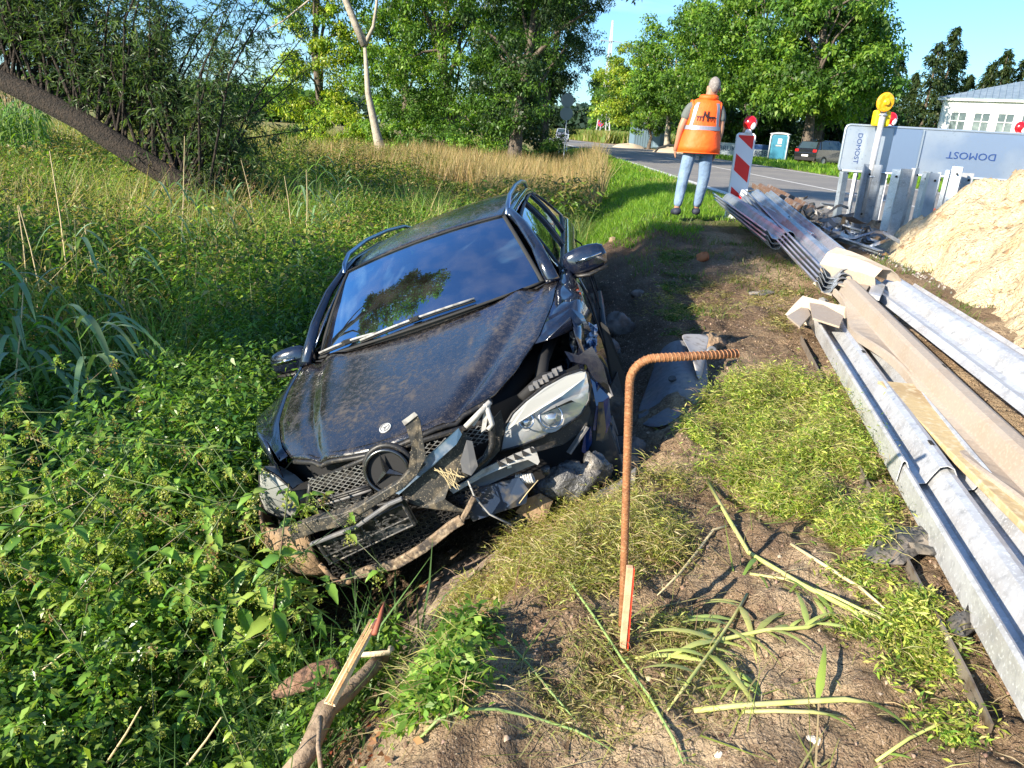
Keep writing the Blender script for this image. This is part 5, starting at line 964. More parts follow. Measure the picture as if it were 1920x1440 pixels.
# diagonal bumper bar and number plate holder
def diag(name, pts, w_, m, off, h=.03):
    q = [cf(x, y, fx)+Vector((off, 0, 0)) for x, y in pts]; b = B()
    for a_, c_ in zip(q[:-1], q[1:]): b.beam(a_-(c_-a_).normalized()*.004, c_, h, w_, up=(0, 0, 1))
    return b.obj(name, m, car, bevel=.004)
diag('bumper_bar', [(640, 966), (700, 930), (760, 893), (800, 850)], .032, SPK, .06, .04)
diag('bumper_bar', [(560, 985), (605, 968), (660, 956), (706, 935)], .055, SPK, .05, .05)
diag('holder_edge', [(600, 996), (680, 965), (742, 922), (766, 912)], .014, GRYP, .10, .02)
ho = slab('plate_holder', [(600, 1000), (766, 920), (790, 962), (786, 970), (745, 985), (700, 1002), (628, 1042)], mat('holder_black', (.012, .012, .013), .35), .02, fx, .07, label='empty black number plate holder')
RIB = mat('holder_rib', (.045, .045, .045), .35, var=[(50, (.25, .22, .18), .55, .7)])
gr = random.Random(12)
def hpnt(u, v):   # u along, v down
    a_ = Vector((600, 1000)).lerp(Vector((766, 922)), u); c_ = Vector((628, 1042)).lerp(Vector((790, 965)), u); q = a_.lerp(c_, v); return cf(q.x, q.y, fx)+Vector((.083, 0, 0))
for v in (.06, .62, .94): B().tube([hpnt(u, v) for u in np.linspace(.02, .97, 7)], .0035, 4).obj('rib', RIB, ho)
for u in (.03, .2, .5, .66, .97): B().tube([hpnt(u, v) for v in (.04, .5, .96)], .0035, 4).obj('rib', RIB, ho)
b = B()
for k in range(70):
    u = gr.uniform(.06, .9); v = gr.uniform(.1, .85); b.beam(hpnt(u, v), hpnt(u+gr.uniform(.02, .08), v+gr.uniform(-.05, .1)), .004, .004)
tag(b.obj('rib', RIB, ho), kind='stuff')
# lower intake with hexagon mesh
def mxf(y, z): return .0-.22*y*y
def mp_(u, v):
    a_ = Vector((650, 1030)).lerp(Vector((885, 912)), u); c_ = Vector((672, 1058)).lerp(Vector((858, 975)), u); q = a_.lerp(c_, v); return q
bk = slab('intake', [(628, 1040), (700, 1000), (790, 965), (880, 915), (893, 935), (862, 962), (800, 1010), (745, 1044), (650, 1068)], BAY, .02, mxf, -.03)
b = B(); r_h = .0165; yy = -.42; k = 0
while yy < .34:
    zz = .30+(r_h*.87 if k % 2 else 0)
    while zz < .56:
        lo_ = np.interp(yy, [-.42, -.1, .24, .34], [.325, .32, .42, .5]); hi_ = np.interp(yy, [-.42, -.05, .05, .3], [.36, .45, .50, .545])
        if lo_ < zz < hi_:
            P6 = [Vector((mxf(yy, 0)+.012, yy+r_h*.92*math.cos(a), zz+r_h*.8*math.sin(a))) for a in [q*math.pi/3 for q in range(6)]]; I6 = [Vector((p.x, yy+(p.y-yy)*.72, zz+(p.z-zz)*.68)) for p in P6]; J6 = [p-Vector((.012, 0, 0)) for p in I6]
            b.add(P6+I6+J6, [(q, (q+1) % 6, 6+(q+1) % 6, 6+q) for q in range(6)]+[(6+q, 6+(q+1) % 6, 12+(q+1) % 6, 12+q) for q in range(6)])
        zz += r_h*1.74
    yy += r_h*1.5; k += 1
b.obj('hexagon_mesh', BLK, bk)
# bumper corner on the ditch side and chin lip, both caked in dry mud
rows = []
for i in range(8):
    t = i/7; r = []
    for j in range(9):
        s_ = j/8; y = -.40-.42*s_; x = fx(y, 0)-.02-.9*max(0, s_-.35)**2; z = (.575+.02*s_)*(1-t)+(.325+.05*s_)*t; r.append(Vector((x+.05*math.sin(t*math.pi), y, z)))
    rows.append(r)
o = B().grid(rows).obj('bumper_corner', MUD, car, smooth=True, solid=.012); o['label'] = 'mud-caked bumper corner on the ditch side'
q = [cf(x, y, fx)+Vector((.07, 0, 0)) for x, y in ((610, 1040), (630, 1062), (652, 1078), (668, 1068))]; B().tube(q, [.010, .012, .010, .018], 7).obj('chin_lip', MUD, car, smooth=True)
diag('chin_lip', [(652, 1074), (700, 1056), (750, 1044), (800, 1014), (850, 974), (870, 962)], .038, mat('pale_mud', (.24, .17, .11), .85, var=[(18, (.05, .04, .035), .44, .6), (60, (.36, .28, .19), .5, .7)], bump=(45, .008)), .05, .022); diag('chin_lip', [(868, 966), (880, 944), (892, 920)], .02, MATS['pale_mud'], .05, .015)
# slotted carrier, crossmember, ducts
slab('slotted_carrier', [(842, 918), (870, 905), (905, 880), (935, 866), (970, 850), (1000, 838), (1006, 846), (1012, 866), (1008, 872), (990, 862), (955, 872), (910, 892), (870, 914), (850, 926)], LGREY, .03, fx, -.0)
b = B()
for k in range(5): c_ = cf(940+k*15, 866-k*6.5, fx); b.prism([c_+Vector((.006, -.013, -.016)), c_+Vector((.006, .012, -.014)), c_+Vector((.006, -.013, .014))], (-.004, 0, 0))
b.obj('slot', BAY, car)
slab('crossmember', [(846, 932), (905, 900), (960, 872), (1002, 858), (1008, 880), (960, 900), (905, 925), (870, 938)], GRYP, .05, fx, -.06)
slab('crossmember_tag', [(948, 882), (956, 879), (957, 888), (949, 890)], mat('white_tag', (.7, .68, .62), .6), .004, fx, -.055)
slab('air_duct', [(850, 940), (890, 925), (970, 905), (990, 925), (985, 955), (940, 968), (885, 985), (868, 965)], mat('duct_blue_black', (.02, .035, .07), .4, var=[(20, (.1, .09, .08), .5, .7)]), .12, fx, -.04, .01, 9)
b = B()
for k in range(7): c_ = cf(968+k*4.6, 916-k*.5, fx)+Vector((-.08, 0, 0)); b.ring(c_, (0, 1, .1), .018, .005, 14, 5)
b.obj('corrugated_hose', mat('hose_pale', (.6, .58, .54), .6), car, smooth=True)
# crumpled washer bottle, under tray, hanging liner
rm = mat('dusty_crumpled_plastic', (.07, .07, .072), .35, var=[(7, (.22, .195, .165), .48, .66), (30, (.05, .05, .05), .5, .7)], bump=[(18, .03), (60, .006)])
c_ = cp(1062, 905, 0, -.26); b = B(); b.blob(c_, (.085, .135, .075), 21, .22, 26, 16); b.blob(cp(1118, 880, 0, -.3), (.07, .06, .07), 22, .25, 20, 12); o = b.obj('washer_bottle', rm, car, smooth=True); B().tube([cp(1025, 888, 0, -.2), cp(1022, 876, 0, -.2)], [.016, .02], 10).obj('filler_cap', rm, o, smooth=True)
TR = mat('tray_dark', (.045, .045, .048), .6, var=[(9, (.18, .15, .12), .5, .68)], bump=(30, .01))
def tx(y, z): return -.30
rows = []; gr = random.Random(31)
top_ = [(940, 985), (990, 962), (1050, 942), (1110, 925), (1162, 905), (1195, 880)]; bot_ = [(960, 1000), (1005, 990), (1060, 962), (1110, 945), (1150, 935), (1190, 915)]
for pts, xx in ((top_, -.55), (top_, -.24), (bot_, -.2), (bot_, -.5)): rows.append([cp(x, y, 0, xx)+Vector((gr.uniform(-.01, .01), 0, gr.uniform(-.008, .008))) for x, y in pts])
B().grid(rows).obj('under_tray', TR, car, solid=.01)
slab('torn_flap', [(985, 958), (1010, 950), (1035, 965), (1022, 990), (1008, 1018), (992, 1016), (985, 992), (962, 985)], MUD, .02, fx, -.1, .03, 41)
slab('wheel_housing', [(1120, 840), (1165, 740), (1180, 800), (1178, 880), (1150, 900), (1128, 880)], TR, .02, wx, -.35, .04, 44)
slab('inner_skirt', [(1132, 640), (1145, 650), (1185, 760), (1190, 830), (1165, 800), (1150, 745)], RUB, .02, wx, -.35, .02, 45)
# dangling cables
for pts, r, m in ((((880, 893), (892, 922), (920, 955), (960, 975)), .004, LGREY), (((1010, 892), (990, 915), (975, 935)), .002, mat('straw_stem', (.5, .4, .22), .8))):
    q = [cf(x, y, fx)+Vector((.04, 0, 0)) for x, y in pts]; B().tube(q, r, 5).obj('cable', m, car, smooth=True)
b = B(); gr = random.Random(9)
for k in range(16):
    a_ = cf(gr.uniform(820, 870), gr.uniform(862, 872), fx)+Vector((.07, 0, 0)); e = cf(gr.uniform(845, 880), gr.uniform(875, 902), fx)+Vector((.08, 0, 0)); b.beam(a_, e, .002, .002)
b.obj('caught_straw', mat('straw_stem', (.5, .4, .22), .8), car)
# ------------------------------------------------------------------ guardrail beams
def galv(name, c1, c2, rough=.45, metal=.6):
    return mat(name, c1, rough, metal, var=[(5, c2, .42, .68), (3.1, (.27, .20, .14), .60, .74), (22, tuple(k*.6 for k in c1), .52, .75), (90, tuple(min(1, k*1.25) for k in c1), .55, .7)], bump=(60, .0015))
GALV = galv('galvanised_steel', (.56, .57, .585), (.42, .41, .40), .4, .35); GALB = galv('galvanised_dull', (.42, .47, .54), (.28, .32, .37), .35, .6); DUST = mat('dusty_steel', (.38, .325, .27), .7, .15, var=[(5, (.37, .30, .235), .45, .62), (70, (.46, .38, .3), .5, .7)], bump=(50, .001))
SOILM = mat('loose_soil', (.16, .10, .065), .95, bump=(80, .01))
WP_ = [(-.158, -.005), (-.153, .072), (-.146, .08), (-.138, .076), (-.105, .008), (-.080, -.002), (-.058, .004), (-.040, .045), (-.024, .074), (0, .083), (.024, .074), (.040, .045), (.058, .004), (.080, -.002), (.105, .008), (.138, .076), (.146, .08), (.153, .072), (.158, -.005)]
def wbeam(name, a, b_, m, label, group, tilt=0.0, prof=WP_, wav=None, flare=None, n=14, th=.004, bolts=True, twist=0.0, cat='guardrail'):
    a = Vector(a); b_ = Vector(b_); d = (b_-a); Ln = d.length; d.normalize(); r = Vector((d.y, -d.x, 0)).normalized()
    if r.x < 0: r = -r
    u = r.cross(d); u = -u if u.z < 0 else u
    root = empty(name, tuple(a), 0, label, cat, group); rows = []
    for i in range(n+1):
        t = i/n; w = wav(t) if wav else (0, 0, 0); tl = tilt+twist*(t-.5)+w[2]; ct, st = math.cos(tl), math.sin(tl)
        fl = flare(t) if flare else (0, 0); rows.append([d*Ln*t + r*(s*ct-h*st+w[0]+(fl[0] if k_ < 3 else 0)) + u*(s*st+h*ct+w[1]+(fl[1] if k_ < 3 else 0)) for k_, (s, h) in enumerate(prof)])
    B().grid(rows).obj('beam', m, root, solid=th, smooth=False)
    if bolts:
        hm = mat('hole_dark', (.01, .01, .01), .9)
        for t in (.05, .5, .93):
            c_ = d*Ln*t+u*.086
            B().tube([c_-d*.022, c_+d*.022], .009, 8, flat=.25).obj('bolt_slot', hm, root)
    return root
gB = 'guardrail beams lying on the shoulder'
pa = onz(1506, 585, -.10); pb_ = onz(2010, 1500, -.10); da = (pb_-pa); 
def along(p, q, t): return p+(q-p)*t
off = np.array([.150, .05, 0])
qa, qb = pa+off, pb_+off
wbeam('guardrail_beam', along(qa, qb, .0)+np.array([0, 0, .03]), along(qa, qb, .705)+np.array([0, 0, .035]), GALV, 'nearest silver beam with its end lapped over the next, debris in its groove', gB, n=10)
wbeam('guardrail_beam', along(qa, qb, .62)+np.array([.01, 0, .012]), along(qa, qb, 1.35)+np.array([.01, 0, .012]), GALV, 'silver beam running out at the bottom right corner', gB, n=8)
b0, b1 = onz(1592, 548, .10), onz(1925, 880, .02)
def wavB(t): return (-.012*math.sin(t*4), .008*math.sin(t*5+1), .07*math.sin(t*4)-.06)
def flB(t): return (-.03+.045*math.sin(t*15+.6), -.02+.025*math.sin(t*15+2))
bx = B(); 
wbeam('guardrail_beam', b0, along(b0, b1, 1.35), DUST, 'brown dusty twisted beam with wavy torn edge, in the middle', gB, wav=wavB, flare=flB, n=34, tilt=.12, prof=[(s_*.74, h_) for s_, h_ in [(-.150, -.03), (-.143, .01), (-.128, .014), (-.105, -.002), (-.090, .004), (-.074, .045), (-.060, .078), (-.035, .088), (.02, .088), (.045, .078), (.06, .045), (.075, .004), (.09, -.002), (.13, .02), (.142, .012), (.146, -.02)]])
c0_, c1_ = onz(1672, 540, .12), onz(1935, 722, .10)
wbeam('guardrail_beam', c0_, along(c0_, c1_, 1.6), GALV, 'bright silver beam lying against the sand heap', gB, n=8, prof=[(-.20, -.02), (-.17, .015), (-.12, .0), (-.09, .01), (-.06, .06), (-.03, .085), (0, .092), (.03, .085), (.06, .06), (.09, .01), (.12, .0), (.155, .05)])
FLAT = [(s*1.25, h) for s, h in WP_[1:-1]]
gD = 'nested stack of grey beams'
d0, d1 = onz(1412, 366, .42), onz(1572, 524, .17)
for k in range(4):
    wbeam('guardrail_beam', d0+np.array([-.018*k+.05, .1*k, -.030*k]), d1+np.array([-.018*k+.05, -.03*k, -.030*k]), GALB, ['topmost grey-blue beam of the nested stack below the striped beacon', 'second beam from the top of the nested stack', 'third beam from the top of the nested stack', 'lowest beam of the nested stack'][k], gD, n=6, bolts=(k == 0), prof=FLAT)
e0, e1 = onz(1366, 374, .36), onz(1478, 450, .24)
for k in range(3):
    wbeam('guardrail_beam', e0+np.array([.03*k, .05*k, -.045*k]), e1+np.array([.0, -.02*k, -.045*k]), GALB, ['uppermost beam of the low pile beside the man', 'middle beam of the low pile beside the man', 'bottom beam of the low pile beside the man'][k], 'low pile of beams', n=5, bolts=False, prof=[(s*1.5, h) for s, h in WP_[1:-1]])
f0, f1 = onz(1425, 352, .30), onz(1505, 398, .30)
wbeam('guardrail_beam', f0, f1, mat('rusty_steel', (.16, .09, .055), .8, .2, var=[(8, (.25, .24, .24), .5, .7)]), 'rusty dark beam end sticking out behind the stripe beacon', None, n=4, bolts=False)
# bent spacer boxes at the beam ends
def bentbox(label, prof, y, ext, m, th=.006):
    q = [Vector(ony(px, py, y)) for px, py in prof]; root = empty('spacer_bracket', tuple(q[0]), 0, label, 'bracket', 'bent spacer brackets'); e = Vector(ext); o = q[0]
    rows = [[p-o+e*t+Vector((0, 0, -.02*math.sin(t*3+i))) for i, p in enumerate(q)] for t in np.linspace(0, 1, 5)]
    B().grid(rows).obj('bent_sheet', m, root, solid=th); return root, q, o
r1, q1, o1 = bentbox('folded brown bracket gaping at the top end of the middle beam', [(1524, 532), (1540, 510), (1538, 490), (1552, 472), (1568, 468), (1580, 476), (1590, 494)], 5.75, (.30, -.30, -.07), DUST)
B().prism([Vector(onz(x, y, .16))-o1 for x, y in ((1586, 500), (1638, 522), (1622, 548), (1572, 532))], (0, 0, -.012)).obj('flange', DUST, r1)
B().prism([Vector(onz(x, y, .08))-o1 for x, y in ((1560, 512), (1582, 532), (1560, 552), (1540, 545))], (0, 0, -.012)).obj('flange', DUST, r1)
B().prism([Vector(onz(x, y, .17))-o1 for x, y in ((1640, 522), (1660, 534), (1650, 556), (1628, 550))], (0, 0, -.03)).obj('flange', GALV, r1)
r2, q2, o2 = bentbox('folded brown bracket on the far end of the nearest beam', [(1472, 590), (1490, 566), (1506, 550), (1520, 562), (1530, 568)], 5.25, (.42, -.28, -.10), DUST)
B().prism([Vector(onz(x, y, .06))-o2 for x, y in ((1518, 566), (1534, 566), (1582, 592), (1574, 612), (1524, 596))], (0, 0, -.012)).obj('flange', DUST, r2)
B().prism([Vector(onz(x, y, .02))-o2 for x, y in ((1476, 592), (1512, 570), (1520, 590), (1500, 612))], (0, 0, -.012)).obj('flange', DUST, r2)
# timber board between the beams
WOOD = mat('weathered_board', (.50, .38, .20), .8, var=[(3, (.36, .25, .13), .45, .65), (30, (.6, .5, .33), .5, .7)], bump=[(40, .003)])
g0, g1 = Vector(onz(1684, 722, -.0)), Vector(onz(2000, 1015, -.02))
o = B().beam((0, 0, 0), g1-g0, .20, .03).obj('timber_board', WOOD, loc=g0, bevel=.004); tag(o, 'yellowish timber board lying between the nearest and the brown beam', 'board')
g2, g3 = Vector(onz(1722, 738, -.03)), Vector(onz(1800, 800, -.03)); o = B().beam((0, 0, 0), g3-g2, .10, .02).obj('timber_board', WOOD, loc=g2+Vector((.08, .05, 0))); tag(o, 'short piece of board half hidden under the twisted beam', 'board')
# thin steel edge strip in the ground
q = [(1500, 640), (1530, 700), (1575, 800), (1612, 900), (1655, 985), (1700, 1075), (1760, 1195), (1810, 1290), (1852, 1385)]; w0 = [Vector(gp(x, y, .02)) for x, y in q]; o = w0[0].copy()
b = B()
for a_, c_ in zip(w0[:-1], w0[1:]): b.beam(a_-o, c_-o, .006, .045)
tag(b.obj('steel_strip', mat('strip_steel', (.26, .22, .18), .6, .5, var=[(14, (.12, .08, .05), .5, .7)]), loc=o), 'long thin steel strip set on edge left of the nearest beam', 'metal strip')
# ------------------------------------------------------------------ hooked bar and stake
RUST = mat('rusty_bar', (.33, .145, .06), .75, .25, var=[(30, (.22, .09, .04), .45, .65), (120, (.44, .24, .12), .5, .7)], bump=(150, .002))
top = Vector((.265, 1.75, .592)); bot = Vector((.345, 1.76, -.42)); pts = [bot, bot.lerp(top, .5), bot.lerp(top, .93)]
for a in np.linspace(0, math.pi/2, 7)[1:]: pts.append(bot.lerp(top, .93)+(top-bot).normalized()*(.07*math.sin(a))+Vector((.07*(1-math.cos(a)), 0, 0)))
pts.append(Vector((.54, 1.80, .600)))
root = empty('hooked_steel_bar', tuple(bot), 0, 'rusty ribbed steel bar standing in the soil, its top bent to the right', 'rebar'); pts = [p-bot for p in pts]
B().tube(pts, .0104, 14).obj('bar', RUST, root, smooth=True)
b = B(); acc = 0; seg = list(zip(pts[:-1], pts[1:]))
for a_, c_ in seg:
    L_ = (c_-a_).length; d = (c_-a_).normalized(); t = acc
    while t < L_:
        if (a_+d*t).z > .1: b.ring(a_+d*t, (d+Vector((.28, .28, .2))).normalized(), .0103, .0015, 14, 4)
        t += .0105
    acc = t-L_
tag(b.obj('ribs', RUST, root), kind='stuff')
sw = Vector((.330, 1.70, -.30)); root = empty('wooden_stake', tuple(sw), 0, 'short square wooden stake with one side sprayed red', 'stake')
WD2 = mat('pale_pine', (.60, .40, .24), .75, var=[(25, (.5, .3, .17), .45, .65)], bump=(60, .002))
top_z = ony(1176, 1062, 1.70)[2]-sw.z; B().beam((0, 0, -.1), (-.012, .0, top_z), .0165, .0165, up=(0, 1, 0)).obj('stake_body', WD2, root, bevel=.001)
B().beam((.0098, .0, .04), (.0098-.0115, 0, top_z-.002), .003, .016, up=(0, 1, 0)).obj('red_face', mat('red_spray', (.75, .05, .02), .6, var=[(40, (.6, .25, .12), .6, .75)]), root)
# ------------------------------------------------------------------ plastic debris
def sheet(name, pts, z, m, label, cat, th=.008, amp=.02, seed=1, dz=None, group=None):
    gr = random.Random(seed); q = []; mid = max(dz) if dz else 0; lo_z = min(dz) if dz else 0
    for i, (x, y) in enumerate(pts):
        q.append(Vector(gp(x, y, .02+((dz[i]-lo_z)*.5 if dz and z > -.5 else 0))))
    o = q[0].copy(); c_ = sum(q, Vector())/len(q); n = len(q); b = B(); rings = []
    for s_ in (1, .66, .33):
        rings += [c_.lerp(p, s_)-o+Vector((0, 0, gr.uniform(-amp, amp)*(1 if s_ < 1 else .5))) for p in q]
    rings.append(c_-o+Vector((0, 0, gr.uniform(-amp, amp)))); fs = []
    for i in range(2):
        for k in range(n): fs.append((i*n+k, i*n+(k+1) % n, (i+1)*n+(k+1) % n, (i+1)*n+k))
    fs += [(2*n+k, 2*n+(k+1) % n, 3*n) for k in range(n)]; b.add(rings, fs)
    ob = b.obj(name, m, loc=o, solid=th); return tag(ob, label, cat, group)
DPL = mat('dusty_black_plastic', (.06, .06, .06), .5, var=[(16, (.20, .17, .14), .45, .7), (60, (.03, .03, .03), .5, .65)], bump=(40, .006))
LINER = mat('grey_liner', (.16, .165, .18), .55, var=[(5, (.24, .21, .18), .45, .65), (30, (.12, .12, .13), .5, .7)], bump=(12, .01))
sheet('plastic_fragment', [(1612, 1056), (1640, 1028), (1668, 1018), (1718, 1020), (1752, 1032), (1760, 1052), (1752, 1068), (1715, 1062), (1690, 1072), (1645, 1066)], -.045, DPL, 'black torn plastic fragment leaning on the nearest beam', 'car debris', .006, .018, 3, dz=[-.07, -.02, 0, .01, .03, .02, 0, -.04, -.06, -.08])
sheet('plastic_fragment', [(1768, 1182), (1790, 1168), (1800, 1178), (1812, 1150), (1820, 1158), (1822, 1200), (1805, 1210), (1786, 1205)], -.06, DPL, 'small curled black plastic piece on the soil by the bottom beam', 'car debris', .004, .015, 4, dz=[-.05, -.02, -.02, .05, .05, -.04, -.07, -.07])
ln = empty('wheel_arch_liner', tuple(onz(1250, 760, -.45)), 0, 'large bent grey wheel arch liner lying beside the car', 'car debris'); lo_ = Vector(ln.location)
def lz(px, py, z): return Vector(gp(px, py+ (0 if z < -.3 else 12), max(.02, z+.36)*.55))-lo_
P_ = [[lz(1232, 664, -.22), lz(1262, 652, -.16), lz(1290, 660, -.14), lz(1318, 672, -.16)], [lz(1222, 700, -.36), lz(1250, 700, -.24), lz(1285, 700, -.20), lz(1326, 700, -.22)], [lz(1205, 745, -.50), lz(1240, 745, -.33), lz(1280, 735, -.27), lz(1328, 730, -.30)], [lz(1192, 775, -.60), lz(1230, 785, -.42), lz(1270, 770, -.33), lz(1318, 752, -.34)], [lz(1196, 802, -.62), lz(1235, 808, -.50), lz(1262, 796, -.40), lz(1290, 768, -.36)]]
B().grid(P_).obj('liner_sheet', LINER, ln, smooth=True, solid=.005, sub=2)
P_ = [[lz(1262, 650, -.12), lz(1300, 652, -.10), lz(1330, 650, -.12)], [lz(1286, 684, -.08), lz(1302, 706, -.14), lz(1318, 680, -.08)], [lz(1300, 712, -.20), lz(1308, 730, -.24), lz(1316, 712, -.20)]]
B().grid(P_).obj('liner_fold', mat('liner_light', (.40, .38, .36), .6, var=[(20, (.2, .17, .14), .5, .7)]), ln, smooth=True, solid=.006, sub=2)
b = B().ring(lz(1328, 690, -.10), (.2, -1, .3), .024, .012, 18, 8).obj('liner_grommet', LINER, ln, smooth=True)
B().disc(lz(1258, 716, -.255), (-.35, -.3, .9), .022, .012, 16).obj('liner_cap', DPL, ln)
sheet('plastic_fragment', [(1402, 552), (1440, 548), (1452, 553), (1430, 559), (1405, 558)], -.17, DPL, 'flat dark scrap on the trampled soil beyond the beams', 'car debris', .006, .01, 5)
sheet('plastic_sheet', [(780, 1150), (800, 1105), (835, 1075), (880, 1050), (930, 1030), (950, 1025), (940, 1045), (900, 1070), (860, 1120), (820, 1180), (790, 1230), (745, 1290), (690, 1300), (720, 1240), (750, 1200)], -.62, mat('muddy_plastic', (.20, .15, .12), .6, var=[(7, (.34, .26, .19), .45, .62), (40, (.1, .075, .06), .5, .7)], bump=(14, .02)), 'mud-covered plastic sheet running down from under the front bumper', 'car debris', .006, .012, 6, dz=[-.05, 0, .03, .06, .1, .12, .12, .1, .06, 0, -.05, -.1, -.14, -.12, -.1])
# lumps and bricks
CLAY = mat('clay', (.34, .24, .15), .95, var=[(20, (.22, .14, .09), .45, .65)], bump=[(30, .02), (90, .006)])
CONC = mat('dusky_concrete', (.20, .17, .15), .9, var=[(12, (.13, .09, .07), .45, .65)], bump=[(25, .015)])
for i, (px, py, z, r, lab, m, cat) in enumerate([(1157, 612, -.45, (.13, .12, .10), 'large rounded concrete lump beside the front door of the wreck', CONC, 'stone'), (1140, 655, -.55, (.09, .1, .07), 'smaller lump just below the large one beside the wreck', CONC, 'stone'), (1325, 648, -.22, (.13, .08, .075), 'clay lump behind the bent bar hook', CLAY, 'clod'), (1638, 438, .05, (.14, .13, .14), 'sandy clod with a rounded top beside the leaning posts', CLAY, 'clod'), (1662, 446, .03, (.15, .13, .12), 'broader clod right of the rounded one by the posts', CLAY, 'clod'),
        (1318, 483, -.1, (.07, .06, .05), 'orange brick stump in the shaded soil', mat('brick_orange', (.38, .13, .05), .9, bump=(40, .01)), 'brick'), (1196, 552, -.4, (.06, .05, .04), 'dark stone on the shaded bank', CONC, 'stone'), (1150, 450, -.3, (.06, .05, .04), 'reddish stone near the mirror of the wreck', CLAY, 'stone'), (1348, 1415, -.24, (.016, .014, .009), 'whitish pebble at the bottom edge, left of two', mat('white_pebble', (.6, .55, .48), .8), 'pebble'), (1527, 1390, -.22, (.018, .015, .009), 'whitish pebble near the bottom edge, right of two', mat('white_pebble', (.6, .55, .48), .8), 'pebble'), (1560, 1330, -.21, (.02, .016, .010), 'brown pebble above the right white one', CLAY, 'pebble'), (1180, 850, -.52, (.09, .08, .07), 'grey lump under the torn wing of the wreck', CONC, 'stone'), (1165, 880, -.5, (.08, .07, .06), 'second lump under the torn wing, nearer the viewer', CLAY, 'stone')]):
    o = B().blob((0, 0, 0), r, 40+i, .22, 16, 10).obj('stone' if 'clod' not in cat else 'clod', m, loc=gp(px, py+r[2]*60, r[2]*.3) if i not in (3, 4) else onz(px, py, z), smooth=True); tag(o, lab, cat)
o = B().beam((0, 0, 0), Vector(onz(1425, 456, .0))-Vector(onz(1338, 452, .0)), .09, .05).obj('timber_board', mat('old_wood', (.22, .14, .08), .9, var=[(10, (.12, .08, .05), .45, .6)]), loc=onz(1338, 452, .0), bevel=.005); tag(o, 'dark board half buried in the grass beside the man', 'board')
o = B().beam((0, 0, 0), Vector(onz(1358, 480, -.12))-Vector(onz(1318, 484, -.12)), .06, .04).obj('timber_board', MATS['old_wood'], loc=onz(1318, 484, -.12)); tag(o, 'short broken board end next to the orange brick', 'board')
# ------------------------------------------------------------------ broken branch
BR = mat('grey_bark', (.30, .22, .15), .85, var=[(30, (.2, .14, .09), .45, .65)], bump=(60, .006)); SPL = mat('fresh_split_wood', (.80, .64, .42), .7, var=[(40, (.68, .48, .28), .5, .7)], bump=(70, .003))
def zb(y): return float(np.interp(y, [1.3, 1.75, 2.3], [-.60, -.60, -.62]))
def bp(px, py, z): return Vector(onz(px, py, z))
O = bp(560, 1435, -.62); root = empty('broken_branch', tuple(O), 0, 'broken branch with a long white splintered end lying in the shaded hollow', 'branch')
B().tube([bp(530, 1470, -.62)-O, bp(575, 1415, -.61)-O, bp(612, 1330, -.56)-O, bp(650, 1300, -.55)-O, bp(690, 1260, -.56)-O, bp(718, 1230, -.58)-O], [.030, .029, .032, .026, .024, .026], 12).obj('bark_part', BR, root, smooth=True)
s0, s1 = bp(618, 1322, -.52)-O, bp(702, 1163, -.38)-O; b = B(); d = s1-s0; r = Vector((1, -.3, 0)).normalized()
for k, (o1_, w1, e1_) in enumerate([(-.012, .016, 1.0), (.0, .018, .96), (.012, .014, .9), (.004, .012, 1.03)]): b.add([s0+r*(o1_-w1/2), s0+r*(o1_+w1/2), s0+d*e1_+r*(o1_+.004), s0+d*e1_+r*(o1_-.004), s0+r*o1_+Vector((0, 0, .012+.002*k)), s0+d*e1_*.95+r*o1_+Vector((0, 0, .010))], [(0, 4, 5, 3), (4, 1, 2, 5), (0, 3, 2, 1), (3, 5, 2)])
b.obj('split_wood', SPL, root)
B().tube([bp(702, 1190, -.40)-O, bp(712, 1160, -.38)-O, bp(717, 1140, -.36)-O, bp(722, 1128, -.36)-O], [.010, .009, .005, .002], 6).obj('torn_bark', mat('red_bark', (.30, .09, .05), .7), root, smooth=True)
B().tube([bp(672, 1228, -.52)-O, bp(728, 1224, -.54)-O, bp(734, 1216, -.54)-O], [.008, .009, .013], 7).obj('side_stub', SPL, root, smooth=True)
B().tube([bp(601, 1345, -.52)-O, bp(597, 1400, -.5)-O, bp(603, 1450, -.48)-O], [.008, .007, .006], 6).obj('side_twig', BR, root, smooth=True)
O = bp(520, 1300, -.78); o = B().tube([bp(512, 1305, -.80)-O, bp(540, 1290, -.76)-O, bp(585, 1268, -.73)-O, bp(625, 1258, -.72)-O, bp(648, 1262, -.73)-O], [.012, .03, .042, .045, .02], 12).obj('log', mat('dark_log_bark', (.20, .11, .07), .9, var=[(18, (.32, .2, .13), .48, .65), (40, (.06, .035, .025), .5, .65)], bump=(30, .02)), loc=O, smooth=True); tag(o, 'short dark decaying log left of the splintered branch', 'log')
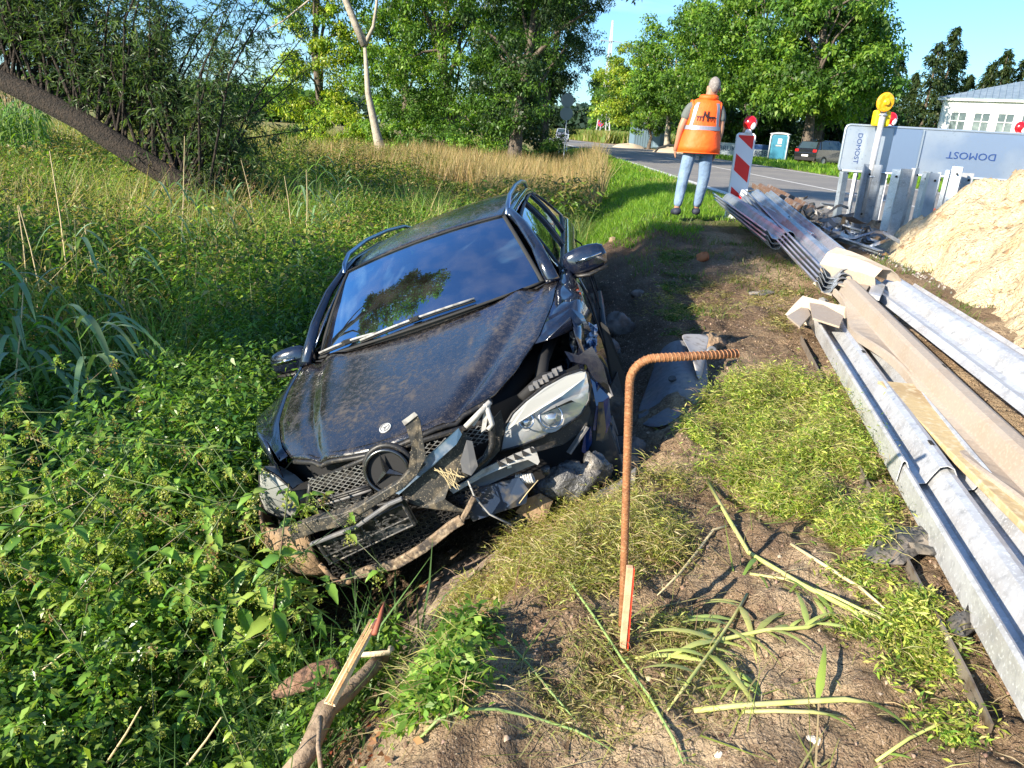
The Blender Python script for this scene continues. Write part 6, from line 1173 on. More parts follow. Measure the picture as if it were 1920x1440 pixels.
# ------------------------------------------------------------------ scrap heap
gr = random.Random(19); SC1 = galv('scrap_steel', (.20, .19, .18), (.09, .08, .075), .5, .6); SC2 = galv('scrap_pale', (.32, .36, .42), (.2, .22, .26), .4, .7)
protos = []
def scrap(kind):
    b = B(); n = 9; p = []
    for i in range(n):
        t = i/(n-1)
        if kind == 0: p.append(Vector((.16*math.cos(t*4.2), .13*math.sin(t*4.2), .06*math.sin(t*6))))
        elif kind == 1: p.append(Vector((t*.55, .07*math.sin(t*5), .10*math.sin(t*3.1))))
        elif kind == 2: p.append(Vector((t*.35, .10*(1 if 2 < i < 6 else 0), .04*t)))
        elif kind == 3: p.append(Vector((t*.75, .05*math.sin(t*7), .03*math.cos(t*9))))
        else: p.append(Vector((.11*math.cos(t*6.1), .05*t, .11*math.sin(t*6.1))))
    wd = [.05, .06, .05, .04, .06][kind]; rows = [[q+Vector((0, 0, -wd/2))+Vector((.01, .02, 0))*math.sin(i), q+Vector((.01, 0, wd/2))] for i, q in enumerate(p)]
    return b.grid(rows)
meshes = []
for k in range(5):
    for m in (SC1, SC2): o = scrap(k).obj('scrap_piece', m, solid=.006); meshes.append(o.data); bpy.data.objects.remove(o)
N_S = 92
for i in range(N_S):
    t = gr.random(); s = gr.gauss(0, .5); px, py = 1470+150*t+s*26, 372+80*t-s*14
    z = max(.04, .40*(1-abs(s)*.7)*math.sin(math.pi*min(.97, t*.9+.12))*gr.uniform(.25, 1)); p = onz(px, py+6, z)
    k = gr.choice((1, 2, 3, 1, 3, 2, 0, 4, 3)); m = 1 if t > .55 and gr.random() < .65 else 0
    if i < 2: k = 3
    o = bpy.data.objects.new('scrap_piece', meshes[k*2+m]); COL.objects.link(o); o.location = p; o.rotation_euler = (gr.uniform(-1.3, 1.3), gr.uniform(-.35, .35), gr.uniform(0, 6.28)); sc_ = gr.uniform(.55, 1.05); o.scale = (sc_,)*3
    q = o.modifiers.new('s', 'SOLIDIFY'); q.thickness = .006
    tag(o, ('dark bent steel strap tangled in the scrap heap' if m == 0 else 'pale grey bent sheet piece in the scrap heap'), 'scrap metal', 'bent scrap pieces heaped behind the beams' if m == 0 else 'pale bent sheets in the scrap heap')
for (a_, c_, w_, lab) in (((1540, 380), (1600, 388), .09, 'straight galvanised angle reaching from the scrap heap to the posts'), ((1572, 420), (1624, 434), .10, 'flat galvanised bar in front of the leaning posts'), ((1560, 440), (1650, 470), .07, 'long pale strap pointing at the sand heap'), ((1530, 425), (1600, 455), .09, 'broad pale strap with bolt holes at the front of the scrap heap')):
    A_ = Vector(onz(*a_, .14)); C_ = Vector(onz(*c_, .10)); o = B().beam((0, 0, 0), C_-A_, w_, .008).beam((0, w_/2, -.02), C_-A_+Vector((0, w_/2, -.02)), .006, .04).obj('steel_strap', GALB, loc=A_); tag(o, lab, 'scrap metal')
# ------------------------------------------------------------------ guardrail posts standing in a row
def post(px, py, y, h, wd, lab, rz=0.0, m=GALB, hat=False):
    wd *= .66
    p = ony(px, py, y); p[2] = max(p[2], -.02); root = empty('guardrail_post', tuple(p), rz, lab, 'post', 'steel posts leaning below the sign board'); b = B(); d = wd*.55
    if hat: prof = [(-wd/2-.02, 0), (-wd/2, 0), (-wd*.3, d), (wd*.3, d), (wd/2, 0), (wd/2+.02, 0)]
    else: prof = [(-wd/2+.02, d), (-wd/2, d), (-wd/2, 0), (wd/2, 0), (wd/2, d), (wd/2-.02, d)]
    lean = Vector((0, gr.uniform(-.02, .04), 0)); rows = [[Vector((x, y_, 0)) for x, y_ in prof], [Vector((x, y_, h))+lean for x, y_ in prof]]
    b.grid(rows).obj('profile', m, root, solid=.006); hm = mat('hole_dark', (.01, .01, .01), .9)
    for z in ((h*.86, h*.3) if hat else (h*.9,)): B().disc((wd*.12, -.006 if not hat else d-.02, z), (0, 1, 0), .014, .008, 10).obj('bolt_hole', hm, root)
    return root
post(1566, 440, 11.2, .88, .16, 'short dull post at the left end of the row', .5)
post(1612, 442, 10.2, .92, .34, 'widest blue-grey post of the row, shaped like a hat', .15, hat=True)
post(1654, 446, 9.9, .86, .15, 'dark post directly right of the striped plate', -.5, GALB)
post(1672, 452, 9.6, .88, .17, 'light post with a bolt hole near its top, fourth in the row', -.1, GALV)
post(1694, 440, 10.0, .84, .13, 'narrow shiny post in the middle of the row', .6, GALV)
post(1708, 452, 9.5, .84, .14, 'dark turned post right of the narrow shiny one', -.9, GALB)
post(1722, 462, 9.2, .86, .18, 'brightest flat post of the row in front of the orange foot', .05, mat('bright_zinc', (.55, .62, .72), .35, .6, var=[(7, (.4, .46, .55), .45, .7)]))
for px_, y_, rz_, m_, lb_ in ((1600, 10.9, -.7, GALV, 'post edge seen left of the hat-shaped one'), (1632, 11.0, .4, GALB, 'dull post right behind the lamp pipe'), (1680, 10.4, 1.1, GALB, 'edge-on post behind the light one with the bolt hole'), (1764, 9.7, -.6, GALB, 'dark post right of the brightest one'), (1800, 10.6, .8, GALB, 'dull post between the silver one and the sand'), (1838, 11.2, -.3, GALV, 'last post visible before the sand heap')): post(px_, 444, y_, .86, .17, lb_, rz_, m_)
post(1584, 448, 10.6, .86, .10, 'thin light post edge next to the widest post', .9, GALV)
post(1640, 440, 10.8, .84, .12, 'thin dark post behind the striped plate', 1.2)
post(1736, 452, 9.9, .86, .10, 'thin post just right of the brightest one', 1.0)
post(1752, 440, 10.4, .85, .13, 'post behind the orange plastic foot', .9, GALB)
post(1786, 450, 9.9, .84, .20, 'silver post standing alone by the sand heap', -.1, GALV)
post(1822, 440, 10.8, .82, .20, 'farthest right dark post half behind the sand heap', .5, GALB)
# sign board, upside down, back to the viewer
BS = mat('board_back', (.48, .56, .65), .32, .55, var=[(1.8, (.52, .58, .64), .42, .6), (.9, (.32, .42, .58), .45, .6), (35, (.34, .42, .52), .6, .75)], bump=(3, .004))
P0 = Vector(ony(1571, 319, 10.6)); P1 = P0+Vector((4.3, -.35, 0)); root = empty('sign_board', tuple(P0), math.atan2(-.35, 4.3), 'long grey road sign board lying upside down on the posts, seen from behind', 'sign board')
Lb = (P1-P0).length; Hb = (ony(1582, 233, 10.6)[2]-P0.z)
B().box((Lb/2, 0, Hb/2), (Lb-.02, .02, Hb-.02)).obj('panel', BS, root)
EDG = mat('board_edge', (.46, .54, .62), .35, .6)
rr = .05; ed = [(rr, 0), (Lb-rr, 0), (Lb, rr), (Lb, Hb-rr), (Lb-rr, Hb), (rr, Hb), (rr*.3, Hb-rr*.3), (0, Hb-rr), (0, rr), (rr*.3, rr*.3), (rr, 0)]
B().tube([(x, -.005, z) for x, z in ed], .017, 6).obj('edge_frame', EDG, root, smooth=True)
B().box((1.0, -.022, Hb/2), (.012, .02, Hb-.03)).obj('stiffener', EDG, root)
B().box((.8, -.018, Hb/2), (.36, .008, Hb-.035)).obj('overlap_plate', mat('board_dark_strip', (.26, .36, .52), .35, .55), root)
STN = mat('stencil_ink', (.02, .06, .22), .6)
RX = Matrix.Rotation(math.pi/2, 4, 'X')
text('DOMOST', .125, STN, root, (1.66, -.016, Hb*.48), RX @ Matrix.Rotation(math.pi, 4, 'Z'), bold=0, sx=1.2)
text('DOMOST', .085, STN, root, (.20, -.014, Hb*.5), RX @ Matrix.Rotation(-math.pi/2, 4, 'Z'), bold=0, sx=1.1)
# post with the amber lamp
A_ = Vector(ony(1632, 336, 10.35)); T_ = Vector(ony(1657, 208, 10.35)); root = empty('lamp_post', tuple(A_-Vector((0, 0, .5))), 0, 'galvanised pipe with an amber warning lamp in front of the sign board', 'warning lamp'); O = Vector(root.location)
B().tube([A_-O-Vector((.02, 0, .5)), T_-O], .038, 12).obj('pipe', GALV, root, smooth=True)
for t in (.04, .94): c_ = A_.lerp(T_, t)-O; B().ring(c_, (T_-A_), .044, .012, 18, 6).obj('clamp', GALB, root, smooth=True)
AMB = mat('amber_lens', (.95, .42, .01), .25, var=[(25, (1, .6, .05), .45, .65)], coat=.5); YEL = mat('yellow_housing', (.85, .62, .01), .45)
lc = Vector(ony(1660, 192, 10.3))-O; o = B().disc(lc, (.25, -1, -.1), .118, .05, 26).obj('lamp_lens', AMB, root, smooth=False, bevel=.012); B().ring(lc, (.25, -1, -.1), .112, .012, 26, 6).obj('lens_ring', mat('amber_rim', (.8, .35, .01), .35), o, smooth=True); B().disc(lc-Vector((-.01, .03, 0)), (.25, -1, -.1), .055, .03, 20, .03).obj('lens_centre', AMB, o)
B().box(Vector(ony(1652, 222, 10.42))-O, (.21, .12, .2)).obj('battery_box', YEL, root, bevel=.03)
# striped beacons
RED = mat('signal_red', (.72, .01, .012), .45); WHT = mat('signal_white', (.72, .75, .80), .4); RLM = mat('red_lamp', (.85, .01, .015), .2, coat=.6)
def beacon(px, base_z, y, top_py, label, wd=.26, lamp=True, lampc=None):
    x = ony(px, 300, y)[0]; h = ony(px, top_py, y)[2]-base_z; root = empty('striped_beacon', (x, y, base_z), 0, label, 'beacon')
    b = B(); w2 = wd/2; b.prism([(-w2, 0, 0), (w2, 0, 0), (w2, 0, h-.03), (w2-.03, 0, h), (-w2+.03, 0, h), (-w2, 0, h-.03)], (0, .045, 0)); b.obj('plate', WHT, root, bevel=.006)
    wi = w2-.026; zlo, zhi = .05, h-.03; per = .44; sl = .95
    k = -3
    while k < 6:
        z0 = zhi-.24-k*per; P4 = [(-wi, z0), (wi, z0-2*wi*sl*.8), (wi, z0-2*wi*sl*.8-per*.5), (-wi, z0-per*.5)]
        # clip against the plate, top and bottom
        def clip(P, lim, up):
            out = []
            for i in range(len(P)):
                a, c = P[i], P[(i+1) % len(P)]; ia = (a[1] <= lim) if up else (a[1] >= lim); ic = (c[1] <= lim) if up else (c[1] >= lim)
                if ia: out.append(a)
                if ia != ic: t = (lim-a[1])/(c[1]-a[1]); out.append((a[0]+(c[0]-a[0])*t, lim))
            return out
        P4 = clip(P4, zhi, True)
        if len(P4) > 2: P4 = clip(P4, zlo, False)
        if len(P4) > 2: B().prism([(x_, -.003, z_) for x_, z_ in P4], (0, .0025, 0)).obj('red_stripe', RED, root)
        k += 1
    if lamp:
        c_ = Vector((.03, .02, h+.13)); B().tube([(.02, .02, h-.01), (.025, .02, h+.05)], [.05, .035], 10).obj('lamp_neck', WHT, root, smooth=True)
        o = B().blob(c_, (.088, .07, .088), 1, 0, 22, 14).obj('red_lamp', RLM, root, smooth=True); B().ring(c_, (0, 1, 0), .085, .01, 22, 6).obj('lamp_ring', RED, o, smooth=True)
        B().blob(c_+Vector((.03, -.055, -.035)), (.035, .02, .05), 2, .1, 10, 6).obj('lamp_bracket', WHT, o, smooth=True)
    B().box((0, .10, -.04), (.4, .5, .1)).obj('foot_plate', mat('recycled_rubber', (.03, .03, .03), .85), root, bevel=.02)
    return root
beacon(1393, .08, 10.7, 249, 'red and white striped beacon with a red lamp beside the man')
beacon(1652, .10, 11.6, 240, 'striped beacon behind the posts, red lamp peeping over the board', .30)
beacon(1895, .10, 13.0, 254, 'beacon hidden behind the board, only its red lamp showing at far right', .30)
o = B().tube([(0, 0, 0), (.1, 0, .01), (.26, 0, .01), (.30, 0, 0)], [.05, .085, .075, .04], 12).obj('barrier_block', mat('orange_plastic', (.75, .14, .03), .5), loc=ony(1716, 400, 10.8), smooth=True); tag(o, 'orange plastic foot lying behind the posts', 'barrier foot')
# ------------------------------------------------------------------ sand heap
SX = np.linspace(2.6, 13.5, 190); SY = np.linspace(2.2, 12.5, 190); XX, YY = np.meshgrid(SX, SY)
fx0, fy0, fx1, fy1 = 3.15, 3.9, 4.15, 8.9
dline = ((XX-fx0)*(fy1-fy0)-(YY-fy0)*(fx1-fx0))/math.hypot(fx1-fx0, fy1-fy0)   # distance to the right of the foot line
dn = (9.4-YY)*.80-.28*(XX-4.2); df = np.minimum(dline, np.minimum(dn, (13.2-XX)))
df = df+(fbm(XX*1.1, YY*1.1, 3, 77)-.5)*.55
hh = np.where(df > 0, 1-np.exp(-df*.62), 0)*2.25+(fbm(XX*2.6, YY*2.6, 4, 80)-.5)*.34*sst(0, .6, df)+(fbm(XX*9, YY*9, 3, 82)-.5)*.10+np.maximum(0, fbm(XX*5, YY*5, 2, 84)-.62)*-.5
hh = np.where(df > 0, hh, df*.5)-.10
V = np.stack([XX, YY, hh], -1).reshape(-1, 3); i0 = (np.arange(189)[:, None]*190+np.arange(189)[None]).ravel(); F = np.stack([i0, i0+1, i0+191, i0+190], 1)
SAND = mat('yellow_sand', (.64, .51, .33), .95, spec=.15, var=[(2.2, (.60, .44, .25), .5, .7), (28, (.74, .61, .41), .5, .7), (9, (.36, .23, .12), .57, .72, 6)], bump=[(7, .10), (22, .06), (70, .018)])
o = npmesh('sand_heap', V, F, None, SAND, smooth=True); tag(o, 'large heap of pale yellow sand filling the right edge', 'sand heap')
g = np.random.default_rng(71); N = 1500; xx = g.uniform(3.0, 8, N); yy = g.uniform(3.2, 9, N); ix = np.clip(((xx-2.6)/10.9*189).astype(int), 0, 189); iy = np.clip(((yy-2.2)/10.3*189).astype(int), 0, 189); zz = hh[iy, ix]; ok = zz > -.02; xx, yy, zz = xx[ok], yy[ok], zz[ok]; N = len(xx); r = .006+.045*g.uniform(0, 1, N)**3
off = np.array([[1, 0, 0], [-.5, .87, 0], [-.5, -.87, 0], [0, 0, .9]]); V = (np.stack([xx, yy, zz], 1)[:, None]+off[None]*r[:, None, None]*(1+g.uniform(-.4, .4, (N, 4, 3)))).reshape(-1, 3); k = np.arange(N)[:, None]*4; F = np.concatenate([k+np.array([[0, 1, 3]]), k+np.array([[1, 2, 3]]), k+np.array([[2, 0, 3]])], 0)
tag(npmesh('sand_lumps', V, F, pick([(.5, .36, .2), (.36, .22, .11), (.58, .45, .28)], N, g).repeat(4, 0), mat('pebbles', (0, 0, 0), .9, attr=True)), 'crumbly lumps scattered over the sand heap', 'sand lumps', kind='stuff')
# ------------------------------------------------------------------ man in orange vest
def skin(name, verts, edges, radii, m, parent, sub=2, root=0):
    me = bpy.data.meshes.new(name); me.from_pydata([tuple(v) for v in verts], edges, []); o = bpy.data.objects.new(name, me); COL.objects.link(o); o.parent = parent
    me.materials.append(m); s = o.modifiers.new('k', 'SKIN'); s.use_smooth_shade = True
    for i, d in enumerate(me.skin_vertices[0].data): d.radius = radii[i] if isinstance(radii[i], tuple) else (radii[i], radii[i]); d.use_root = (i == root)
    u = o.modifiers.new('u', 'SUBSURF'); u.levels = sub; u.render_levels = sub; return o
mp0 = onz(1290, 404, .06); mp0[1] = 10.25; mp0 = np.array([ony(1290, 405, 10.25)[0], 10.25, ony(1290, 405, 10.25)[2]])
man = empty('person', tuple(mp0), 0, 'grey-haired man in an orange vest and pale jeans, seen from behind', 'person')
SKN = mat('skin', (.36, .19, .12), .55); JEAN = mat('jeans', (.15, .23, .36), .85, var=[(6, (.21, .30, .43), .45, .65), (60, (.15, .21, .30), .5, .7)], bump=[(14, .02)]); SHRT = mat('grey_shirt', (.12, .135, .13), .9, bump=(20, .01)); VEST = mat('orange_vest', (1.0, .13, .01), .6, var=[(3, (.85, .09, .008), .45, .65)], bump=[(5, .02), (22, .004)]); REFL = mat('reflective_band', (.25, .26, .33), .4, .2); HAIR = mat('grey_hair', (.20, .18, .17), .85, var=[(60, (.3, .28, .27), .5, .7)], bump=(90, .006)); SHOE = mat('navy_shoe', (.02, .025, .045), .7)
J = dict(pel=(0.03, 0, .93), wai=(.035, .01, 1.08), che=(.05, .02, 1.28), nec=(.08, .03, 1.47), hea=(.115, .03, 1.585), top=(.13, .02, 1.70),
         lh=(-.07, 0, .88), lk=(-.125, .02, .48), la=(-.165, -.02, .09), lt=(-.18, .10, .03), rh=(.13, 0, .88), rk=(.155, .05, .48), ra=(.125, .14, .09), rt=(.15, .27, .03),
         ls=(-.14, .02, 1.40), le=(-.235, .0, 1.12), lw=(-.255, .08, .88), lp=(-.255, .12, .82), rs=(.245, .02, 1.39), re=(.275, -.02, 1.11), rw=(.255, .03, .86), rp=(.25, .06, .80))
K_ = list(J); I_ = {k: i for i, k in enumerate(K_)}
E_l = [('pel', 'wai'), ('wai', 'che'), ('che', 'nec'), ('nec', 'hea'), ('hea', 'top'), ('pel', 'lh'), ('lh', 'lk'), ('lk', 'la'), ('la', 'lt'), ('pel', 'rh'), ('rh', 'rk'), ('rk', 'ra'), ('ra', 'rt'), ('che', 'ls'), ('ls', 'le'), ('le', 'lw'), ('lw', 'lp'), ('che', 'rs'), ('rs', 're'), ('re', 'rw'), ('rw', 'rp')]
RD = dict(pel=(.13, .10), wai=(.14, .11), che=(.16, .11), nec=.052, hea=(.070, .088), top=(.055, .065), lh=.085, lk=.06, la=.042, lt=.03, rh=.085, rk=.06, ra=.042, rt=.03, ls=.06, le=.047, lw=.032, lp=.034, rs=.06, re=.047, rw=.032, rp=.034)
body = skin('body', [J[k] for k in K_], [(I_[a], I_[b_]) for a, b_ in E_l], [RD[k] for k in K_], SKN, man, root=0)
# five fingers on each hand, grown as short chains inside one hand mesh
for s_, wv in (('l', -1), ('r', 1)):
    P = Vector(J[s_+'p']); vs = [P+Vector((0, 0, .04)), P]; ed = [(0, 1)]; rd = [.026, .030]
    for f in range(4):
        a_ = P+Vector((0, -.03+.02*f, -.02)); k = len(vs); L_ = [.055, .066, .062, .05][f]; vs += [a_, a_+Vector((-.004*wv, .004, -L_*.5)), a_+Vector((-.016*wv, .008, -L_))]; ed += [(1, k), (k, k+1), (k+1, k+2)]; rd += [.0098, .0088, .0078]
    k = len(vs); vs += [P+Vector((-.012*wv, .035, .0)), P+Vector((-.022*wv, .052, -.03)), P+Vector((-.026*wv, .055, -.05))]; ed += [(1, k), (k, k+1), (k+1, k+2)]; rd += [.012, .010, .009]
    skin('hand', vs, ed, rd, SKN, man, sub=1, root=1)
jv = ['pel', 'lh', 'lk', 'la', 'rh', 'rk', 'ra']; ji = {k: i for i, k in enumerate(jv)}
jp = [Vector(J[k]) for k in jv]; jp[3] = Vector(J['la'])+Vector((0, 0, .01)); jp[6] = Vector(J['ra'])+Vector((0, 0, .01))
skin('jeans', jp, [(ji[a], ji[b_]) for a, b_ in (('pel', 'lh'), ('lh', 'lk'), ('lk', 'la'), ('pel', 'rh'), ('rh', 'rk'), ('rk', 'ra'))], [(.145, .11), .104, .080, .060, .104, .080, .060], JEAN, man)
sv = [Vector(J['pel'])+Vector((0, 0, .0)), Vector(J['wai']), Vector(J['che']), Vector(J['ls']), Vector(J['ls']).lerp(Vector(J['le']), .72), Vector(J['rs']), Vector(J['rs']).lerp(Vector(J['re']), .72)]
skin('shirt', sv, [(0, 1), (1, 2), (2, 3), (3, 4), (2, 5), (5, 6)], [(.165, .13), (.15, .12), (.165, .12), .075, .072, .075, .072], SHRT, man)
for k, sgn in (('l', -1), ('r', 1)):
    a_ = Vector(J[k+'a']); t = Vector(J[k+'t']); B().tube([a_+Vector((0, -.07, -.045)), a_+Vector((0, -.02, -.03)), a_.lerp(t, .5)+Vector((0, 0, -.01)), t+Vector((0, .04, -.0))], [.042, .06, .058, .04], 12, flat=.8).obj('shoe', SHOE, man, smooth=True)
# vest: lofted shell
def ell(c, rx_, ry, n=28, a0=0, a1=2*math.pi): return [Vector((c[0]+rx_*math.cos(a0+(a1-a0)*i/n), c[1]+ry*math.sin(a0+(a1-a0)*i/n), c[2])) for i in range(n+1)]
lev = [((.03, 0, .82), .272, .20), ((.03, 0, .90), .264, .20), ((.035, .0, 1.0), .246, .185), ((.04, .01, 1.12), .222, .158), ((.045, .012, 1.24), .212, .155), ((.05, .015, 1.33), .212, .148), ((.055, .018, 1.41), .205, .128), ((.062, .02, 1.455), .165, .10), ((.07, .02, 1.485), .105, .08)]
rows = [ell(c, a, b_) for c, a, b_ in lev]
for i, r in enumerate(rows):
    for j, p in enumerate(r): p.x += .006*math.sin(j*1.3+i*2.1); p.y += .007*math.sin(j*.9+i*1.7)
vest = B().grid(rows).obj('vest', VEST, man, smooth=True, solid=.012)
def vpt(ang, z, lift=.012):
    zs = [l[0][2] for l in lev]; cx = np.interp(z, zs, [l[0][0] for l in lev]); cy = np.interp(z, zs, [l[0][1] for l in lev]); a = np.interp(z, zs, [l[1] for l in lev]); b_ = np.interp(z, zs, [l[2] for l in lev]); return Vector((cx+(a+lift)*math.cos(ang), cy+(b_+lift)*math.sin(ang), z))
def band(angs, zf, w_, name, m, lift=.010, vert=False):
    rows = []
    if not vert: rows = [[vpt(a, z, lift) for a in angs] for z in (zf, zf+w_)]
    else: rows = [[vpt(angs[0]+(angs[1]-angs[0])*t-w_/2, zf[0]+(zf[1]-zf[0])*t, lift), vpt(angs[0]+(angs[1]-angs[0])*t+w_/2, zf[0]+(zf[1]-zf[0])*t, lift)] for t in np.linspace(0, 1, 9)]
    return B().grid(rows).obj(name, m, vest, solid=.003)
band(np.linspace(0, 2*math.pi, 41), 1.10, .05, 'reflective_band', REFL)
band((-2.45, -2.25), (1.14, 1.43), .24, 'reflective_band', REFL, vert=True); band((-.75, -.90), (1.14, 1.43), .24, 'reflective_band', REFL, vert=True)
B().tube(ell((.08, .02, 1.495), .098, .085), .026, 8, flat=1.4).obj('collar', VEST, vest, smooth=True)
B().tube([p for p in rows[0]], .010, 6).obj('hem', VEST, vest, smooth=True)
for sgn, S_ in ((-1, 'ls'), (1, 're')):
    c_ = Vector(J['ls' if sgn < 0 else 'rs'])+Vector((.01*sgn, 0, -.03)); b = B().ring(c_-Vector((.03*sgn, 0, 0)), (sgn, 0, -.15), .082, .013, 24, 6).obj('armhole', VEST, vest, smooth=True)
# printed emblem: bridge-like M over a deck with legs, small letters either side
INK = mat('black_print', (.02, .005, .01), .7); z0 = 1.225
def pb(pts, name='emblem_print'):
    b = B(); b.grid([[vpt(a, z, .0145) for a, z in r] for r in pts]); return b.obj(name, INK, vest, solid=.002)
ac = -math.pi/2-.08
def rect(a0, a1, z0_, z1_, slx=0.0): return pb([[(ac+a0+(a1-a0)*k/3, z0_) for k in range(4)], [(ac+a0+slx+(a1-a0)*k/3, z1_) for k in range(4)]])
rect(-.50, -.10, 1.250, 1.266); rect(.16, .60, 1.250, 1.266)
for a in (-.45, -.30, .28, .46): rect(a-.02, a+.035, 1.21, 1.252, .03)
rect(-.16, -.09, 1.205, 1.33, .05); rect(.10, .17, 1.205, 1.33, -.0); rect(-.09, -.02, 1.31, 1.25, .12); rect(.04, .11, 1.25, 1.31, .06)
# head details: hair cap, ears, face
hc = Vector((.128, .02, 1.632))
hb = B().blob(hc+Vector((0, 0, .012)), (.076, .094, .104), 3, .03, 20, 14); hair = hb.obj('hair', HAIR, man, smooth=True)
for v in hair.data.vertices:
    if v.co.y > .06: v.co.y -= (v.co.y-.06)*.8
    if v.co.z < 1.60: v.co.x = hc.x+(v.co.x-hc.x)*.9
for sgn in (-1, 1): B().blob(hc+Vector((.078*sgn, .015, -.03)), (.015, .024, .038), 4, .05, 10, 8).obj('ear', SKN, man, smooth=True)
B().tube([hc+Vector((0, .075, -.01)), hc+Vector((0, .115, -.045)), hc+Vector((0, .085, -.055))], [.010, .016, .010], 8).obj('nose', SKN, man, smooth=True)
for sgn in (-1, 1): B().blob(hc+Vector((.032*sgn, .082, -.018)), (.013, .008, .008), 1, 0, 10, 6).obj('eye', mat('eye_white', (.5, .5, .5), .3), man, smooth=True)
B().tube([hc+Vector((-.025, .082, -.082)), hc+Vector((0, .09, -.084)), hc+Vector((.025, .082, -.082))], .005, 6).obj('mouth', mat('lips', (.3, .1, .08), .5), man, smooth=True)
o = B().box(Vector(J['rs'])+Vector((.075, .13, -.20)), (.03, .16, .12)).obj('paper_roll', mat('paper', (.75, .78, .78), .6), None, bevel=.01); o.location = mp0; tag(o, 'white paper held under the right arm of the man', 'paper')

# ------------------------------------------------------------------ vehicles
def small_car(name, label, loc, rz, m, hatch=True, scale=1.0, silver=False):
    root = empty(name, loc, rz, label, 'car'); W_ = .88
    prof = [(-2.1, .45), (-2.15, .8), (-2.0, 1.0), (-1.75, 1.5), (-1.2, 1.62), (.1, 1.62), (.75, 1.12), (1.75, .98), (2.08, .75), (2.1, .4)]
    rows = []
    for s in np.linspace(-1, 1, 9): rows.append([Vector((x, s*W_*(1-.18*max(0, (z-1.0)/.62)-.03*abs(s)), z-(.03*abs(s)**4 if z > 1 else 0))) for x, z in prof])
    b = B().grid(rows); n = len(prof)
    for s, r in ((0, rows[0]), (8, rows[-1])):
        k = len(b.v); b.v += [tuple(p) for p in r]+[(2.0, r[0].y, .25), (-2.0, r[0].y, .25)]; b.f.append(tuple(range(k, k+n+2)) if s else tuple(range(k+n+1, k-1, -1)))
    b.obj('body', m, root, bevel=.02)
    G_ = mat('car_glass_dark', (.03, .05, .06), .08, spec=.8)
    for s in (-1, 1):
        for xs in ((-1.62, -.95), (-.88, -.1), (-.03, .62)):
            x0, x1 = xs; zt0 = 1.5; q = [(x0-.05, 1.03), (x1+.08, 1.03), (min(x1, .15), zt0), (x0, zt0)]
            B().prism([(x, s*(W_*(1-.18*max(0, (z-1)/.62))-.012), z) for x, z in q], (0, s*.02, 0)).obj('side_window', G_, root)
    B().prism([(-1.99, -.68, 1.06), (-1.99, .68, 1.06), (-1.80, .6, 1.46), (-1.80, -.6, 1.46)], (-.03, 0, .01)).obj('rear_window', G_, root)
    B().prism([(.77, -.68, 1.14), (.77, .68, 1.14), (.18, .6, 1.55), (.18, -.6, 1.55)], (.03, 0, .02)).obj('windscreen', G_, root)
    for s in (-1, 1):
        B().box((-2.1, s*.7, .92), (.1, .26, .16)).obj('tail_lamp', mat('tail_red', (.6, .01, .01), .3), root, bevel=.02)
        B().box((2.02, s*.64, .78), (.14, .34, .15)).obj('headlamp', mat('lamp_clear', (.7, .72, .75), .15, .3), root, bevel=.03)
        for x in (-1.32, 1.32):
            wq = empty('wheel', (x, s*.80, .32)); wq.parent = root; B().ring((0, 0, 0), (0, 1, 0), .24, .085, 20, 8).obj('tyre', RUB, wq, smooth=True)
            b = B().disc((0, s*.05, 0), (0, 1, 0), .17, .03, 18); b.obj('rim', LGREY, wq)
    B().box((-2.14, 0, .62), (.02, .50, .11)).obj('number_plate', mat('plate_white', (.75, .75, .75), .5), root); B().box((-2.12, 0, .42), (.1, 1.6, .22)).obj('rear_bumper', BLK, root, bevel=.03)
    B().box((2.10, 0, .42), (.08, 1.6, .22)).obj('front_bumper', BLK if not silver else m, root, bevel=.03); B().box((2.09, 0, .68), (.04, .9, .13)).obj('grille', BLK, root)
    root.scale = (scale,)*3; return root
DKP = mat('black_car_paint', (.012, .013, .018), .2, spec=.6, coat=.8)
pp = ony(1530, 305, 52)
small_car('parked_car', 'black hatchback parked on the grass across the road', (pp[0]+.6, 52, -.05), math.radians(32), DKP)
small_car('approaching_car', 'pale silver-blue car far off on the road', (3.5, 103, .0), math.radians(-92), mat('silver_paint', (.45, .5, .6), .3, .4), silver=True)
# portable toilet
p = ony(1457, 299, 57); root = empty('portable_toilet', (p[0], 57, -.05), math.radians(-22), 'blue portable toilet cabin with white frame on the far verge', 'toilet cabin')
BL = mat('cabin_blue', (.02, .14, .22), .45, var=[(3, (.03, .2, .3), .45, .6)]); WF = mat('cabin_white', (.62, .66, .70), .5)
B().box((0, 0, .98), (1.22, 1.22, 1.75)).obj('cabin_walls', BL, root, bevel=.03); B().box((0, -.62, .95), (.86, .03, 1.6)).obj('door', mat('door_blue', (.02, .17, .27), .4), root, bevel=.02)
for s in (-1, 1):
    B().tube([(s*.6, -.64, .1), (s*.6, -.64, 1.75), (s*.5, -.64, 1.88)], .05, 8).obj('frame_post', WF, root, smooth=True)
b = B(); rows = [[Vector((x, y, 1.86+.16*math.cos(x*1.7)*math.cos(y*1.7))) for x in np.linspace(-.68, .68, 7)] for y in np.linspace(-.68, .68, 7)]; b.grid(rows).obj('roof', WF, root, smooth=True, solid=.05); B().box((0, 0, .06), (1.25, 1.25, .12)).obj('base', WF, root)
B().box((.05, -.645, 1.42), (.26, .02, .34)).obj('notice', mat('paper', (.75, .78, .78), .6), root); B().box((0, -.645, 1.12), (.4, .02, .1)).obj('handle_plate', LGREY, root)
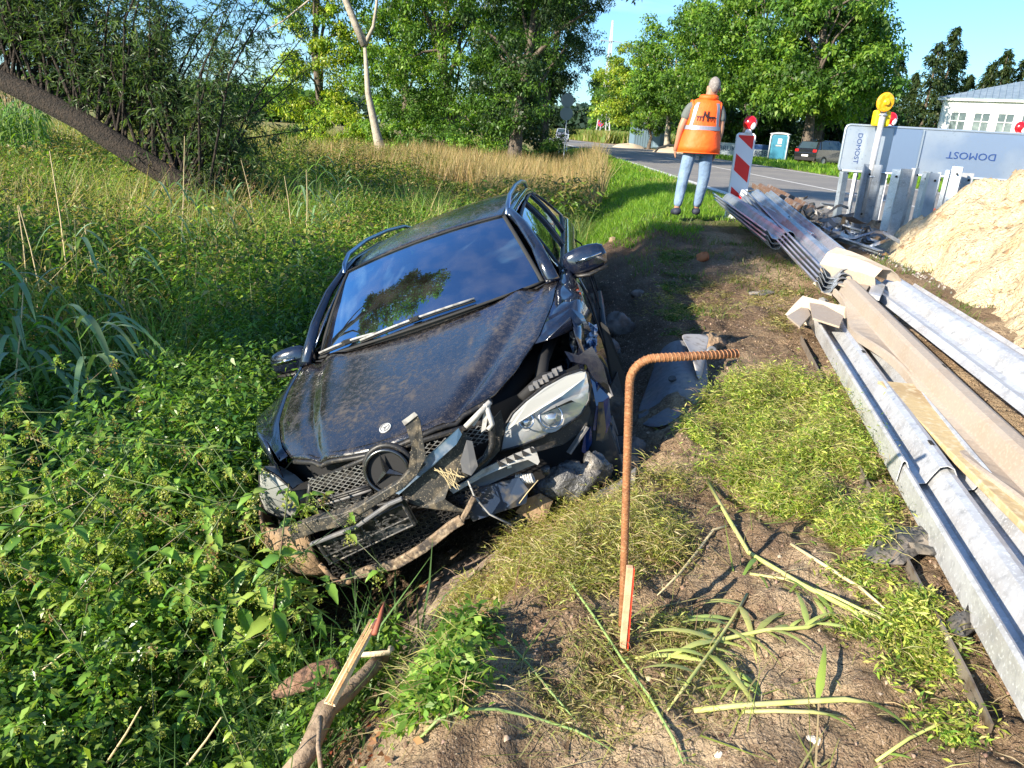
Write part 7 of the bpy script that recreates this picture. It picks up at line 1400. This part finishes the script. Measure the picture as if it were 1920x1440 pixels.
# banners beyond the road
WB_ = mat('banner_pale', (.50, .56, .62), .6); NB = mat('banner_blue', (.05, .12, .35), .6); INKB = mat('banner_ink', (.05, .09, .2), .6)
for (x0, x1, y0p, y1p, lab, txt, mm) in ((1336, 1388, 266, 290, 'pale banner directly right of the man, behind the road', 'BRUK', WB_), (1405, 1446, 268, 292, 'banner with a blue top left of the toilet cabin', 'ROB', WB_)):
    a_ = Vector(ony(x0, y1p, 61)); c_ = Vector(ony(x1, y1p, 61)); h = (ony(x0, y0p, 61)-ony(x0, y1p, 61))[2]; a_.z = .12; root = empty('banner', tuple(a_), 0, lab, 'banner', 'banners across the road'); w_ = c_.x-a_.x
    B().box((w_/2, 0, h/2), (w_, .03, h)).obj('cloth', mm, root)
    if 'blue' in lab: B().box((w_/2, -.02, h*.8), (w_, .02, h*.38)).obj('blue_field', NB, root)
    text(txt, h*.55, INKB, root, (w_/2, -.03, h*(.55 if 'blue' not in lab else .3)), RX, ext=.004)
    for x in (0.05, w_-.05): B().tube([(x, .04, -.25), (x, .04, h)], .025, 6).obj('stake', GALB, root)
# kiosk / container and culvert mounds at the far bend
p = ony(1216, 262, 88); root = empty('container_cabin', (p[0], 88, 0), .1, 'blue-grey site cabin between the pale trunks', 'cabin'); CB = mat('cabin_steel', (.16, .24, .30), .5, .2)
B().box((0, 0, 1.3), (3.9, 2.4, 2.5)).obj('walls', CB, root)
for x in np.linspace(-1.85, 1.85, 14): B().box((x, -1.215, 1.3), (.06, .03, 2.3)).obj('rib', CB, root)
B().box((0, 0, 2.6), (4.1, 2.6, .12)).obj('roof', GALB, root); B().box((.6, -1.24, 1.1), (.8, .04, 1.9)).obj('door', mat('cabin_door', (.22, .32, .4), .5), root)
for i, (px, lab) in enumerate(((1165, 'far pale sand mound with a pipe mouth, left'), (1245, 'nearer sandy culvert mound with a dark arched pipe'))):
    p = ony(px, 268, 80-14*i); o = B().blob((0, 0, 0), (1.9, 1.1, .6), 60+i, .08, 24, 12).obj('mound', mat('pale_sand', (.44, .36, .26), .9), loc=(p[0]+.8, 80-14*i, -.2), smooth=True); tag(o, lab, 'mound')
o = B().tube([(-1.6, 0, -.2), (-1.2, 0, .35), (-.4, 0, .62), (.5, 0, .6), (1.3, 0, .25), (1.8, 0, -.2)], .09, 8).obj('pipe', RUB, loc=(ony(1268, 268, 64)[0]-.2, 64, 0), smooth=True); tag(o, 'black arched hose over the nearer mound', 'pipe')
# power mast
p = ony(1130, 250, 150); root = empty('power_mast', (p[0], 150, 0), .3, 'slender pale power mast with four legs against the sky', 'mast'); CM_ = mat('mast_concrete', (.42, .42, .42), .7)
legs = [(-1.1, -1.1), (1.1, -1.1), (1.1, 1.1), (-1.1, 1.1)]
for x, y in legs: B().tube([(x, y, -.2), (x*.35, y*.35, 11), (x*.08, y*.08, 21)], [.11, .09, .06], 6).obj('leg', CM_, root)
b = B()
for k in range(11):
    z = 1.2*k+1; z2 = z+1.2; f1 = 1-.65*z/11 if z < 11 else .35-.027*(z-11); f2 = 1-.65*z2/11 if z2 < 11 else .35-.027*(z2-11)
    for i in range(4): a_, c_ = legs[i], legs[(i+1) % 4]; b.tube([(a_[0]*f1, a_[1]*f1, z), (c_[0]*f2, c_[1]*f2, z2)], .035, 4)
tag(b.obj('braces', CM_, root), kind='stuff'); B().box((0, 0, 17.5), (4.2, .14, .14)).obj('crossarm', CM_, root)
# no stopping sign
p = ony(1126, 231, 128); root = empty('round_sign', (p[0], 128, 0), 0, 'small red and blue round sign before the power mast', 'road sign'); h = p[2]
B().tube([(0, .05, -.1), (0, .05, h+.3)], .04, 6).obj('sign_post', GALB, root); o = B().disc((0, 0, h), (0, 1, 0), .48, .03, 24).obj('sign_face', RED, root); B().disc((0, -.02, h), (0, 1, 0), .36, .03, 24).obj('blue_disc', NB, o); B().beam((-.3, -.045, h+.3), (.3, -.045, h-.3), .1, .02, up=(0, 1, 0)).obj('red_bar', RED, o); B().beam((.3, -.05, h+.3), (-.3, -.05, h-.3), .1, .02, up=(0, 1, 0)).obj('red_bar', RED, o)
# two round signs seen from behind on one post
p = ony(1063, 213, 45); p2 = ony(1061, 188, 45); root = empty('sign_pair', (p[0], 45, float(height(p[0], 45))), 0, 'two round signs seen from behind on one post at the ditch edge', 'road sign'); zb_ = root.location.z
B().tube([(0, 0, -.2), (0, 0, p2[2]-zb_+.3)], .03, 8).obj('sign_post', GALB, root); SB_ = mat('sign_back', (.17, .19, .20), .35, .6)
B().disc((-.03, -.03, p[2]-zb_), (0, 1, 0), .37, .015, 26).obj('sign_back_lower', SB_, root); B().disc((-.03, -.03, p2[2]-zb_), (0, 1, 0), .38, .015, 26).obj('sign_back_upper', SB_, root)
# thin marker posts by the bend
for i, (px, y) in enumerate(((1033, 52), (1042, 55), (1049, 58), (1063, 49))):
    x = ony(px, 270, y)[0]; h0 = float(height(x, y)); o = B().tube([(0, 0, -.1), (0, 0, .95)], .03, 6).obj('marker_post', WHT if i % 2 else GALB, loc=(x, y, h0)); tag(o, 'thin roadside marker post before the far bend, %s' % ('leftmost of four', 'second from the left', 'third from the left', 'on the lit grass, rightmost of four')[i], 'marker post', 'thin marker posts')
# ------------------------------------------------------------------ white building at the right
bx, by = float(ony(1757, 240, 56)[0]), 56.0; root = empty('white_building', (bx, by, 0), math.radians(-29), 'white low building with tall windows and a blue-grey metal roof', 'building'); ev = float(ony(1770, 187, 56)[2])
WW = mat('white_render', (.74, .74, .73), .8, var=[(2, (.66, .66, .65), .45, .65)]); FR = mat('window_white', (.75, .76, .77), .5)
# wall with real openings: strips between the windows
wz0, wz1 = 1.55, ev-.72; wins_ = [(.62, 1.68), (2.02, 3.08), (3.42, 4.48), (4.82, 5.88), (6.3, 8.9), (9.5, 12.1), (12.7, 15.3)]; Lw = 17.0
B().box((Lw/2, .15, wz0/2), (Lw, .3, wz0)).obj('wall', WW, root); B().box((Lw/2, .15, (wz1+ev)/2), (Lw, .3, ev-wz1)).obj('wall', WW, root); e = 0
for a_, c_ in wins_+[(Lw, Lw)]: B().box(((e+a_)/2, .15, (wz0+wz1)/2), (a_-e, .3, wz1-wz0)).obj('wall', WW, root); e = c_
B().box((.15, 5, ev/2), (.3, 9.4, ev)).obj('side_wall', WW, root); B().box((Lw-.15, 5, ev/2), (.3, 9.4, ev)).obj('side_wall', WW, root); B().box((Lw/2, 9.85, ev/2), (Lw, .3, ev)).obj('rear_wall', WW, root)
GW = mat('window_glass', (.05, .07, .08), .06, spec=1.0, var=[(1.2, (.16, .2, .2), .45, .62)])
for a_, c_ in wins_:
    wd = c_-a_; f = B(); m_ = (a_+c_)/2; f.box((a_+.04, .12, (wz0+wz1)/2), (.08, .1, wz1-wz0)); f.box((c_-.04, .12, (wz0+wz1)/2), (.08, .1, wz1-wz0)); f.box((m_, .125, wz1-.04), (wd-.16, .1, .08)); f.box((m_, .125, wz0+.04), (wd-.16, .1, .08)); w_ = f.obj('window', FR, root)
    B().box((m_, .17, (wz0+wz1)/2), (wd-.1, .02, wz1-wz0-.1)).obj('pane', GW, w_)
    nb = 3 if wd < 2 else 3
    for k in range(1, nb+1): B().box((m_, .115, wz1-(wz1-wz0)*k/(nb+1)), (wd-.16, .05, .05)).obj('glazing_bar', FR, w_)
    for k in range(1, 2 if wd < 2 else 3): B().box((a_+wd*k/(2 if wd < 2 else 3), .11, (wz0+wz1)/2), (.05, .05, wz1-wz0-.16)).obj('glazing_bar', FR, w_)
B().box((Lw/2, -.12, ev+.04), (Lw+.7, .30, .16)).obj('gutter', FR, root); B().tube([(.12, -.06, 0), (.12, -.06, ev)], .05, 8).obj('downpipe', FR, root)
RFM = mat('roof_metal', (.24, .31, .36), .45, .3, var=[(2, (.3, .37, .42), .45, .6)]); b = B(); rh = 1.7
b.add([(-.3, -.3, ev+.12), (Lw+.3, -.3, ev+.12), (Lw-3, 5, ev+rh), (4.8, 5, ev+rh), (Lw+.3, 10.3, ev+.12), (-.3, 10.3, ev+.12)], [(0, 1, 2, 3), (4, 5, 3, 2), (5, 0, 3), (1, 4, 2)]); rf = b.obj('roof', RFM, root, solid=.06)
for k in range(46):
    x = -.2+k*.38; t1 = 1.0 if x > 4.8 else (x+.3)/5.1
    if x > Lw-3: t1 = max(.02, (Lw+.3-x)/3.3)
    B().beam((x, -.3, ev+.17), (x, -.3+5.3*t1, ev+.17+(rh-.12)*t1), .035, .04).obj('roof_seam', RFM, rf)
